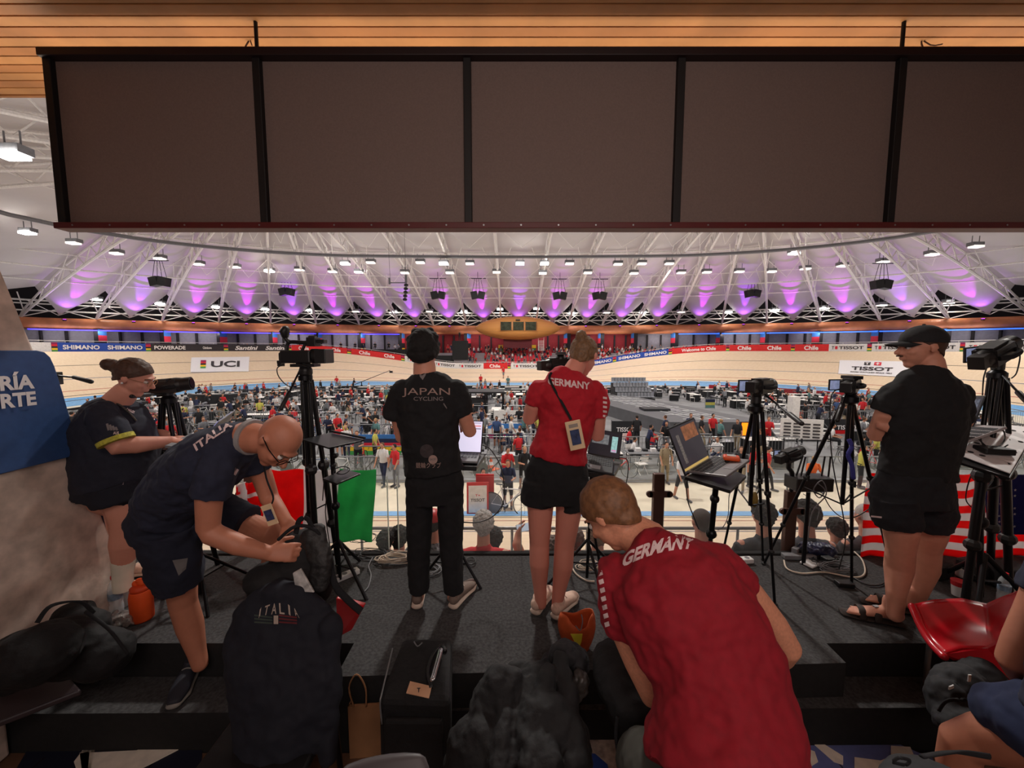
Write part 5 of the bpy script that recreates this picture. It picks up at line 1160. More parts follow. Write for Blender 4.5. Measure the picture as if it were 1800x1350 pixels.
hand(mb, at(1581, 747, 2.34), (1, .1, -.1), (0, -1, 0), (0, .0, 1), .95, .4)
hand(mb, at(1552, 748, 2.18), (.75, -.72, -.12), (.6, .6, 0), (0, 0, 1), .95, .5)
limb(mb, [(1578, 900, 2.15, .09), (1584, 935, 2.14, .08), (1583, 965, 2.14, .066), (1580, 1000, 2.15, .067), (1575, 1045, 2.11, .045), (1573, 1082, 2.09, .038)])
limb(mb, [(1640, 900, 2.18, .09), (1634, 940, 2.2, .078), (1630, 965, 2.22, .064), (1628, 1000, 2.24, .064), (1616, 1040, 2.25, .044), (1608, 1062, 2.26, .037)])
def barefoot(mb, heel, d, L=.26):
    d = V(d).normalized(); sd = V((d.y, -d.x, 0)); P_ = lambda a, z, b=0: heel + d * a * L + sd * b + V((0, 0, z))
    mb.loft([P_(.06, .06), P_(.25, .07), P_(.5, .055), P_(.75, .042)], [(.033, .036), (.034, .038), (.038, .028), (.044, .018)], side=sd, n=14)
    mb.loft([P_(.22, .06), P_(.22, .14)], [(.034, .036), (.034, .036)], n=12)
    for i in range(5): mb.loft([P_(.74, .04, -.034 + i * .017), P_(1.0 - .035 * i, .036, -.034 + i * .018)], [.0105 - .0007 * i, .0095 - .0008 * i], n=8)
h1, h2 = gz(1583, 1100, 0), gz(1618, 1082, 0); d1, d2 = V((-1, .42, 0)), V((-1, .55, 0))
barefoot(mb, h1, d1); barefoot(mb, h2, d2)
vox(mb, 'body', SKN, P, .0055, 2); eyes(q, B, P)
mb = MB(); mb.loft([q(-.02, .098, -.042), q(0, .104, -.04), q(.02, .098, -.042)], [.005, .006, .005], n=8); mb.build('moustache', HBR, P, smooth='all')
SAN = mat('sandal_leather', s(46, 34, 30), .7)
for h_, d_ in ((h1, d1), (h2, d2)):
    d_ = d_.normalized(); sd = V((d_.y, -d_.x, 0)); P_ = lambda a, z, b=0: h_ + d_ * a * .28 + sd * b + V((0, 0, z))
    mb = MB(); mb.loft([P_(-.02, .012), P_(.3, .012), P_(.7, .012), P_(1.0, .012)], [(.036, .012), (.038, .012), (.05, .012), (.036, .012)], side=sd, n=14); so = mb.build('sandal', SAN, P, smooth=True)
    for a, w in ((.42, .05), (.68, .052)):
        mb = MB(); pts = [P_(a, .012, -.045), P_(a, .07 - a * .02, -.034), P_(a, .1 - a * .045, 0), P_(a, .07 - a * .02, .034), P_(a, .012, .045)]; mb.loft(spline(pts, 4), [(.018, .004)] * 17, side=d_, n=8, cap='flat'); mb.build('strap', SAN, so, smooth='all')
    mb = MB(); mb.box(P_(.42, .09, .0), (.03, .02, .006)); mb.build('buckle', STEEL, so)
hair(q, r, f, u, B, P, HBR, front=(.03, .03), nape=(-.085, -.045), grow=.005, disp=.004)
CAPM = mat('cap_black', s(28, 28, 31), .85, var=.15, scale=60)
mb = MB(); mb.ell(q(0, -.012, .045), (.09, .108, .085), B, 26, 16); cp = vox(mb, 'cap', CAPM, P, .005, 2, .004, .05, cut=[(q(0, 0, .032), -u + f * .06)])
mb = MB(); 
def brim(a, b): x = (a - .5) * 2; return q(x * .075 * (1 - .3 * b), .085 * math.sqrt(max(1 - x * x * .75, 0)) + .085 * b * math.sqrt(max(1 - x * x * .8, .02)), .04 - .015 * b - .018 * x * x)
mb.grid(12, 6, brim); mb.build('brim', CAPM, cp, smooth='all', solid=.005)
mb = MB(); mb.ell(q(0, -.01, .131), (.008, .008, .005)); mb.build('button', CAPM, cp)
mb = MB(); sect(mb, [(1614, 648, 1664, 650, 2.165, .065), (1586, 664, 1682, 662, 2.16, .09), (1558, 700, 1700, 692, (2.17, 2.16), .11), (1556, 750, 1692, 750, 2.17, .125), (1556, 800, 1678, 800, 2.17, .12), (1548, 836, 1672, 836, 2.17, .13)], cap='flat')
limb(mb, [(1576, 690, 2.17, .068), (1562, 708, 2.18, .068), (1554, 724, 2.19, .064)], cap='start'); limb(mb, [(1682, 692, 2.18, .07), (1684, 715, 2.2, .068), (1686, 738, 2.24, .064)], cap='start')
vox(mb, 'tshirt', TB, P, .007, 9, .03, .1)
mb = MB(); sect(mb, [(1552, 828, 1668, 828, 2.165, .115), (1540, 860, 1672, 860, 2.165, .13), (1534, 885, 1674, 885, 2.165, .13)], cap='flat')
limb(mb, [(1572, 870, 2.15, .115), (1578, 922, 2.15, .11)], cap='flat'); limb(mb, [(1634, 870, 2.18, .12), (1632, 926, 2.19, .105)], cap='flat')
so = vox(mb, 'shorts', mat('shorts_black2', s(26, 27, 32), .9), P, .007, 3, .03, .09)
patch_on([at(1531, 906, 1.9), at(1550, 908, 1.9), at(1550, 911, 1.9), at(1531, 909, 1.9)], (0, 1, 0), so, FW2, name='hem_print')

# --- woman at the left in profile -------------------------------------------------------
P = thing('person', 'person with glasses in navy T-shirt with yellow cuff using a laptop at the left', 'person', gz(212, 1045, 0))
Yw = 2.3; mb = MB(); hc = at(236, 664, Yw)
q, r, f, u, B = head(mb, hc, (.9, .3, -.42), (.4, 0, 1), .92, jaw=1.05)
limb(mb, [(200, 712, Yw, .072), (222, 688, Yw, .062)])
sect(mb, [(176, 722, 226, 722, Yw, .1), (150, 770, 258, 770, Yw, .17), (148, 830, 262, 830, Yw, .18), (160, 870, 250, 870, Yw, .17)], grow=-.025)
limb(mb, [(184, 735, 2.16, .062), (196, 768, 2.14, .06), (208, 784, 2.14, .055), (240, 782, 2.2, .05), (296, 776, 2.32, .032), (302, 775, 2.33, .03)])
limb(mb, [(240, 740, 2.5, .055), (262, 762, 2.5, .05), (300, 768, 2.52, .034)])
hand(mb, at(304, 775, 2.33), (.95, .15, -.1), (0, 0, -1), (0, 1, 0), .92, .5, .3); hand(mb, at(302, 768, 2.52), (.95, -.1, -.1), (0, 0, -1), (0, -1, 0), .92, .5, .3)
limb(mb, [(216, 880, 2.25, .1), (222, 915, 2.24, .075), (221, 935, 2.24, .07), (219, 955, 2.24, .072), (217, 990, 2.25, .052), (216, 1030, 2.25, .042)])
limb(mb, [(212, 880, 2.42, .09), (214, 935, 2.42, .065), (212, 960, 2.42, .065), (213, 1020, 2.42, .042)])
vox(mb, 'body', mat('skin_rosy', s(216, 150, 128), .55, var=.06), P, .006, 2); eyes(q, B, P, .92)
def bun2(mb):
    c = q(0, -.15, .03); mb.ell(c, (.034, .036, .034), None, 12, 8); mb.ell(c + f * .02 + u * .015, (.025, .025, .025)); mb.loft([q(0, -.07, .02), c], [.035, .026])
hair(q, r, f, u, B, P, HBR, .92, front=(.088, .068), nape=(-.09, -.052), grow=.009, disp=.008, extra=bun2)
gl = MB(); 
for sx in (-1, 1):
    gl.loft([q(sx * .031 + .021 * math.cos(t * math.pi / 8), .102, .003 + .02 * math.sin(t * math.pi / 8)) for t in range(16)], [.0016] * 16, side=f, n=5, closed=True)
    gl.tube([q(sx * .052, .1, .008), q(sx * .078, .04, .012), q(sx * .082, -.01, .014)], .0016, 5, 2)
gl.tube([q(-.01, .104, .006), q(0, .108, .01), q(.01, .104, .006)], .0015, 5, 2); tag(gl.build('glasses', mat('wire_gold', s(190, 150, 110), .3, .8)), 'thin round gold-rimmed glasses on the woman at the left', 'glasses')
mb = MB(); mb.ell(q(.083, -.012, -.026), (.006, .006, .006)); mb.ell(q(-.083, -.012, -.026), (.006, .006, .006)); mb.build('earring', WHITE, P)
NV = mat('tshirt_navy', s(34, 36, 50), .88, var=.15, scale=60)
mb = MB(); sect(mb, [(186, 700, 222, 703, Yw, .08), (164, 716, 238, 712, Yw, .15), (146, 745, 252, 742, Yw, .19), (140, 790, 264, 790, Yw, .2), (146, 830, 266, 830, Yw, .2), (152, 850, 266, 850, Yw, .2)], cap='flat')
limb(mb, [(180, 728, 2.17, .08), (192, 752, 2.13, .082), (203, 772, 2.13, .078)], cap='start'); limb(mb, [(236, 735, 2.45, .07), (255, 758, 2.5, .068)], cap='start')
sh = vox(mb, 'tshirt', NV, P, .008, 4, .03, .1)
mb = MB(); A, C2 = at(202, 770, 2.13), at(206, 777, 2.13); mb.loft([A, C2], [.083, .083], n=20, cap='flat'); mb.build('yellow_cuff', mat('cuff_yellow', s(196, 190, 72), .8, var=.4, scale=60), sh, smooth=True)
DD = (.45, 1, 0)
for k in range(4): patch_on([at(186 + k * 5, 745 + k * 2, 1.7), at(190 + k * 5, 744 + k * 2, 1.7), at(193 + k * 5, 756, 1.7), at(189 + k * 5, 757, 1.7)], (0, 1, 0), sh, JG, name='sleeve_print', n=2)
printing('AUS', lambda x, y: at(204 + x * 10, 761 - y * 5, 1.7), (0, 1, 0), sh, FW2)
printing('OAKLEY', lambda x, y: at(230 + x * 14, 722 + x * 6 - y * 5, 1.8), (0, 1, 0), sh, FW2)
mb = MB(); pts = [at(186, 706, 2.2), at(204, 712, 2.12), at(222, 722, 2.12), at(240, 742, 2.14)]; ob = thing('neck_lanyard', 'patterned dark lanyard round the neck of the woman at the left', 'lanyard', pts[0]); bm_ = onto([(i / 8, 0) for i in range(9)], lambda x, y: at(194 + x * 46, 704 + x * 14 + x * x * 22, 1.7), (0, 1, 0), sh, .006)
mb.tube(bm_, .005, 6, 2); mb.build('strap', mat('lanyard_pattern', s(84, 76, 72), .8, var=.7, scale=120), ob)
mb = MB(); sect(mb, [(152, 842, 264, 842, Yw, .19), (148, 865, 262, 865, Yw, .2)], cap='flat'); limb(mb, [(204, 850, 2.24, .15), (214, 880, 2.24, .135)], cap='flat'); limb(mb, [(190, 850, 2.42, .15), (200, 878, 2.42, .13)], cap='flat')
so = vox(mb, 'shorts', mat('shorts_navy', s(26, 28, 40), .9), P, .008, 3, .02, .1)
patch_on([at(212, 842, 1.9), at(215, 842, 1.9), at(217, 852, 1.9), at(214, 852, 1.9)], (0, 1, 0), so, FW2, name='hem_print', n=2)
for a in ([(217, 983, 2.25, .058), (216, 1010, 2.25, .05), (216, 1036, 2.25, .048)], [(213, 983, 2.42, .052), (213, 1020, 2.42, .048)]): mb = MB(); limb(mb, a, cap='flat'); mb.build('sock', mat('sock_pale', s(222, 214, 196), .9), P, smooth=True)
shoe(gz(212, 1054, 0), (.8, .3, 0), P, CS, SO, .26); shoe(gz(208, 1018, 0), (.8, .3, 0), P, CS, SO, .26)

# --- bald man bending over a rucksack -----------------------------------------------------
P = thing('person', 'bald person with glasses in navy polo and shorts bending far forward over a black rucksack', 'person', gz(330, 1175, -.19))
mb = MB(); hc = at(488, 776, 1.66)
q, r, f, u, B = head(mb, hc, (.55, -.25, -.95), (.85, -.1, .45), .98)
limb(mb, [(432, 768, 1.7, .07), (460, 772, 1.68, .064)])
sect(mb, [(425, 745, 425, 800, 1.72, .09), (375, 765, 400, 850, 1.74, .13), (320, 790, 365, 880, 1.8, .14), (250, 860, 350, 905, 1.88, .14)], grow=-.025)
limb(mb, [(380, 815, 1.62, .058), (368, 870, 1.6, .052), (366, 928, 1.6, .044), (372, 938, 1.6, .045), (420, 958, 1.62, .043), (470, 972, 1.66, .031)])
hand(mb, at(473, 972, 1.66), (.9, .25, -.1), (0, .8, -.5), (0, .2, 1), 1.05, .55)
limb(mb, [(440, 800, 1.85, .055), (462, 840, 1.86, .046), (474, 876, 1.86, .042), (490, 900, 1.82, .037), (503, 916, 1.8, .028)])
hand(mb, at(504, 918, 1.8), (.55, -.1, -.8), (-.2, .8, -.2), (-.8, 0, -.4), 1.02, .5)
limb(mb, [(300, 940, 1.86, .07), (312, 1010, 1.9, .07), (320, 1040, 1.92, .066), (322, 1060, 1.93, .062), (334, 1100, 1.95, .062), (346, 1145, 1.95, .043), (352, 1168, 1.95, .038)])
limb(mb, [(340, 915, 2.0, .07), (420, 925, 1.98, .085), (478, 935, 1.95, .066), (486, 955, 1.97, .06), (478, 1000, 2.12, .058), (462, 1060, 2.2, .04)])
vox(mb, 'body', SKD, P, .006, 2); eyes(q, B, P)
gl = MB()
for sx in (-1, 1):
    gl.loft([q(sx * .033 + .024 * math.cos(t * math.pi / 8), .104, .004 + .017 * math.sin(t * math.pi / 8)) for t in range(16)], [.002] * 16, side=f, n=5, closed=True); gl.tube([q(sx * .056, .1, .01), q(sx * .082, .04, .014), q(sx * .084, -.02, .016)], .0024, 5, 2)
gl.tube([q(-.01, .106, .006), q(0, .11, .01), q(.01, .106, .006)], .002, 5, 2); tag(gl.build('glasses', METAL), 'dark framed glasses on the bald bending man', 'glasses')
NV2 = mat('polo_navy', s(36, 40, 60), .88, var=.15, scale=60)
mb = MB(); sect(mb, [(438, 742, 442, 796, 1.72, .085), (418, 738, 424, 812, 1.72, .13), (372, 748, 398, 852, 1.74, .17), (318, 782, 366, 888, 1.8, .17), (268, 835, 352, 905, 1.86, .17), (250, 868, 350, 912, 1.88, .165)], cap='flat')
limb(mb, [(392, 800, 1.66, .08), (378, 838, 1.61, .078), (368, 874, 1.6, .074)], cap='start'); limb(mb, [(432, 790, 1.82, .078), (452, 824, 1.86, .07)], cap='start')
sh = vox(mb, 'polo_shirt', NV2, P, .007, 8, .035, .09)
mb = MB(); limb(mb, [(440, 768, 1.7, .082), (446, 769, 1.695, .078)], n=24, cap='flat'); mb.build('collar', mat('collar_edge', s(150, 146, 146), .8), sh, smooth=True)
printing('ITALIA', lambda x, y: at(374 + x * 64, 764 - x * 44 - y * 12 + (x * x) * 10, 1.2).lerp(at(374 + x * 64 - y * 12, 764 - x * 44 - y * 12, 1.2), .5), (-.1, 1, -.35), sh, FW2, sub=1)
patch_on([at(414, 822, 1.2), at(420, 826, 1.2), at(414, 836, 1.2), at(411, 834, 1.2)], (0, 1, 0), sh, FW2, name='chest_emblem', n=2)
mb = MB(); sect(mb, [(270, 835, 352, 900, 1.87, .14), (258, 858, 345, 905, 1.88, .155), (240, 892, 338, 930, 1.9, .155), (246, 925, 345, 950, 1.9, .15)], cap='flat')
limb(mb, [(296, 925, 1.86, .13), (306, 985, 1.88, .12), (314, 1028, 1.9, .105)], cap='flat'); limb(mb, [(325, 905, 1.98, .125), (390, 908, 1.97, .115), (436, 922, 1.96, .1)], cap='flat')
so = vox(mb, 'shorts', mat('shorts_navy2', s(28, 31, 48), .9), P, .008, 3, .03, .09)
patch_on([at(303, 985, 1.4), at(330, 981, 1.4), at(327, 1000, 1.4), at(314, 1012, 1.4)], (0, 1, 0), so, mat('print_grey2', s(112, 108, 108), .7), name='leg_emblem', n=4)
printing('A', lambda x, y: at(244 + x * 8, 891 - y * 12, 1.4), (0, 1, 0), so, mat('print_yellow', s(180, 170, 90), .7))
DKS = mat('shoe_navy', s(36, 38, 48), .7); shoe(gz(352, 1168, -.19) + V((0, -.02, 0)), (.35, -1, 0), P, DKS, mat('sole_grey', s(140, 136, 130), .6), .29)
shoe(gz(458, 1062, 0), (.6, -.7, 0), P, DKS, MATS['sole_grey'], .29)
# pass swinging from his neck
Ln = thing('lanyard_pass', 'event pass on a lanyard dangling below the neck of the bald bending man', 'pass', at(474, 905, 1.72))
mb = MB(); mb.tube([at(462, 800, 1.72), at(468, 840, 1.73), at(480, 872, 1.73), at(478, 885, 1.73)], .004, 6, 4); mb.build('strap', BLACK, Ln)
c = at(474, 905, 1.72); rt = V((.9, 0, .3)).normalized(); uu = V((-.3, 0, .9)).normalized(); BB = basis(rt, uu)
mb = MB(); mb.box(c, (.052, .1, .004), BB); mb.build('card', MATS['card_cream'], Ln, bevel=.002); mb = MB(); mb.box(c + rt.cross(uu) * .004, (.036, .05, .003), BB); mb.build('photo', MATS['card_blue'], Ln)

# --- man in red bending in the foreground -------------------------------------------------
P = thing('person', 'person with ginger hair in red T-shirt lettered GERMANY bending down in the foreground', 'person', (.42, .95, -.4))
mb = MB(); hc = at(1074, 905, 1.27)
q, r, f, u, B = head(mb, hc, (-.55, .55, -.8), (-.45, .45, .75), .95)
limb(mb, [(1142, 955, 1.2, .07), (1105, 932, 1.25, .062)])
sect(mb, [(1095, 985, 1200, 950, (1.2, 1.14), .08), (1080, 1030, 1300, 1000, (1.16, 1.08), .12), (1120, 1130, 1345, 1100, (1.1, 1.0), .13), (1150, 1250, 1390, 1240, (1.0, .9), .13), (1165, 1350, 1405, 1350, (.92, .82), .13)], grow=-.025)
limb(mb, [(1085, 1030, 1.16, .055), (1098, 1100, 1.14, .05), (1122, 1160, 1.13, .047), (1150, 1222, 1.12, .042), (1160, 1226, 1.13, .042), (1168, 1190, 1.2, .037), (1160, 1160, 1.27, .028)])
hand(mb, at(1160, 1158, 1.28), (-.2, .5, .7), (-.6, .3, -.5), (.5, .4, .2), .95, .5)
limb(mb, [(1272, 1005, 1.1, .05), (1316, 1046, 1.1, .046), (1358, 1100, 1.1, .044), (1382, 1138, 1.1, .041), (1372, 1150, 1.13, .04), (1330, 1160, 1.22, .034), (1280, 1170, 1.32, .026)])
hand(mb, at(1278, 1171, 1.33), (-.9, .4, 0), (0, .3, -1), (0, 1, 0), .95, .5)
pa, pb = at(1225, 1470, .84), at(1345, 1470, .80)
for p_, kx in ((pa, -.16), (pb, .02)):
    kn = V((p_.x + kx, p_.y + .22, .08)); an = V((p_.x + kx * 1.1, p_.y - .04, -.28)); mb.loft([p_, kn, an], [.09, .062, .042], n=14)
vox(mb, 'body', mat('skin_freckled', s(214, 146, 116), .55, var=.12, scale=120), P, .006, 2); eyes(q, B, P, .95)
hair(q, r, f, u, B, P, HG, .95, front=(.088, .066), nape=(-.08, -.07), grow=.012, disp=.008, top=.004, dsize=.03)
mb = MB(); sect(mb, [(1116, 966, 1176, 936, (1.2, 1.17), .075), (1094, 985, 1215, 942, (1.19, 1.13), .1), (1068, 1030, 1280, 985, (1.16, 1.08), .15), (1098, 1110, 1336, 1060, (1.1, 1.02), .16), (1150, 1210, 1372, 1160, (1.04, .94), .16), (1150, 1280, 1405, 1250, (.98, .88), .16), (1140, 1335, 1422, 1320, (.93, .83), .16), (1140, 1385, 1425, 1380, (.89, .8), .16)], cap='flat')
limb(mb, [(1092, 1018, 1.16, .078), (1092, 1062, 1.15, .075), (1102, 1108, 1.14, .07)], cap='start'); limb(mb, [(1254, 995, 1.1, .07), (1284, 1016, 1.1, .064), (1302, 1034, 1.1, .06)], cap='start')
sh = vox(mb, 'tshirt', mat('tshirt_crimson', s(142, 9, 30), .85, var=.14, scale=50), P, .006, 9, .045, .1)
printing('GERMANY', lambda x, y: at(1158 + x * 126 + y * 7, 960 - x * 34 + 34 * (x * x) - y * 27, .75), (0, 1, -.75), sh, FW2, bold=.04, sub=1)
for i in range(7): patch_on([at(1050 + i * 2, 1005 + i * 15, .95), at(1058 + i * 2, 1002 + i * 15, .95), at(1060 + i * 2, 1010 + i * 15, .95), at(1052 + i * 2, 1013 + i * 15, .95)], (.3, 1, -.1), sh, FW2, name='sleeve_stripe', n=2)
mb = MB()
for p_, kx in ((pa, -.16), (pb, .02)):
    kn = V((p_.x + kx, p_.y + .22, .08)); an = V((p_.x + kx * 1.1, p_.y - .04, -.3)); mb.loft([p_, kn, an], [.12, .09, .075], n=16)
mb.loft([(pa + pb) / 2 + V((0, -.02, .08)), (pa + pb) / 2 + V((0, 0, -.06))], [(.19, .13), (.19, .13)], side=V((1, 0, 0)), n=20)
mb.loft([at(1215, 1420, .9), at(1150, 1345, 1.05), at(1125, 1335, 1.15)], [.11, .095, .08], n=18)
vox(mb, 'trousers', mat('trousers_khaki', s(58, 56, 50), .9), P, .008, 3, .02, .08)
for p_, kx in ((pa, -.16), (pb, .02)): shoe(V((p_.x + kx * 1.1, p_.y - .12, -.4)), (-.1, 1, 0), P, DKS, MATS['sole_grey'])

# --- seated person at the right edge ------------------------------------------------------
P = thing('person', 'person in navy clothes sitting with bent elbow at the lower right edge', 'person', (1.75, 1.1, -.4))
mb = MB()
limb(mb, [(1860, 1000, 1.2, .06), (1835, 1060, 1.2, .055), (1800, 1130, 1.2, .05), (1784, 1162, 1.2, .045), (1800, 1185, 1.22, .045), (1850, 1240, 1.25, .04), (1900, 1290, 1.28, .03)])
hand(mb, at(1902, 1292, 1.28), (.6, .3, -.6), (0, .3, -.8), (0, 1, 0), 1, .5)
limb(mb, [(1930, 1330, 1.02, .1), (1800, 1300, 1.14, .085), (1735, 1298, 1.22, .072), (1690, 1306, 1.26, .06), (1682, 1345, 1.27, .056), (1700, 1420, 1.26, .058), (1720, 1520, 1.2, .04)])
sect(mb, [(1930, 960, 1990, 960, 1.1, .06), (1880, 1000, 2050, 1000, 1.08, .1), (1880, 1150, 2050, 1150, 1.0, .12), (1890, 1330, 2060, 1330, .95, .13)], grow=-.025)
q, r, f, u, B = head(mb, at(1960, 880, 1.1), (-.3, 1, -.1), (0, 0, 1)); limb(mb, [(1960, 960, 1.08, .06), (1960, 915, 1.09, .058)])
vox(mb, 'body', SKD, P, .008, 2); hair(q, r, f, u, B, P, HBR)
mb = MB(); sect(mb, [(1930, 965, 1990, 965, 1.1, .08), (1870, 1000, 2055, 1000, 1.08, .13), (1868, 1150, 2060, 1150, 1.0, .15), (1860, 1300, 2070, 1300, .95, .16)], cap='flat'); limb(mb, [(1868, 1010, 1.18, .08), (1848, 1050, 1.19, .075)], cap='start')
vox(mb, 'tshirt', NV2, P, .009, 3, .03, .1)
mb = MB(); limb(mb, [(1960, 1325, 1.0, .16), (1880, 1300, 1.06, .145), (1810, 1268, 1.13, .115), (1775, 1258, 1.18, .09)], n=20, cap='round')
vox(mb, 'shorts', mat('shorts_blue', s(34, 44, 76), .9), P, .009, 3, .03, .1)
shoe(V((1.62, 1.12, -.4)), (-.2, 1, 0), P, DKS, MATS['sole_grey'])

# --- spectators seated below the platform -------------------------------------------------
def sitter(px, py, Y, k, shirt, hm, label, style='short', skin=SKN, turn=0., arms=None, headonly=False):
    """Seated person seen from behind; (px, py) is the middle of the head, k scales it."""
    hc = at(px, py, Y); P = thing('person', label, 'person', V((hc.x, Y, -1.2))); mb = MB()
    q, r, f, u, B = head(mb, hc, (turn, 1, -.1), (0, 0, 1), k); nk = hc + V((0, -.03, -.2)) * k
    mb.loft([nk, hc + V((0, -.01, -.08)) * k], [.06 * k, .056 * k], n=12); P0 = nk + V((0, 0, -.45)); W = .19 * k
    mb.loft([P0, nk + V((0, -.02, -.15))], [(.14, .1), (.15, .1)], side=r, n=16)
    for sx in (-1, 1):
        shd = nk + V((sx * W, 0, -.06)); 
        if arms and arms[0] == sx: el, wr = arms[1], arms[2]
        else: el = shd + V((sx * .06, .06, -.28)); wr = el + V((-sx * .08, .24, -.02))
        mb.loft([shd, el, wr], [.05, .042, .028], n=12); hand(mb, wr, (wr - el), (-sx, .2, -.2), (0, 0, 1), .95, .6)
        hip = P0 + V((sx * .1, .02, -.02)); kn = hip + V((sx * .02, .42, .02)); an = kn + V((0, .04, -.4)); mb.loft([hip, kn, an], [.08, .06, .04], n=12)
    vox(mb, 'body', skin, P, .009, 2); eyes(q, B, P, k)
    if style == 'short': hair(q, r, f, u, B, P, hm, k, front=(.085, .05), nape=(-.085, -.078), grow=.015, disp=.028, dsize=.025)
    elif style == 'buzz': hair(q, r, f, u, B, P, hm, k, front=(.07, .05), nape=(-.085, -.05), grow=.003, disp=.002)
    elif style == 'cap':
        hair(q, r, f, u, B, P, HD, k, front=(.05, .0), nape=(-.085, -.06), grow=.006, disp=.006); m2 = MB(); m2.ell(q(0, -.012, .045), (.09 * k, .108 * k, .085 * k), B, 22, 14); vox(m2, 'cap', hm, P, .007, 2, cut=[(q(0, 0, .03), -u)])
    mb = MB(); mb.loft([P0 + V((0, 0, -.05)), P0 + V((0, 0, .15)), nk + V((0, -.01, -.17)), nk + V((0, 0, -.07)), nk + V((0, 0, .0))], [(.175, .13), (.175, .125), (.205 * k, .13), (.18 * k, .1), (.07 * k, .07)], side=r, n=20)
    for sx in (-1, 1):
        shd = nk + V((sx * W, 0, -.075)); el = arms[1] if arms and arms[0] == sx else shd + V((sx * .06, .06, -.28)); mb.loft([nk + V((sx * .09, 0, -.06)), shd, shd.lerp(el, .6)], [.065, .068, .066], n=12)
    vox(mb, 'shirt', shirt, P, .01, 4, .03, .1)
    mb = MB()
    for sx in (-1, 1): hip = P0 + V((sx * .1, .02, -.02)); kn = hip + V((sx * .02, .42, .02)); an = kn + V((0, .04, -.38)); mb.loft([hip, kn, an], [.1, .075, .06], n=12)
    mb.loft([P0 + V((-.08, 0, 0)), P0 + V((.08, 0, 0))], [.12, .12]); vox(mb, 'trousers', MATS['trousers_black'], P, .012, 3)
    return q, P
RS = mat('polo_red', s(196, 26, 38), .85); DG = mat('jacket_charcoal', s(52, 52, 58), .9); BS = mat('shirt_sky', s(76, 102, 160), .9); TY = mat('shirt_mustard', s(200, 150, 60), .9); PW = mat('shirt_spotted', s(130, 130, 136), .9, var=.9, scale=60)
e1, w1 = at(913, 945, 3.25), at(914, 926, 3.35)
sitter(850, 922, 3.2, .97, RS, HGR, 'grey-haired spectator in a red polo shirt seated just below the platform edge')
sitter(868, 948, 3.75, 1, DG, HD, 'dark-haired spectator in black jacket behind the grey-haired one')
sitter(972, 968, 3.2, 1, TY, HBR, 'spectator in mustard top holding up a phone between the standing pair', arms=(-1, at(908, 955, 3.28), at(911, 937, 3.34)))
sitter(761, 918, 3.3, .95, PW, RED, 'spectator in a red cap and speckled shirt between the legs of the man in black', 'cap')
sitter(702, 946, 3.6, .95, DG, HD, 'dark-haired spectator low behind the cable coil at the left'); sitter(678, 952, 3.25, .8, DG, HD, 'small dark-haired spectator next to the green striped flag'); 
sitter(1012, 950, 3.6, .9, RS, HBR, 'brown-haired spectator in red behind the legs of the woman in red'); sitter(1050, 940, 3.25, .95, RS, HG, 'fair-haired spectator in red left of the foreground man')
sitter(1233, 918, 3.3, 1, BS, mat('hair_thin', s(70, 60, 56), .8), 'balding spectator in a sky blue shirt below the laptop tray', 'buzz')
sitter(1341, 905, 2.97 + .3, 1.0, DG, HD, 'dark-haired spectator in charcoal jacket behind the middle tripod leg'); sitter(1417, 905, 3.27, 1.05, DG, HD, 'dark-haired spectator in charcoal top right of the bronze post')
sitter(1470, 930, 3.7, .9, DG, HD, 'small dark spectator between two larger ones right of the bronze post'); sitter(1522, 908, 3.5, 1.0, DG, HGR, 'grey buzz-cut spectator beside the striped flag', 'buzz')
o = thing('smartphone', 'pale smartphone held up by the spectator in mustard', 'phone', at(918, 926, 3.36)); mb = MB(); mb.box(at(922, 927, 3.36), (.15, .01, .075), Matrix.Rotation(R(-12), 3, 'Y')); mb.build('case', GREY, o, bevel=.004); mb = MB(); mb.box(at(922, 927, 3.35), (.14, .004, .067), Matrix.Rotation(R(-12), 3, 'Y')); mb.build('display', mat('screen_pale', s(170, 180, 190), .3, emit=.6, var=.4), o)
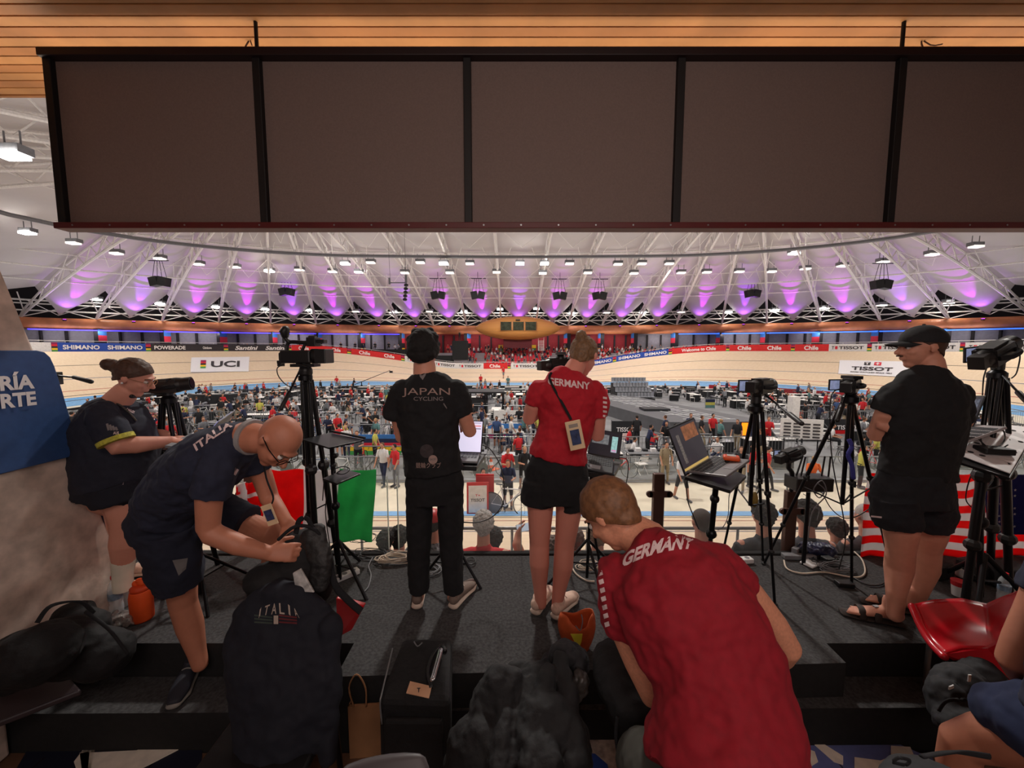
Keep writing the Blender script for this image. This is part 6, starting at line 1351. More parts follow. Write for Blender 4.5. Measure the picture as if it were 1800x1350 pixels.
# ------------------------------------------------------------------ tripods, cameras, laptops, trays
def tripod(label, top, feet, r=.013, spread=None, head_=True, handle=None, mid=.5, col=None, thick=1., name='tripod'):
    """top: crown of the legs; feet: the three points on the ground."""
    m = col or METAL; c = V((sum(p.x for p in feet) / len(feet), sum(p.y for p in feet) / len(feet), min(p.z for p in feet)))
    t = thing(name, label, 'tripod', c); mb = MB(); mb.lathe([(.02, -.02), (.045, 0), (.045, .03), (.025, .05), (.02, .07)], top, n=16); mb.build('crown', m, t, smooth=True)
    for p in feet:
        d = p - top; o2 = V((d.x, d.y, 0)).normalized() * .035 if V((d.x, d.y, 0)).length > 1e-3 else V((.03, 0, 0)); a = top + o2; k = a.lerp(p, .42); k2 = a.lerp(p, .72); mb = MB()
        sd = V((-o2.y, o2.x, 0)).normalized() * .012 * thick
        if thick > 1: mb.cyl(a + sd, k + sd, r * .8); mb.cyl(a - sd, k - sd, r * .8)
        else: mb.cyl(a, k, r * thick)
        mb.cyl(k, k2, r * .85 * thick); mb.cyl(k2, p, r * .7 * thick); L = mb.build('leg', m, t, smooth=True)
        mb = MB(); mb.ell(k, (r * 1.7 * thick,) * 3, n=8, m=6); mb.box(k + V((0, -r * 1.5, 0)), (.012, .016, .04)); mb.ell(k2, (r * 1.5 * thick,) * 3, n=8, m=6); mb.build('clamp', DARK, L)
        mb = MB(); mb.ell(p + V((0, 0, .008)), (.016, .016, .012), n=8, m=6); mb.build('foot', DARK, L)
    hub = V((top.x, top.y, top.z * mid + c.z * (1 - mid))); mb = MB(); mb.cyl(top, hub, .012); mb.build('centre_column', m, t, smooth=True)
    mb = MB()
    for p in feet: mb.cyl(hub, (top + (p - top) * (1 - mid) * .95), .005, n=6)
    mb.build('spreader', m, t)
    if head_:
        mb = MB(); mb.cyl(top + V((0, 0, .05)), top + V((0, 0, .09)), .03, n=16); mb.ell(top + V((0, 0, .11)), (.035, .035, .035)); mb.box(top + V((0, 0, .15)), (.06, .09, .02)); mb.build('fluid_head', DARK, t, smooth=True)
    if handle:
        mb = MB(); mb.cyl(handle[0], handle[1], .006); h = mb.build('pan_handle', m, t, smooth=True); mb = MB(); d = (handle[1] - handle[0]).normalized(); mb.loft([handle[1] - d * .0, handle[1] + d * .12], [.014, .013], n=12); mb.build('grip', DARK, h, smooth=True)
    return t
LCD = mat('lcd_lit', s(140, 150, 185), .3, emit=.45, var=.6, scale=40); GLS = mat('lens_glass', s(20, 22, 34), .08)
def camcorder(label, c, fwd, k=1., lcd=None, lens=True, mat_=DARK):
    """Small video camera at c looking along fwd; lcd = direction of the opened side screen."""
    f = V(fwd).normalized(); r = f.cross(V((0, 0, 1))).normalized(); u = r.cross(f); B = Matrix((r, f, u)).transposed(); q = lambda a, b, z: c + (r * a + f * b + u * z) * k
    t = thing('camcorder', label, 'video camera', c - u * .04 * k)
    mb = MB(); mb.loft([q(0, -.08, 0), q(0, -.05, 0), q(0, .05, .002), q(0, .075, .002)], [(.028 * k, .03 * k), (.034 * k, .038 * k), (.036 * k, .038 * k), (.03 * k, .033 * k)], side=r, n=18); mb.box(q(0, -.01, .03), (.045 * k, .1 * k, .018 * k), B); mb.box(q(.0, -.01, -.035), (.03 * k, .05 * k, .02 * k), B); mb.box(q(0, -.005, 0), (.066 * k, .12 * k, .062 * k), B); mb.build('camera_body', mat_, t, smooth=True)
    mb = MB(); mb.cyl(q(0, .07, .002), q(0, .11, .002), .033 * k, n=20); L = mb.build('lens', mat_, t, smooth=True); mb = MB(); mb.cyl(q(0, .105, .002), q(0, .113, .002), .026 * k, n=20); mb.build('front_glass', GLS, L)
    mb = MB(); mb.box(q(0, -.1, .002), (.045 * k, .05 * k, .05 * k), B); mb.build('battery', mat_, t, bevel=.004)
    mb = MB(); mb.tube([q(.035, .05, 0), q(.055, .02, 0), q(.055, -.03, -.002), q(.035, -.06, 0)], .009 * k, 8, 3); mb.build('hand_strap', BLACK, t, smooth=True)
    if lcd is not None:
        n = V(lcd).normalized(); cc = q(-.03, .0, .0) ; w = n; L = mb = MB(); ce = cc + w * .045 * k; mb.box(ce, (.075 * k, .008 * k, .06 * k), basis(w, w.cross(V((0, 0, 1))) * -1 if 0 else V((0, 0, 1)).cross(w))); s_ = mb.build('lcd_screen', DARK, t, bevel=.003)
        bb = basis(w, V((0, 0, 1)).cross(w)); side = -1 if (bb @ V((0, 1, 0))).y > 0 else 1
        mb = MB(); mb.box(ce + bb @ V((0, side * .005 * k, 0)), (.065 * k, .003, .048 * k), bb); mb.build('lcd_picture', LCD, s_)
    return t
def laptop(label, hinge_l, hinge_r, front_l, lid_top_l, screen_m, body_m=GREY, scr=None, extra=None):
    """Laptop from four world points: hinge ends, one front corner, and the top corner of the lid."""
    x = (hinge_r - hinge_l); y = (front_l - hinge_l); l = (lid_top_l - hinge_l); n = x.cross(y).normalized(); n = n if n.z > 0 else -n
    t = thing('laptop', label, 'laptop', hinge_l + x / 2 + y / 2)
    W, D, H = x.length, y.length, l.length
    bb = basis(x, -y); c = hinge_l + x / 2 + y / 2; mb = MB(); mb.box(c + n * .008, (W, D, .015), bb); base = mb.build('keyboard_base', body_m, t, bevel=.004)
    mb = MB()
    for i in range(13):
        for j in range(5): mb.box(c + bb @ V((W * (-.43 + .86 * i / 12), D * (.36 - .115 * j), 0)) + n * .0165, (W * .056, D * .085, .003), bb)
    mb.build('keys', mat('keys_dark', s(44, 44, 48), .6), base); mb = MB(); mb.box(c + bb @ V((0, -D * .33, 0)) + n * .0162, (W * .3, D * .22, .002), bb); mb.build('touchpad', mat('touchpad', s(150, 150, 155), .4), base)
    lb = basis(x, l); nn = lb @ V((0, 0, 1)); sg = 1 if nn.dot(CAM - c) > 0 else -1; lc = hinge_l + x / 2 + l / 2 + n * .012
    mb = MB(); mb.box(lc, (W, H, .008), lb); lid = mb.build('lid', mat('lid_black', s(26, 26, 30), .5), t, bevel=.003)
    mb = MB(); mb.box(lc + nn * sg * .0048, (W * .95, H * .92, .001), lb); mb.build('screen', screen_m, lid)
    F2 = lambda a, b: lc + lb @ V((a * W, b * H, 0)) + nn * sg * .0062
    for (a0, b0, a1, b1, m) in scr or []: mb = MB(); mb.add([F2(a0, b0), F2(a1, b0), F2(a1, b1), F2(a0, b1)], [(0, 1, 2, 3)]); mb.build('screen_window', m, lid, fix=False)
    LAP.append((hinge_l, x, y, n)); return t
LAP = []
def quad(name, pts, m, th=.012, parent=None, bevel=.002):
    """Slab whose top face is the four given points."""
    mb = MB(); n = (pts[1] - pts[0]).cross(pts[3] - pts[0]).normalized(); n = n if n.z > 0 else -n; mb.prism(pts, -n * th); return mb.build(name, m, parent, bevel=bevel)
def stand(t, top, foot, feet, r=.014, m=METAL):
    mb = MB(); mb.cyl(top, top.lerp(foot, .45), r); mb.cyl(top.lerp(foot, .45), foot, r * .75); mb.ell(top.lerp(foot, .45), (r * 1.9,) * 3, n=10, m=6); mb.build('pole', m, t, smooth=True)
    h = foot + V((0, 0, .28))
    for p in feet: mb = MB(); mb.cyl(h, p, r * .7); mb.cyl(h.lerp(p, .5), foot + V((0, 0, .1)), r * .4); mb.build('leg', m, t, smooth=True)
def cable(label, pts, m=DARK, r=.0035, kind='cable', n=6): 
    mb = MB(); mb.tube(pts, r, n, 5); o = mb.build(kind, m, smooth='all'); return tag(o, label, 'cable')
W1 = V((0, 0, 1))
# A: large broadcast camera on a tall tripod
Yc = 2.62; tp = at(537, 660, Yc)
f3 = [at(522, 1010, 2.4), at(556, 985, 2.6), at(596, 998, 2.85)]
for p in f3: p.z = 0
f3 = [V((at(545, 990, 2.45).x - .06, 2.38, 0)), V((at(560, 980, 2.6).x + .1, 2.86, 0)), V((at(590, 980, 2.6).x + .02, 2.5, 0))]
tripod('tall twin-tube black tripod carrying the large camera', at(537, 668, Yc), [V((at(566, 990, 2.5).x, 2.44, 0)), V((at(545, 990, 2.8).x, 2.82, 0)), V((at(596, 975, 2.66).x, 2.66, 0))], .014, thick=1.7, mid=.35, handle=(at(530, 645, Yc), at(508, 690, 2.5)))
t = thing('broadcast_camera', 'large black shoulder camera with viewfinder and top handle on the tall tripod', 'video camera', at(537, 640, Yc)); B = lambda x, y, dy=0.: at(x, y, Yc + dy)
mb = MB(); mb.box(B(527, 627), (.2, .13, .085)); mb.box(B(512, 627), (.12, .1, .06)); mb.build('camera_body', DARK, t, bevel=.01)
mb = MB(); mb.cyl(B(548, 626), B(560, 626), .05, n=24); mb.box(B(570, 626), (.075, .13, .095)); L = mb.build('lens_hood', DARK, t, bevel=.006); mb = MB(); mb.cyl(B(578, 626), B(579.4, 626), .035, n=20); mb.build('front_glass', GLS, L)
mb = MB(); mb.tube([B(504, 618), B(506, 604), B(514, 601), B(538, 602), B(548, 596)], .013, 8, 4); mb.cyl(B(538, 602), B(530, 618), .01); mb.build('handle', DARK, t, smooth=True)
mb = MB(); mb.box(B(551, 601), (.06, .08, .06)); mb.box(B(566, 600), (.05, .05, .025)); mb.cyl(B(543, 595), B(556, 595), .02); mb.build('microphone_mount', DARK, t, bevel=.004)
mb = MB(); mb.loft([B(508, 601), B(501, 594), B(501, 586)], [.016, .014, .018], n=12); mb.loft([B(501, 590), B(500, 583), B(502, 579)], [(.024, .024), (.032, .036), (.026, .03)], n=16, side=V((1, 0, 0))); mb.build('viewfinder', DARK, t, smooth=True)
mb = MB(); mb.box(B(499, 636), (.05, .08, .02)); mb.box(B(494, 640), (.025, .05, .03)); mb.build('rear_bracket', DARK, t, bevel=.003); mb = MB(); mb.box(B(537, 642), (.16, .09, .02)); mb.loft([B(537, 645), B(537, 655)], [.035, .045], n=16); mb.ell(B(538, 652), (.04, .045, .04)); mb.build('quick_plate', DARK, t, smooth=True)
cable('thin black cable looping from the large camera down its tripod', [B(498, 641, -.06), B(487, 648, -.06), B(492, 665, -.06), B(512, 680, -.06), B(545, 672, -.05), B(550, 690, -.05), B(560, 740, -.05), B(566, 790, -.04), B(576, 850, .0), B(572, 900, 0), B(580, 960, 0)])
cable('second thin cable hanging along the tall tripod', [B(520, 638, -.05), B(545, 648, -.08), B(548, 670, -.08), B(556, 720, -.08), B(563, 780, -.06), B(570, 820, -.04), B(567, 880, -.04)])
# trays on a stand right of it
Yt = 2.58; t = thing('tray_stand', 'black laptop tray on a thin stand right of the tall tripod, empty', 'tray stand', V((at(585, 980, Yt).x, Yt, 0)))
quad('tray', [at(531, 772, 2.42), at(578, 787, 2.30), at(641, 773, 2.5), at(581, 760, 2.66)], METAL, .01, t); mb = MB(); mb.loft([at(584, 758, 2.64), at(641, 770, 2.5)], [.008, .008]); mb.build('tray_lip', DARK, t)
c = at(583, 780, Yt); stand(t, c, V((c.x + .02, Yt, .02)), [V((c.x - .3, Yt - .12, 0)), V((c.x + .28, Yt - .2, 0)), V((c.x + .05, Yt + .27, 0))], .016)
mb = MB(); mb.ell(at(589, 800, Yt), (.022, .03, .022)); mb.ell(at(586, 818, Yt), (.02, .025, .02)); mb.build('clamp_knob', DARK, t, smooth=True)
t = thing('tray', 'small black tray with coiled cable in front of the green flag part', 'tray', at(600, 840, 2.5)); quad('tray_top', [at(567, 841, 2.36), at(592, 850, 2.3), at(634, 832, 2.5), at(606, 824, 2.6)], METAL, .012, t)
mb = MB(); mb.tube([at(585, 835, 2.42), at(590, 824, 2.45), at(605, 820, 2.5), at(615, 825, 2.5), at(605, 833, 2.45), at(592, 832, 2.43), at(600, 826, 2.45)], .004, 6, 4); mb.build('coiled_lead', DARK, t, smooth='all')
# B: camcorder beside the woman at the left
camcorder('black camcorder on the left tripod beside the woman in glasses', at(290, 680, 2.55), (1, .35, .12), 1.35)
tp = at(297, 708, 2.55); tripod('black tripod beside the woman at the left, legs close together', tp, [V((tp.x - .15, 2.5, 0)), V((tp.x + .2, 2.45, 0)), V((tp.x + .05, 2.8, 0))], .015, thick=1.6, handle=(at(290, 692, 2.52), at(262, 694, 2.4)))
mb = MB(); h0 = at(96, 660, 2.75); mb.cyl(h0, at(128, 663, 2.7), .007); t = thing('pan_handle', 'black tripod head with pan handle poking out from behind the left pillar', 'tripod handle', at(98, 665, 2.75)); mb.build('rod', METAL, t)
mb = MB(); mb.loft([at(130, 663, 2.7), at(160, 671, 2.66)], [.013, .015], n=12); mb.build('grip', DARK, t, smooth=True); mb = MB(); mb.box(at(97, 665, 2.76), (.05, .06, .09)); mb.loft([at(96, 672, 2.76), V((at(96, 700, 2.76).x, 2.76, .0))], [.02, .02]); mb.build('head_block', DARK, t, bevel=.004)
# laptop used by the woman at the left
t = thing('laptop', 'laptop lid seen edge-on in front of the hands of the woman at the left', 'laptop', at(320, 785, 2.45))
quad('keyboard_base', [at(290, 783, 2.2), at(345, 788, 2.22), at(385, 765, 2.6), at(330, 764, 2.6)], GREY, .015, t); lid = quad('lid', [at(345, 786, 2.24), at(387, 764, 2.62), at(410, 722, 2.72), at(384, 740, 2.34)], GREY, .008, t); quad('screen', [at(343, 785, 2.23), at(385, 764, 2.6), at(408, 723, 2.7), at(382, 741, 2.33)], mat('screen_blueish', s(150, 150, 200), .3, emit=.5, var=.4, scale=20), .003, lid)
t = thing('tray_stand', 'black tray stand under the laptop of the woman at the left', 'tray stand', V((at(320, 790, 2.42).x, 2.42, 0))); quad('tray', [at(284, 790, 2.18), at(350, 796, 2.2), at(392, 770, 2.62), at(326, 768, 2.62)], METAL, .012, t); c = at(335, 790, 2.42); c2 = V((c.x, 2.42, 0)); stand(t, c, c2 + W1 * .02, [c2 + V((-.25, 0, 0)), c2 + V((.2, -.2, 0)), c2 + V((.15, .25, 0))])
# D: laptop of the man in black
WS = mat('screen_sheet', s(214, 210, 235), .3, emit=.75, var=.05)
laptop('laptop showing a white spreadsheet in front of the man in black', at(765, 797, 2.72), at(842, 800, 2.72), at(757, 812, 2.48), at(780, 740, 2.84), WS, GREY, [(.1, .3, .45, .34, mat('cell_pink', s(230, 150, 150), .4, emit=.5)), (.1, .22, .45, .25, mat('cell_grey', s(150, 150, 170), .4, emit=.3)), (.1, .4, .45, .42, MATS['cell_grey'])])
t = thing('tray_stand', 'tray stand holding the spreadsheet laptop in front of the man in black', 'tray stand', V((at(800, 810, 2.6).x, 2.6, 0))); quad('tray', [at(750, 817, 2.45), at(838, 820, 2.45), at(852, 800, 2.74), at(762, 798, 2.76)], DARK, .03, t); c = at(795, 822, 2.6); c2 = V((c.x, 2.6, 0)); stand(t, c, c2 + W1 * .02, [c2 + V((.2, -.1, 0)), c2 + V((-.25, -.05, 0)), c2 + V((.05, .25, 0))])
cable('black cable curving down from the spreadsheet laptop to the floor', [at(848, 782, 2.7), at(862, 790, 2.68), at(878, 815, 2.65), at(886, 850, 2.62), at(884, 885, 2.6), at(866, 908, 2.6), at(840, 918, 2.55), at(815, 918, 2.5)], r=.004)
# E: laptop of the woman in red
laptop('dark laptop with video editing windows right of the woman in red', at(1030, 800, 2.72), at(1086, 810, 2.66), at(1006, 822, 2.45), at(1042, 756, 2.82), mat('screen_dark', s(40, 40, 48), .3, emit=.3, var=.3), mat('laptop_dark', s(52, 52, 56), .5), [(-.42, -.05, .1, .32, mat('clip_grey', s(120, 126, 130), .4, emit=.4, var=.8, scale=50)), (.2, -.3, .38, .3, mat('clip_mint', s(150, 200, 200), .4, emit=.5, var=.5, scale=60)), (.22, -.3, .36, -.2, mat('clip_rose', s(230, 120, 180), .4, emit=.5))])
t = thing('tray_stand', 'black tray stand under the dark laptop of the woman in red', 'tray stand', V((at(1050, 822, 2.6).x, 2.6, 0))); quad('tray', [at(1004, 826, 2.42), at(1080, 834, 2.42), at(1092, 812, 2.68), at(1028, 803, 2.74)], DARK, .035, t); c = at(1040, 832, 2.6); c2 = V((c.x - .02, 2.6, 0)); stand(t, c, c2 + W1 * .02, [c2 + V((-.28, -.05, 0)), c2 + V((.3, -.05, 0)), c2 + V((.06, -.3, 0))])
cable('dark cable hanging from the right side of the dark laptop', [at(1088, 805, 2.66), at(1102, 808, 2.66), at(1104, 830, 2.66), at(1098, 870, 2.66), at(1100, 920, 2.66)])
camcorder('camcorder with open screen in front of the left shoulder of the woman in red', at(982, 641, 2.62), (1, .5, .05), 1.25, lcd=(-1, -.15, 0)); tp = at(985, 660, 2.62); tripod('tripod hidden behind the woman in red', tp, [V((tp.x - .1, 2.5, 0)), V((tp.x + .3, 2.5, 0)), V((tp.x + .1, 2.85, 0))])
# F: centre-right laptop with orange drive
EDT = mat('screen_editor', s(58, 54, 60), .3, emit=.45, var=.2)
laptop('silver laptop with a dark editing screen on a tray at the centre right', at(1213, 828, 2.40), at(1256, 802, 2.62), at(1265, 843, 2.18).lerp(at(1276, 846, 2.16), .5), at(1163, 768, 2.36), EDT, mat('laptop_silver', s(140, 138, 140), .4, .4),
       [(-.1, .12, .42, .42, mat('clip_brown', s(150, 96, 66), .4, emit=.4, var=.9, scale=30)), (-.46, -.42, .46, -.37, mat('bar_gold', s(200, 170, 100), .4, emit=.5)), (-.35, -.3, -.25, .3, mat('bar_grey', s(110, 104, 100), .4, emit=.4, var=.9, scale=90))])
t = thing('tray_stand', 'black tray on a single pole stand holding the silver laptop', 'tray stand', V((at(1245, 985, 2.5).x, 2.5, 0))); quad('tray', [at(1204, 838, 2.3), at(1284, 862, 2.1), at(1312, 836, 2.45), at(1258, 812, 2.66)], DARK, .02, t); c = at(1258, 858, 2.4); c2 = V((at(1243, 990, 2.5).x, 2.5, .0)); stand(t, c, c2 + W1 * .02, [c2 + V((-.28, .0, 0)), c2 + V((.2, .15, 0)), c2 + V((.1, -.25, 0))], .018)
mb = MB(); mb.ell(c.lerp(c2, .1), (.028, .03, .03)); mb.ell(c.lerp(c2, .45), (.024, .03, .024)); mb.build('clamp', DARK, t, smooth=True)
h_, x_, y_, n_2 = LAP[-1]; c = h_ + x_ * .86 + y_ * .66 + n_2 * .034; mb = MB(); mb.box(c, (.095, .075, .028), rotz(-.45)); o = mb.build('hard_drive', ORANGE, bevel=.01); tag(o, 'orange rugged hard drive lying on the corner of the silver laptop', 'hard drive'); mb = MB(); mb.box(c + W1 * .0152, (.05, .04, .002), rotz(-.45)); mb.build('label_plate', mat('plate_silver', s(190, 186, 184), .4), o)
cable('dark cable dropping from the left side of the silver laptop', [at(1212, 838, 2.34), at(1207, 850, 2.36), at(1209, 880, 2.4), at(1218, 905, 2.5), at(1228, 930, 2.6)]); cable('thin grey cable hanging right of the tray pole', [at(1292, 856, 2.3), at(1282, 870, 2.35), at(1280, 905, 2.4), at(1272, 925, 2.45), at(1262, 932, 2.5)], GREY, .0025)
# G: camcorder with shotgun microphone on the right centre tripod
camcorder('camcorder with lit side screen and long handle right of the silver laptop', at(1338, 679, 2.42), (.8, .6, .0), 1.3, lcd=(-1, -.05, 0))
tp = at(1328, 722, 2.42); tripod('slender black tripod with a leg reaching the floor right of the red-shirted man', tp, [V((*gz(1362, 1064, 0).xy, 0)), at(1283, 832, 2.55).lerp(V((at(1268, 990, 2.88).x, 2.88, 0)), 1), V((at(1335, 985, 2.9).x, 2.86, 0))], .012, handle=(at(1345, 694, 2.38), at(1388, 728, 2.1)))
cable('thin black cable from the right centre camcorder, hanging free', [at(1354, 676, 2.42), at(1364, 682, 2.42), at(1367, 700, 2.42), at(1362, 720, 2.4)])
t = thing('hanging_counterweight', 'small olive pouch hanging by two cords below the right centre camcorder', 'weight', at(1326, 893, 2.45)); mb = MB(); mb.ell(at(1326, 878, 2.45), (.022, .022, .052), n=16, m=10); mb.build('pouch', mat('olive', s(120, 96, 36), .7), t, smooth='all'); mb = MB(); mb.cyl(at(1322, 868, 2.45), at(1325, 805, 2.42), .002, n=5); mb.cyl(at(1329, 868, 2.45), at(1330, 805, 2.42), .002, n=5); mb.build('cord', GREY, t)
# H: small camera and router box on the rail
camcorder('small camcorder with blue screen above the router box', at(1389, 800, 2.75), (.9, .4, .15), 1.15, lcd=(-1, -.1, 0)); t = thing('camera_bracket', 'curved black bracket holding the small camcorder on the balustrade', 'bracket', at(1390, 860, 2.85)); mb = MB(); mb.tube([at(1387, 812, 2.75), at(1386, 822, 2.76), at(1392, 832, 2.8), at(1391, 862, 2.9)], .016, 10, 4); mb.build('arm', DARK, t, smooth=True)
t = thing('router_box', 'black router box with four upright antennas beside the balustrade post', 'router', at(1420, 860, 2.8)); mb = MB(); mb.box(at(1421, 848, 2.8), (.27, .14, .1)); mb.build('box', DARK, t, bevel=.008); mb = MB()
for x, y0, x1, y1 in ((1400, 836, 1411, 802), (1408, 836, 1416, 803), (1444, 838, 1450, 802), (1456, 838, 1460, 802)): mb = MB(); mb.cyl(at(x, y0, 2.8), at(x1, y1, 2.8), .006); mb.build('antenna', DARK, t, smooth=True)
c = at(1421, 865, 2.8); c2 = V((c.x, 2.8, 0)); mb = MB(); mb.cyl(c, c2, .014); mb.build('pole', METAL, t)
cable('grey cable looped and tied under the router box', [at(1438, 850, 2.7), at(1450, 862, 2.7), at(1440, 875, 2.7), at(1430, 860, 2.7), at(1445, 845, 2.7), at(1452, 870, 2.7), at(1428, 900, 2.7), at(1420, 950, 2.75)], GREY, .004)
cable('black cable arcing from the router box towards the right tripod', [at(1448, 872, 2.7), at(1462, 895, 2.7), at(1482, 910, 2.65), at(1505, 908, 2.6), at(1530, 893, 2.6)]); cable('grey cable hanging below the clamp bar of the bronze post', [at(1412, 868, 2.9), at(1430, 880, 2.8), at(1440, 895, 2.8), at(1436, 915, 2.8)], GREY, .003)
# I: camcorder and tripod left of the man in a cap
camcorder('camcorder with blue side screen left of the man in a cap', at(1494, 677, 2.36), (.75, .65, .08), 1.15, lcd=(-1, -.1, 0)); tp = at(1494, 706, 2.36)
tripod('slender tripod with blue tie left of the man in a cap', tp, [V((*gz(1497, 1028, 0).xy, 0)), V((at(1335, 985, 2.85).x, 2.8, 0)), V((at(1560, 990, 2.8).x, 2.78, 0))], .012, handle=(at(1488, 692, 2.34), at(1481, 712, 2.3)))
mb = MB(); mb.tube([at(1492, 772, 2.31), at(1497, 785, 2.29), at(1491, 800, 2.29), at(1498, 820, 2.28), at(1500, 842, 2.28)], .012, 7, 4); tag(mb.build('blue_tie', mat('tie_blue', s(50, 50, 130), .8), smooth='all'), 'blue cloth tie wound round the tripod leg left of the man in a cap', 'tie')
cable('black cable looping from the camcorder left of the man in a cap', [at(1481, 683, 2.34), at(1466, 688, 2.34), at(1460, 705, 2.34), at(1459, 750, 2.34), at(1462, 800, 2.36), at(1470, 850, 2.4), at(1481, 900, 2.45), at(1486, 950, 2.5), at(1475, 1000, 2.5)])
# J: right camcorder on heavy tripod, tray with laptop and perforated plate
camcorder('camcorder tilted upward on the heavy right tripod', at(1748, 621, 2.35), (.9, .3, .32), 1.6, lcd=(-1, -.1, -.1)); tp = at(1752, 664, 2.4)
tripod('heavy twin-tube tripod at the right edge', tp, [V((at(1700, 1020, 2.3).x, 2.3, 0)), V((at(1748, 1000, 2.6).x, 2.62, 0)), V((at(1795, 1035, 2.35).x, 2.4, 0))], .016, thick=1.8, handle=(at(1762, 660, 2.36), at(1790, 690, 2.2)))
cable('thin cable hanging from the right camcorder', [at(1735, 645, 2.36), at(1729, 665, 2.36), at(1727, 695, 2.36)]); cable('thin cable curling behind the right camcorder', [at(1786, 610, 2.4), at(1793, 625, 2.4), at(1787, 655, 2.4), at(1778, 665, 2.4)])
laptop('laptop with dark screen behind the right arm of the man in a cap', at(1672, 752, 2.52), at(1722, 756, 2.34), at(1646, 790, 2.34).lerp(at(1652, 790, 2.3), .5), at(1676, 700, 2.6), mat('screen_app', s(44, 44, 52), .3, emit=.35), mat('laptop_silver2', s(176, 170, 172), .4, .3), [(-.4, .1, .4, .38, mat('win_grey', s(84, 92, 110), .4, emit=.3, var=.9, scale=60)), (-.4, -.44, .45, -.42, WHITE)])
t = thing('perforated_plate', 'white metal plate with round holes on the tray at the right edge', 'plate', at(1750, 790, 2.3)); P4 = [at(1688, 800, 2.2), at(1776, 832, 2.0), at(1822, 752, 2.42), at(1730, 742, 2.52)]
mb = MB(); nu, nv = 24, 24; ho = [(.14 + .24 * i, .14 + .24 * j) for i in range(4) for j in range(4)]
quad('plate', P4, mat('plate_white', s(216, 208, 208), .45), .006, t); nn = (P4[1] - P4[0]).cross(P4[3] - P4[0]).normalized(); nn = nn if nn.z > 0 else -nn
mb = MB()
for a, b in ho: c = P4[0].lerp(P4[1], a).lerp(P4[3].lerp(P4[2], a), b); mb.cyl(c + nn * .0005, c + nn * .0012, .013, n=14)
mb.build('hole', mat('hole_dark', s(40, 36, 38), .8), t)
mb = MB(); c = at(1745, 797, 2.2); mb.box(c + nn * .022, (.13, .1, .035), rotz(-.3)); tag(mb.build('black_box', DARK, bevel=.006), 'flat black electronic box lying on the perforated plate', 'electronic box')
t = thing('tray_stand', 'black tray on a heavy pole carrying the laptop and plate at the right', 'tray stand', V((at(1735, 980, 2.4).x, 2.4, 0))); quad('tray', [at(1640, 798, 2.26), at(1776, 840, 1.98), at(1822, 760, 2.42), at(1668, 758, 2.54)], DARK, .014, t); c = at(1722, 806, 2.35); c2 = V((at(1730, 985, 2.4).x, 2.4, 0)); stand(t, c, c2 + W1 * .02, [c2 + V((-.2, -.15, 0)), c2 + V((.2, -.15, 0)), c2 + V((0, .25, 0))], .022)
cable('thin cable looping over the perforated plate', [at(1722, 760, 2.33), at(1728, 782, 2.25), at(1748, 788, 2.2), at(1765, 775, 2.25), at(1762, 755, 2.3), at(1735, 748, 2.35)]); cable('thin cable crossing the perforated plate to the box', [at(1718, 770, 2.3), at(1735, 785, 2.22), at(1752, 792, 2.2), at(1772, 782, 2.2)])
cable('thin dark cable hanging below the tray across the striped flag', [at(1716, 812, 2.4), at(1702, 850, 2.45), at(1698, 878, 2.5), at(1708, 892, 2.5)]); 

# ------------------------------------------------------------------ bags, bottles, chair, floor clutter
BAG = mat('bag_black', s(15, 14, 17), .8, var=.3, scale=30, bump=.5); BAG2 = mat('bag_mesh', s(36, 35, 36), .6, var=.4, scale=50, bump=.4); BAG3 = mat('bag_grey', s(34, 34, 38), .8, var=.4, scale=40)
def blob(name, label, cat, parts, m, size=.008, disp=.02, ds=.08, sm=4, loc=None, fold=()):
    """Soft bag grown from pixel-placed ellipsoids (px, py, Y, rx, ry, rz)."""
    c = at(*parts[0][:3]); t = thing(name, label, cat, loc or c); mb = MB()
    for px, py, Y, a, b, c_ in parts: mb.ell(at(px, py, Y), (a, b, c_), None, 16, 10)
    for L in fold: limb(mb, L, n=12)
    vox(mb, 'shell', m, t, size, sm, disp, ds); return t
def strap(t, pts, w=.014, th=.003, m=BLACK, side=V((1, 0, 0)), name='strap'):
    mb = MB(); sp = spline(pts, 6); mb.loft(sp, [(w, th)] * len(sp), side=side, n=8, cap='flat'); mb.build(name, m, t, smooth='all')
# rucksack in the hands of the bald man
t = blob('rucksack', 'open black rucksack being searched by the bald bending man', 'rucksack', [(530, 975, 1.78, .13, .1, .12), (525, 1010, 1.74, .15, .11, .12), (500, 1035, 1.7, .16, .12, .08), (545, 950, 1.82, .07, .08, .07), (560, 1010, 1.78, .07, .09, .14), (470, 1018, 1.68, .1, .09, .07)], BAG)
mb = MB(); mb.loft([at(548, 935, 1.72), at(565, 985, 1.68), at(560, 1030, 1.66)], [(.06, .03), (.05, .03), (.045, .03)], side=V((1, 0, 0)), n=16); vox(mb, 'mesh_pocket', BAG2, t, .006, 3, .02, .05)
mb = MB(); mb.loft(spline([at(490, 948, 1.65), at(520, 925, 1.68), at(555, 932, 1.7), at(580, 970, 1.72), at(585, 1010, 1.72)], 4), [.008] * 17, n=8); mb.build('zip_rim', BLACK, t, smooth='all')
strap(t, [at(520, 938, 1.7), at(526, 915, 1.7), at(540, 912, 1.7), at(550, 930, 1.7)], .012); strap(t, [at(578, 985, 1.7), at(590, 1030, 1.68), at(612, 1055, 1.66), at(635, 1075, 1.64)], .016)
mb = MB(); mb.prism([at(514, 1008, 1.6), at(528, 1000, 1.6), at(552, 1042, 1.58), at(520, 1040, 1.58)], (0, .01, 0)); tag(mb.build('plastic_bag', mat('film_white', s(186, 184, 182), .3, var=.5, scale=30), bevel=.003), 'crumpled white plastic sleeve sticking out under the rucksack', 'bag')
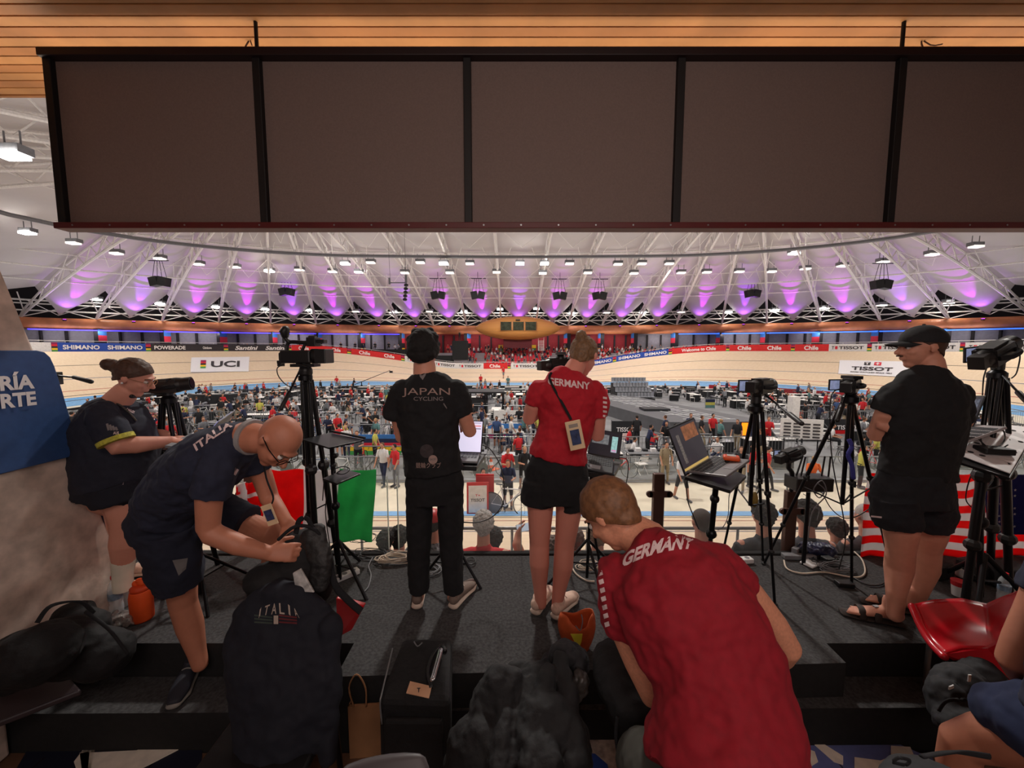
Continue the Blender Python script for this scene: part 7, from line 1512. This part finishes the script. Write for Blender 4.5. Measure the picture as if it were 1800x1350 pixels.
mb = MB(); mb.prism([at(590, 1052, 1.78), at(640, 1066, 1.8), at(618, 1108, 1.84), at(592, 1122, 1.84)], (0, .03, 0)); tag(mb.build('red_folder', RED, bevel=.006), 'red plastic chair seat edge beside the rucksack', 'chair')
bpy.data.objects[-1]
# jacket over a chair back, ITALIA
JN = mat('jacket_navy', s(20, 22, 34), .85, var=.15, scale=50)
t = thing('chair', 'dark chair with a navy lettered jacket draped over its back in the lower left', 'chair', V((at(495, 1200, 1.55).x, 1.5, -.4))); cx = at(495, 1200, 1.55).x
for sx in (-.2, .2):
    for y in (1.28, 1.64): mb = MB(); mb.cyl((cx + sx, y, -.4), (cx + sx * .9, y if y < 1.5 else 1.58, .0 if y < 1.5 else .36), .013); mb.build('leg', METAL, t)
mb = MB(); mb.box((cx, 1.42, .02), (.42, .4, .04)); mb.build('seat', DARK, t, bevel=.01); mb = MB(); mb.loft([(cx - .16, 1.6, .3), (cx + .16, 1.6, .3)], [(.13, .015)] * 2, side=V((0, 0, 1)), n=12); mb.build('backrest', DARK, t)
mb = MB(); sect(mb, [(440, 1042, 545, 1040, 1.6, .05), (415, 1070, 575, 1068, 1.6, .075), (400, 1110, 592, 1110, 1.58, .085), (398, 1180, 592, 1170, 1.52, .09), (410, 1260, 590, 1250, 1.46, .08), (425, 1300, 585, 1330, 1.42, .07)], cap='round')
mb.loft([at(580, 1100, 1.56), at(586, 1200, 1.5), at(575, 1330, 1.42)], [.045, .04, .035], n=12)
jk = vox(mb, 'jacket', JN, None, .007, 5, .045, .12); tag(jk, 'navy jacket with white arched ITALIA lettering over the chair back in the lower left', 'jacket')
for i, ch_ in enumerate('ITALIA'):
    a = R(-38 + i * 15); cx_, cy_ = 489 + 52 * math.sin(a), 1104 - 38 * math.cos(a) * .9
    printing(ch_, lambda x, y: at(cx_ + (x * math.cos(a) - -y * -math.sin(a)) * (5 if ch_ == 'I' else 9) * (1 if ch_ != 'I' else .7) , cy_ + x * math.sin(a) * 8 - y * math.cos(a) * 19, 1.0), None, jk, mat('print_bone', s(176, 160, 148), .8, var=0), bold=.01)
for k, m in ((0, mat('print_dkgreen', s(52, 62, 56), .8)), (1, mat('print_dkred', s(96, 30, 36), .8))):
    for j in range(3): x0 = 447 if k == 0 else 490; patch_on([at(x0, 1080 + j * 6 + (0 if k == 0 else 0), 1.0), at(x0 + 32, 1084 + j * 5, 1.0), at(x0 + 32, 1087 + j * 5, 1.0), at(x0, 1083 + j * 6, 1.0)], None, jk, m, name='print_bar', n=3)
patch_on([at(481, 1082, 1.0), at(489, 1082, 1.0), at(489, 1097, 1.0), at(481, 1097, 1.0)], None, jk, MATS['print_bone'], name='print_bar', n=3)
# suitcase
t = thing('suitcase', 'upright black fabric suitcase with chrome handle and paper tag on top', 'suitcase', V((at(730, 1200, 1.6).x, 1.6, -.4)))
SZ = .17; tl, tr_, br, bl_ = [gz(x, y, SZ) for x, y in ((708, 1120), (795, 1120), (792, 1232), (664, 1228))]
mb = MB(); g_ = [V((p.x, p.y, SZ)) for p in (tl, tr_, br, bl_)]; bot = [V((p.x * 1.0, p.y - .02, -.39)) for p in (tl, tr_, br, bl_)]
mb.add(g_ + bot, [(0, 1, 2, 3), (7, 6, 5, 4), (0, 4, 5, 1), (1, 5, 6, 2), (2, 6, 7, 3), (3, 7, 4, 0)]); mb.build('shell', BAG, t, bevel=.025)
mb = MB(); mb.box((bl_ + br) / 2 + V((.0, -.012, -.22)), ((br - bl_).length * .8, .03, .3)); mb.build('front_pocket', BAG, t, bevel=.012)
hc_ = [gz(x, y, SZ + .03) for x, y in ((775, 1142), (770, 1160), (763, 1185), (760, 1195))]; mb = MB(); mb.loft(spline(hc_, 3), [(.012, .008)] * 10, side=V((1, 0, 0)), n=10); h = mb.build('handle', mat('chrome', s(190, 190, 195), .2, .9), t, smooth='all')
mb = MB(); pts = [gz(x, y, SZ + .006) for x, y in ((758, 1210), (752, 1180), (762, 1150), (776, 1135), (783, 1145))]; mb.tube(pts, .009, 8, 5); mb.build('handle_recess', DARK, t, smooth='all')
mb = MB(); mb.prism([gz(x, y, SZ + .008) for x, y in ((721, 1198), (759, 1207), (754, 1228), (714, 1219))], (0, 0, .002)); tg = mb.build('paper_tag', mat('tag_beige', s(206, 158, 124), .7, var=.2), t); printing('T', lambda x, y: gz(736 + x * 6, 1213 + -y * 8, SZ + .02), None, tg, LK)
mb = MB(); mb.tube([gz(690, 1140, SZ + .01), gz(672, 1215, SZ + .0), bl_ + V((.01, -.0, -.02)), bl_ + V((.02, -.015, -.1))], .004, 6, 4); mb.tube([gz(728, 1128, SZ + .012), gz(734, 1136, SZ + .012), gz(742, 1130, SZ + .012)], .003, 5, 3); mb.build('zip', STEEL, t, smooth='all')
for sx in (-1, 1): mb = MB(); c = (bl_ + br) / 2 + V((sx * .1, .25, -SZ - .385)); mb.cyl(c + V((-.01, 0, .0)), c + V((.01, 0, 0)), .02); mb.build('wheel', DARK, t)
# paper bag beside it
t = thing('paper_bag', 'brown paper carrier bag with twisted handles left of the suitcase', 'bag', V((at(640, 1300, 1.5).x, 1.5, -.4))); KP = mat('kraft', s(158, 112, 76), .85, var=.15)
mb = MB(); a, b = gz(612, 1262, -.18), gz(668, 1258, -.18); mb.prism([(a.x, a.y, -.4), (b.x, b.y, -.4), (b.x, b.y, -.12), (a.x, a.y, -.12)], (0, .012, 0)); mb.prism([(a.x, a.y + .16, -.4), (b.x, b.y + .16, -.4), (b.x, b.y + .16, -.05), (a.x, a.y + .16, -.12)], (0, .012, 0)); mb.prism([(a.x, a.y, -.4), (a.x, a.y + .17, -.4), (a.x, a.y + .17, -.12), (a.x, a.y, -.12)], (.005, 0, 0)); mb.build('paper_shell', KP, t)
mb = MB(); mb.tube([V((a.x + .03, a.y, -.12)), V((a.x + .01, a.y, -.02)), V((a.x + .05, a.y, .05)), V((a.x + .09, a.y, -.02)), V((a.x + .09, a.y, -.12))], .004, 6, 5); mb.build('handle', KP, t, smooth='all')
# dark coats and bags heaped beside the bending man
t = blob('coat_pile', 'heap of black coats between the suitcase and the foreground man', 'coat', [(880, 1260, 1.35, .12, .1, .2), (910, 1225, 1.45, .09, .08, .14), (950, 1230, 1.4, .12, .1, .14), (985, 1180, 1.5, .09, .09, .08), (1000, 1160, 1.52, .08, .08, .06), (960, 1320, 1.25, .16, .12, .2), (860, 1330, 1.25, .16, .12, .15)], BAG, .007, .035, .07, fold=[[(905, 1188, 1.36, .035), (890, 1240, 1.3, .045), (880, 1345, 1.15, .05)], [(885, 1205, 1.38, .03), (845, 1250, 1.3, .04), (815, 1345, 1.2, .05)], [(930, 1200, 1.36, .03), (925, 1260, 1.26, .04), (930, 1345, 1.12, .045)], [(965, 1180, 1.36, .03), (945, 1240, 1.28, .04), (960, 1345, 1.12, .05)], [(985, 1160, 1.4, .03), (1000, 1230, 1.3, .04), (1010, 1340, 1.15, .05)]])
mb = MB(); mb.ell(at(1005, 1215, 1.38), (.04, .04, .055), None, 14, 9); mb.ell(at(1020, 1200, 1.38), (.035, .04, .05)); vox(mb, 'leather_fold', mat('leather_sheen', s(60, 56, 54), .35, var=.4, scale=30), t, .005, 2, .03, .04)
mb = MB(); mb.ell(at(990, 1150, 1.46), (.06, .05, .05), None, 14, 9); mb.ell(at(1015, 1163, 1.46), (.05, .05, .05)); vox(mb, 'hood', BAG3, t, .006, 2, .04, .05)
strap(t, [at(905, 1190, 1.38), at(900, 1230, 1.36), at(898, 1290, 1.3), at(900, 1340, 1.22)], .02, .004, BAG3); strap(t, [at(955, 1180, 1.36), at(950, 1230, 1.34), at(930, 1290, 1.28)], .01, .004, BAG3)
# orange pouch
t = thing('orange_pouch', 'open orange drawstring pouch with yellow label on the platform', 'pouch', gz(1015, 1140, 0)); OC = mat('orange_fabric', s(206, 92, 44), .7, var=.2, scale=20)
mb = MB(); cx0 = gz(1015, 1145, 0)
def pouch(a, b): g = a * 2 * math.pi; rr = .055 + .03 * math.sin(b * 2.6) + .012 * math.sin(3 * g) * b; zz = .015 + b * .17 + .02 * math.sin(2 * g + 1) * b; return cx0 + V((rr * 1.15 * math.cos(g), rr * .9 * math.sin(g) + .02, zz))
mb.grid(28, 8, pouch); mb.build('cloth', OC, t, smooth='all', solid=.005); mb = MB(); mb.prism([at(1003, 1115, 1.83), at(1024, 1115, 1.83), at(1022, 1128, 1.82), at(1017, 1142, 1.81)], (0, .004, 0)); mb.build('label', mat('label_yellow', s(226, 220, 60), .6), t)
mb = MB(); mb.tube([at(1012, 1100, 1.86), at(1020, 1108, 1.84), at(1024, 1092, 1.86), at(1022, 1080, 1.88)], .003, 5, 4); mb.build('cord', GREY, t)
mb = MB(); mb.ell(cx0 + V((0, .02, .02)), (.07, .06, .02)); mb.build('base', OC, t)
# bag in front of the foreground man, plastic packet, blue cloth
t = blob('shoulder_bag', 'black shoulder bag held open in front of the man in red', 'bag', [(1090, 1200, 1.35, .1, .1, .09), (1080, 1165, 1.4, .08, .09, .07), (1110, 1240, 1.3, .1, .1, .09), (1140, 1262, 1.26, .08, .08, .06)], BAG, .008, .03, .08); strap(t, [at(1085, 1260, 1.22), at(1083, 1300, 1.2), at(1092, 1350, 1.15)], .006)
t = thing('plastic_packet', 'large crumpled clear and white plastic packet on the floor under the shoulder bag', 'packet', gz(1060, 1320, -.4)); mb = MB(); pk = [gz(1030, 1232, -.36), gz(1060, 1225, -.36), gz(1110, 1290, -.36), gz(1120, 1390, -.36), gz(1040, 1390, -.36)]; mb.prism([p - V((0, 0, .03)) for p in pk], (0, 0, .035)); mb.build('film', mat('film_clear', s(190, 180, 172), .2, var=.45, scale=25, bump=.8), t, bevel=.006)
mb = MB(); mb.prism([gz(x, y, -.35) for x, y in ((1034, 1325), (1046, 1326), (1068, 1345), (1075, 1390), (1036, 1390))], (0, 0, .004)); mb.build('blue_print', BLUE, t)
mb = MB(); mb.prism([gz(x, y, -.35) for x, y in ((1085, 1287), (1115, 1298), (1110, 1312), (1084, 1308))], (0, 0, .004)); mb.build('dark_label', mat('label_plum', s(46, 36, 48), .6), t)
# printed package at the bottom left
t = thing('parcel', 'flat white plastic parcel printed with small dark, pink and blue lines at the bottom', 'parcel', gz(455, 1330, -.38)); PK = mat('parcel_white', s(214, 208, 206), .35, var=.06, bump=.6, scale=14)
c4 = [gz(390, 1300, -.3), gz(541, 1300, -.3), gz(536, 1400, -.3), gz(345, 1400, -.3)]; quad('wrap', c4, PK, .08, t, .012)
for i in range(7):
    for j in range(3):
        w = ['ETIXX', 'SPORT', 'TEAM', 'ENERGY', 'PRO', 'RACE', 'FUEL'][0:0] or None
        a, b = (i + .5) / 7, (j + .5) / 3; c = c4[0].lerp(c4[1], a).lerp(c4[3].lerp(c4[2], a), b) + V((0, 0, .002)); m = [LK, LR, HB['b']][(i + j) % 3]
        mb = MB(); d = (c4[0] - c4[3]).normalized(); x = V((d.y, -d.x, 0))
        for k in range(3): mb.box(c + x * (k - 1) * .008, (.002, .05 - .008 * ((k + j) % 3), .001), basis(x, d))
        if (i * j) % 3 == 1: mb.loft([c + d * .02, c - d * .02], [(.01, .001)] * 2, side=x, n=8)
        mb.build('print_line', m, t)
mb = MB(); mb.ell(gz(500, 1295, -.33), (.06, .02, .03), None, 12, 8); mb.ell(gz(515, 1300, -.33), (.04, .02, .02)); tag(vox(mb, 'crumpled_wrapper', mat('wrapper_mixed', s(120, 104, 98), .4, var=.9, scale=40), None, .004, 1, .02, .03), 'crumpled shiny wrapper behind the white parcel', 'wrapper')
# near edge: grey seat back at the bottom, dark bench at left, backpack bottom right
mb = MB(); sect(mb, [(600, 1352, 748, 1332, .95, .02), (585, 1375, 760, 1365, .93, .02), (580, 1480, 770, 1480, .9, .02)], cap='round'); tag(mb.build('plastic_chair', mat('seat_back_grey', s(66, 60, 62), .5), smooth='all'), 'grey plastic seat back at the bottom edge', 'chair')
t = thing('bench', 'dark flat bench end at the lower left', 'bench', gz(40, 1340, -.4)); mb = MB(); b4 = [gz(-200, 1175, -.05), gz(110, 1178, -.05), gz(143, 1212, -.05), gz(-200, 1345, -.05)]; n_ = quad('bench_top', b4, mat('bench_dark', s(62, 52, 56), .35), .03, t, .008)
mb = MB(); mb.box(b4[0].lerp(b4[2], .6) + V((0, .05, -.2)), (.06, .06, .33)); mb.build('bench_leg', METAL, t)
t = blob('rucksack', 'large black rucksack leaning on the left concrete pillar', 'rucksack', [(100, 1140, 1.75, .22, .14, .13), (60, 1150, 1.6, .17, .14, .12), (140, 1110, 1.9, .12, .12, .1), (185, 1150, 1.8, .12, .12, .11), (20, 1170, 1.6, .16, .12, .1), (130, 1080, 1.95, .09, .08, .05)], BAG, .01, .04, .12)
strap(t, [at(65, 1095, 1.75), at(90, 1065, 1.8), at(140, 1058, 1.85), at(165, 1078, 1.85)], .014, .005); strap(t, [at(150, 1075, 1.75), at(190, 1105, 1.7), at(225, 1150, 1.66)], .008, .004)
t = blob('rucksack', 'black and grey rucksack on the step at the right below the red chair', 'rucksack', [(1690, 1215, 1.6, .11, .1, .11), (1665, 1235, 1.56, .07, .08, .1), (1720, 1190, 1.66, .1, .1, .08), (1690, 1270, 1.5, .1, .1, .08)], BAG3, .008, .03, .07); mb = MB(); mb.box(at(1672, 1208, 1.5), (.03, .004, .014), rotz(.3)); mb.box(at(1704, 1192, 1.5), (.012, .004, .03)); mb.build('reflective_tab', WHITE, t)
strap(t, [at(1650, 1250, 1.45), at(1665, 1232, 1.45), at(1700, 1230, 1.45)], .008, .004); 
mb = MB(); sect(mb, [(1590, 1405, 1755, 1385, .95, .06), (1570, 1450, 1780, 1430, .9, .09), (1560, 1520, 1790, 1510, .86, .1)], cap='round'); t = thing('backpack', 'grey backpack top with loop at the bottom right edge', 'rucksack', gz(1680, 1400, -.4)); vox(mb, 'shell', BAG3, t, .008, 3, .02, .08); strap(t, [at(1570, 1338, .93), at(1580, 1332, .93), at(1598, 1336, .93), at(1592, 1344, .93), at(1570, 1340, .93)], .005, .003); strap(t, [at(1620, 1330, .95), at(1680, 1322, .97), at(1740, 1330, .97)], .008, .004)
# red plastic chair on the right
t = thing('chair', 'red moulded plastic chair with curved seat at the right edge of the platform', 'chair', gz(1730, 1160, 0)); RP = mat('plastic_red_gloss', s(196, 18, 34), .25, spec=.6)
def seatf(a, b):   # a across picture (front lip to back), b near to far
    pts = [((1604, 1062), (1660, 1150), 1.95, 1.72), ((1640, 1054), (1690, 1140), 1.98, 1.72), ((1690, 1052), (1725, 1140), 1.98, 1.7), ((1735, 1062), (1752, 1140), 1.95, 1.68), ((1762, 1050), (1790, 1110), 1.9, 1.62), ((1800, 1036), (1840, 1060), 1.88, 1.56), ((1850, 1000), (1900, 1010), 1.86, 1.5)]
    x = a * (len(pts) - 1); i = min(int(x), len(pts) - 2); k = x - i; f_ = lambda P_: at(*P_[0], P_[2]).lerp(at(*P_[1], P_[3]), b); p = f_(pts[i]).lerp(f_(pts[i + 1]), k); p.z -= .035 * math.sin(math.pi * b) * (1 if a < .7 else .4); return p
mb = MB(); mb.grid(24, 12, seatf); mb.build('seat_shell', RP, t, smooth='all', solid=.008)
mb = MB(); mb.loft([seatf(0, b / 8) + V((0, 0, -.012)) for b in range(9)], [.018] * 9, n=10); mb.build('front_lip', RP, t, smooth='all')
mb = MB(); mb.prism([seatf(0, 1), seatf(.4, 1), seatf(.6, 1), seatf(.75, 1), seatf(.7, 1) - V((0, 0, .26)), seatf(.5, 1) - V((0, 0, .2))], (0, .012, 0)); mb.build('side_apron', RP, t)
for b in (.1, .9):
    for a in (.15, .65): p = seatf(a, b); mb = MB(); z_ = 0 if p.y > 2.02 else -.19; mb.cyl(p + V((0, 0, -.03)), V((p.x, p.y, z_)), .012); mb.build('leg', STEEL, t)
# bottles and orange flask left
PET = mat('bottle_clear', (.85, .9, .92), .05, alpha=.35, var=.1, spec=.8); CAPR = mat('cap_red', s(200, 36, 44), .5)
def bottle(px, py, label, h=.25, r=.034):
    c = gz(px, py, 0); t = thing('water_bottle', label, 'bottle', c); mb = MB(); mb.lathe([(r * .8, .002), (r, .01), (r, h * .3), (r * .92, h * .35), (r, h * .4), (r, h * .68), (r * .85, h * .8), (r * .38, h * .92), (r * .38, h * .96)], c, n=18); mb.build('bottle_body', PET, t, smooth='all')
    mb = MB(); mb.lathe([(r * .45, h * .95), (r * .45, h * 1.02)], c, n=14); mb.build('cap', CAPR, t); mb = MB(); mb.lathe([(r * 1.01, h * .45), (r * 1.01, h * .62)], c, n=18); mb.build('label', mat('bottle_label', s(120, 140, 160), .5, var=.5, scale=40), t)
bottle(206, 1082, 'clear water bottle with red cap, nearer one beside the orange flask'); bottle(217, 1066, 'clear water bottle with red cap, farther one behind the orange flask')
c = gz(251, 1088, 0); t = thing('orange_flask', 'bright orange insulated flask with knotted top on the platform', 'flask', c); OF = mat('flask_orange', s(235, 84, 22), .7, var=.1)
mb = MB(); mb.lathe([(.05, .0), (.055, .01), (.056, .15), (.05, .18), (.048, .185)], c, n=24); mb.build('flask_body', OF, t, smooth='all'); mb = MB(); mb.lathe([(.047, .18), (.048, .205), (.03, .22)], c, n=20); mb.build('collar', mat('flask_orange_dark', s(210, 66, 20), .6), t, smooth='all')
mb = MB(); mb.ell(c + V((-.02, 0, .225)), (.022, .02, .02)); mb.ell(c + V((.015, 0, .23)), (.024, .02, .018)); mb.ell(c + V((0, 0, .245)), (.02, .018, .014)); vox(mb, 'knot', OF, t, .004, 1)
mb = MB(); 
for k in range(5): mb.ell(gz(190 + k * 9, 1092 - (k % 2) * 8, .03) + V((0, 0, .0)), (.03, .03, .03 + .02 * (k == 0)), None, 10, 7)
tag(vox(mb, 'plastic_wrap', mat('wrap_clear', s(170, 160, 155), .15, alpha=.5, var=.4, scale=30), None, .006, 1, .04, .03), 'crumpled clear plastic wrap on the floor beside the bottles', 'wrapper')
mb = MB(); mb.ell(gz(246, 1035, .05), (.04, .03, .03)); mb.ell(gz(256, 1030, .06), (.03, .02, .02)); tag(vox(mb, 'tissue', mat('tissue_white', s(214, 208, 204), .8), None, .005, 1, .03, .03), 'crumpled white tissue behind the orange flask', 'tissue')
# cables on the floor and power strips
WC = mat('cable_beige', s(206, 190, 172), .6); 
def coil(px, py, rx, ry, n, label, m, r=.004, seed=1):
    random.seed(seed); c = gz(px, py, .012); t = thing('cable_coil', label, 'cable', c); sz = dep(c) / FOC
    for k in range(n):
        a0 = random.uniform(0, 6.28); sx = rx * sz * random.uniform(.65, 1.1); sy = ry * sz * 1.5 * random.uniform(.6, 1.1); off = V((random.uniform(-.2, .2) * sx, random.uniform(-.2, .2) * sy, .004 * k)); ang = random.uniform(-.3, .3)
        pts = [c + off + rotz(ang) @ V((sx * math.cos(a0 + g * 2 * math.pi / 12), sy * math.sin(a0 + g * 2 * math.pi / 12), .003 * (g % 3))) for g in range(12)]; mb = MB(); mb.loft(pts, [r] * 12, n=6, closed=True, side=V((0, 0, 1))); mb.build('loop', m, t, smooth='all')
    return t
coil(695, 985, 32, 9, 10, 'pale beige cable coil left of the man in black', WC, seed=3); coil(752, 1003, 28, 12, 5, 'grey cable loops between the feet of the man in black', GREY, seed=4); coil(655, 975, 30, 10, 4, 'thin black cable loops below the green striped flag', DARK, .003, 5)
coil(1035, 995, 22, 10, 4, 'pale cable loops behind the fair-haired man in red', WC, .0035, 6); coil(1470, 1000, 30, 10, 8, 'tangle of silver and black leads below the right tripods', GREY, .003, 7); coil(1452, 985, 26, 9, 5, 'dark lead coils against the platform edge', DARK, .004, 8); coil(640, 945, 30, 14, 3, 'thin loops of black wire hanging by the green striped flag', DARK, .0025, 9); coil(828, 987, 12, 9, 2, 'small loop of black cable at the platform edge', DARK, .004, 10)
cable('long white cable curving along the platform edge on the right', [gz(1378, 985, .01), gz(1384, 1000, .01), gz(1410, 1008, .01), gz(1450, 1006, .01), gz(1500, 1015, .01), gz(1520, 1008, .01), gz(1516, 985, .01), gz(1502, 970, .02)], WC, .006); cable('white cable end looping right of the foreground man', [gz(1296, 985, .01), gz(1315, 1003, .01), gz(1318, 1015, .01), gz(1305, 1018, .01), gz(1290, 1008, .01)], WC, .005)
cable('black cable running over the carpet to the man in a cap', [gz(1500, 1015, .01), gz(1525, 1028, .01), gz(1548, 1028, .01), gz(1562, 1018, .01)], DARK, .005); cable('white cable under the tray stand of the woman in red', [gz(1002, 990, .01), gz(1012, 1008, .01), gz(1030, 1020, .01), gz(1045, 1022, .01)], WC, .006); cable('thin cable with plug hanging at the tray stand', [gz(640, 1040, .01), gz(648, 1030, .01), gz(652, 1010, .01), gz(648, 995, .02), gz(655, 980, .03)], GREY, .004)
def power(px, py, rot, label, m=WHITE, w=.2): 
    c = gz(px, py, .02); t = thing('power_strip', label, 'power strip', c); mb = MB(); mb.box(c, (w, .055, .035), rotz(rot)); mb.build('housing', m, t, bevel=.006); mb = MB()
    for k in range(3): mb.cyl(c + rotz(rot) @ V((-w * .3 + k * w * .3, 0, .017)), c + rotz(rot) @ V((-w * .3 + k * w * .3, 0, .0185)), .018, n=14)
    mb.build('socket', GREY, t)
power(1300, 985, .1, 'white power strip at the platform edge right of the foreground man'); power(1404, 978, -.05, 'grey power strip at the foot of the bronze post', GREY, .24); power(606, 1012, .8, 'white adapter strip beside the stand foot left of the cable coil'); 
for px, py, d, label, m in ((1398, 970, (.05, .04, .07), 'square grey plug adapter on the grey power strip', GREY), (1412, 972, (.05, .04, .06), 'black plug adapter on the grey power strip', DARK), (1425, 990, (.12, .09, .015), 'white leaflet with dark print beside the lead tangle', WHITE), (1455, 985, (.07, .06, .05), 'black power brick in the lead tangle', DARK), (1484, 1026, (.1, .06, .03), 'flat black adapter with grey top in front of the tripod foot', DARK), (1462, 978, (.06, .05, .04), 'small grey adapter among the leads', GREY)):
    c = gz(px, py, d[2] / 2 + .004); mb = MB(); mb.box(c, d, rotz(random.uniform(-.6, .6))); tag(mb.build('adapter' if 'leaflet' not in label else 'leaflet', m, bevel=.005), label, 'adapter' if 'leaflet' not in label else 'leaflet')
mb = MB(); mb.ell(gz(1430, 965, .05), (.13, .07, .05), None, 14, 9); mb.ell(gz(1452, 968, .05), (.08, .06, .05)); tag(vox(mb, 'cable_bag', mat('bag_navy_gloss', s(40, 46, 76), .35, var=.6, scale=30), None, .006, 2, .04, .04), 'glossy navy bag of leads at the platform edge beside the bronze post', 'bag')
# right corner litter: cup, boxes, bottle
t = thing('paper_cup', 'white and red paper cup on the floor behind the red chair', 'cup', gz(1683, 1046, 0)); c = gz(1683, 1046, 0); mb = MB(); mb.lathe([(.028, 0), (.038, .1), (.036, .1), (.027, .005)], c, n=20); mb.build('cup_body', WHITE, t, smooth=True); mb = MB(); mb.lathe([(.0365, .07), (.0395, .101)], c, n=20); mb.build('red_band', CAPR, t)
bottle(1762, 1060, 'clear bottle with red cap behind the red chair, by the right pillar', .2, .03)
for px, py, d, rz, m, nm, l in ((1648, 1000, (.16, .12, .1), .3, BAG, 'kit_bag', 'dark kit bag on the floor behind the legs of the man in a cap'), (1735, 1020, (.3, .06, .02), -.5, mat('slat_pale', s(206, 190, 150), .6), 'pale_strip', 'pale wooden strip lying behind the red chair'), (1720, 1000, (.2, .15, .12), .2, BAG2, 'kit_bag', 'grey-black bag under the tray at the right'), (1690, 1005, (.05, .05, .08), .0, WHITE, 'white_box', 'small white box behind the paper cup'), (1770, 1010, (.22, .16, .14), -.2, BAG3, 'kit_bag', 'charcoal bag against the right pillar')):
    c = gz(px, py, d[2] / 2 + .005); mb = MB(); mb.box(c, d, rotz(rz)); tag(mb.build(nm, m, bevel=.015), l, nm.replace('_', ' ').replace('kit bag', 'bag').replace('pale strip', 'strip').replace('white box', 'box'))
mb = MB(); mb.box(gz(262, 990, .06) + V((0, .1, 0)), (.16, .12, .18)); tag(mb.build('cardboard_box', KP, bevel=.004), 'brown cardboard box on the floor behind the woman at the left', 'box')
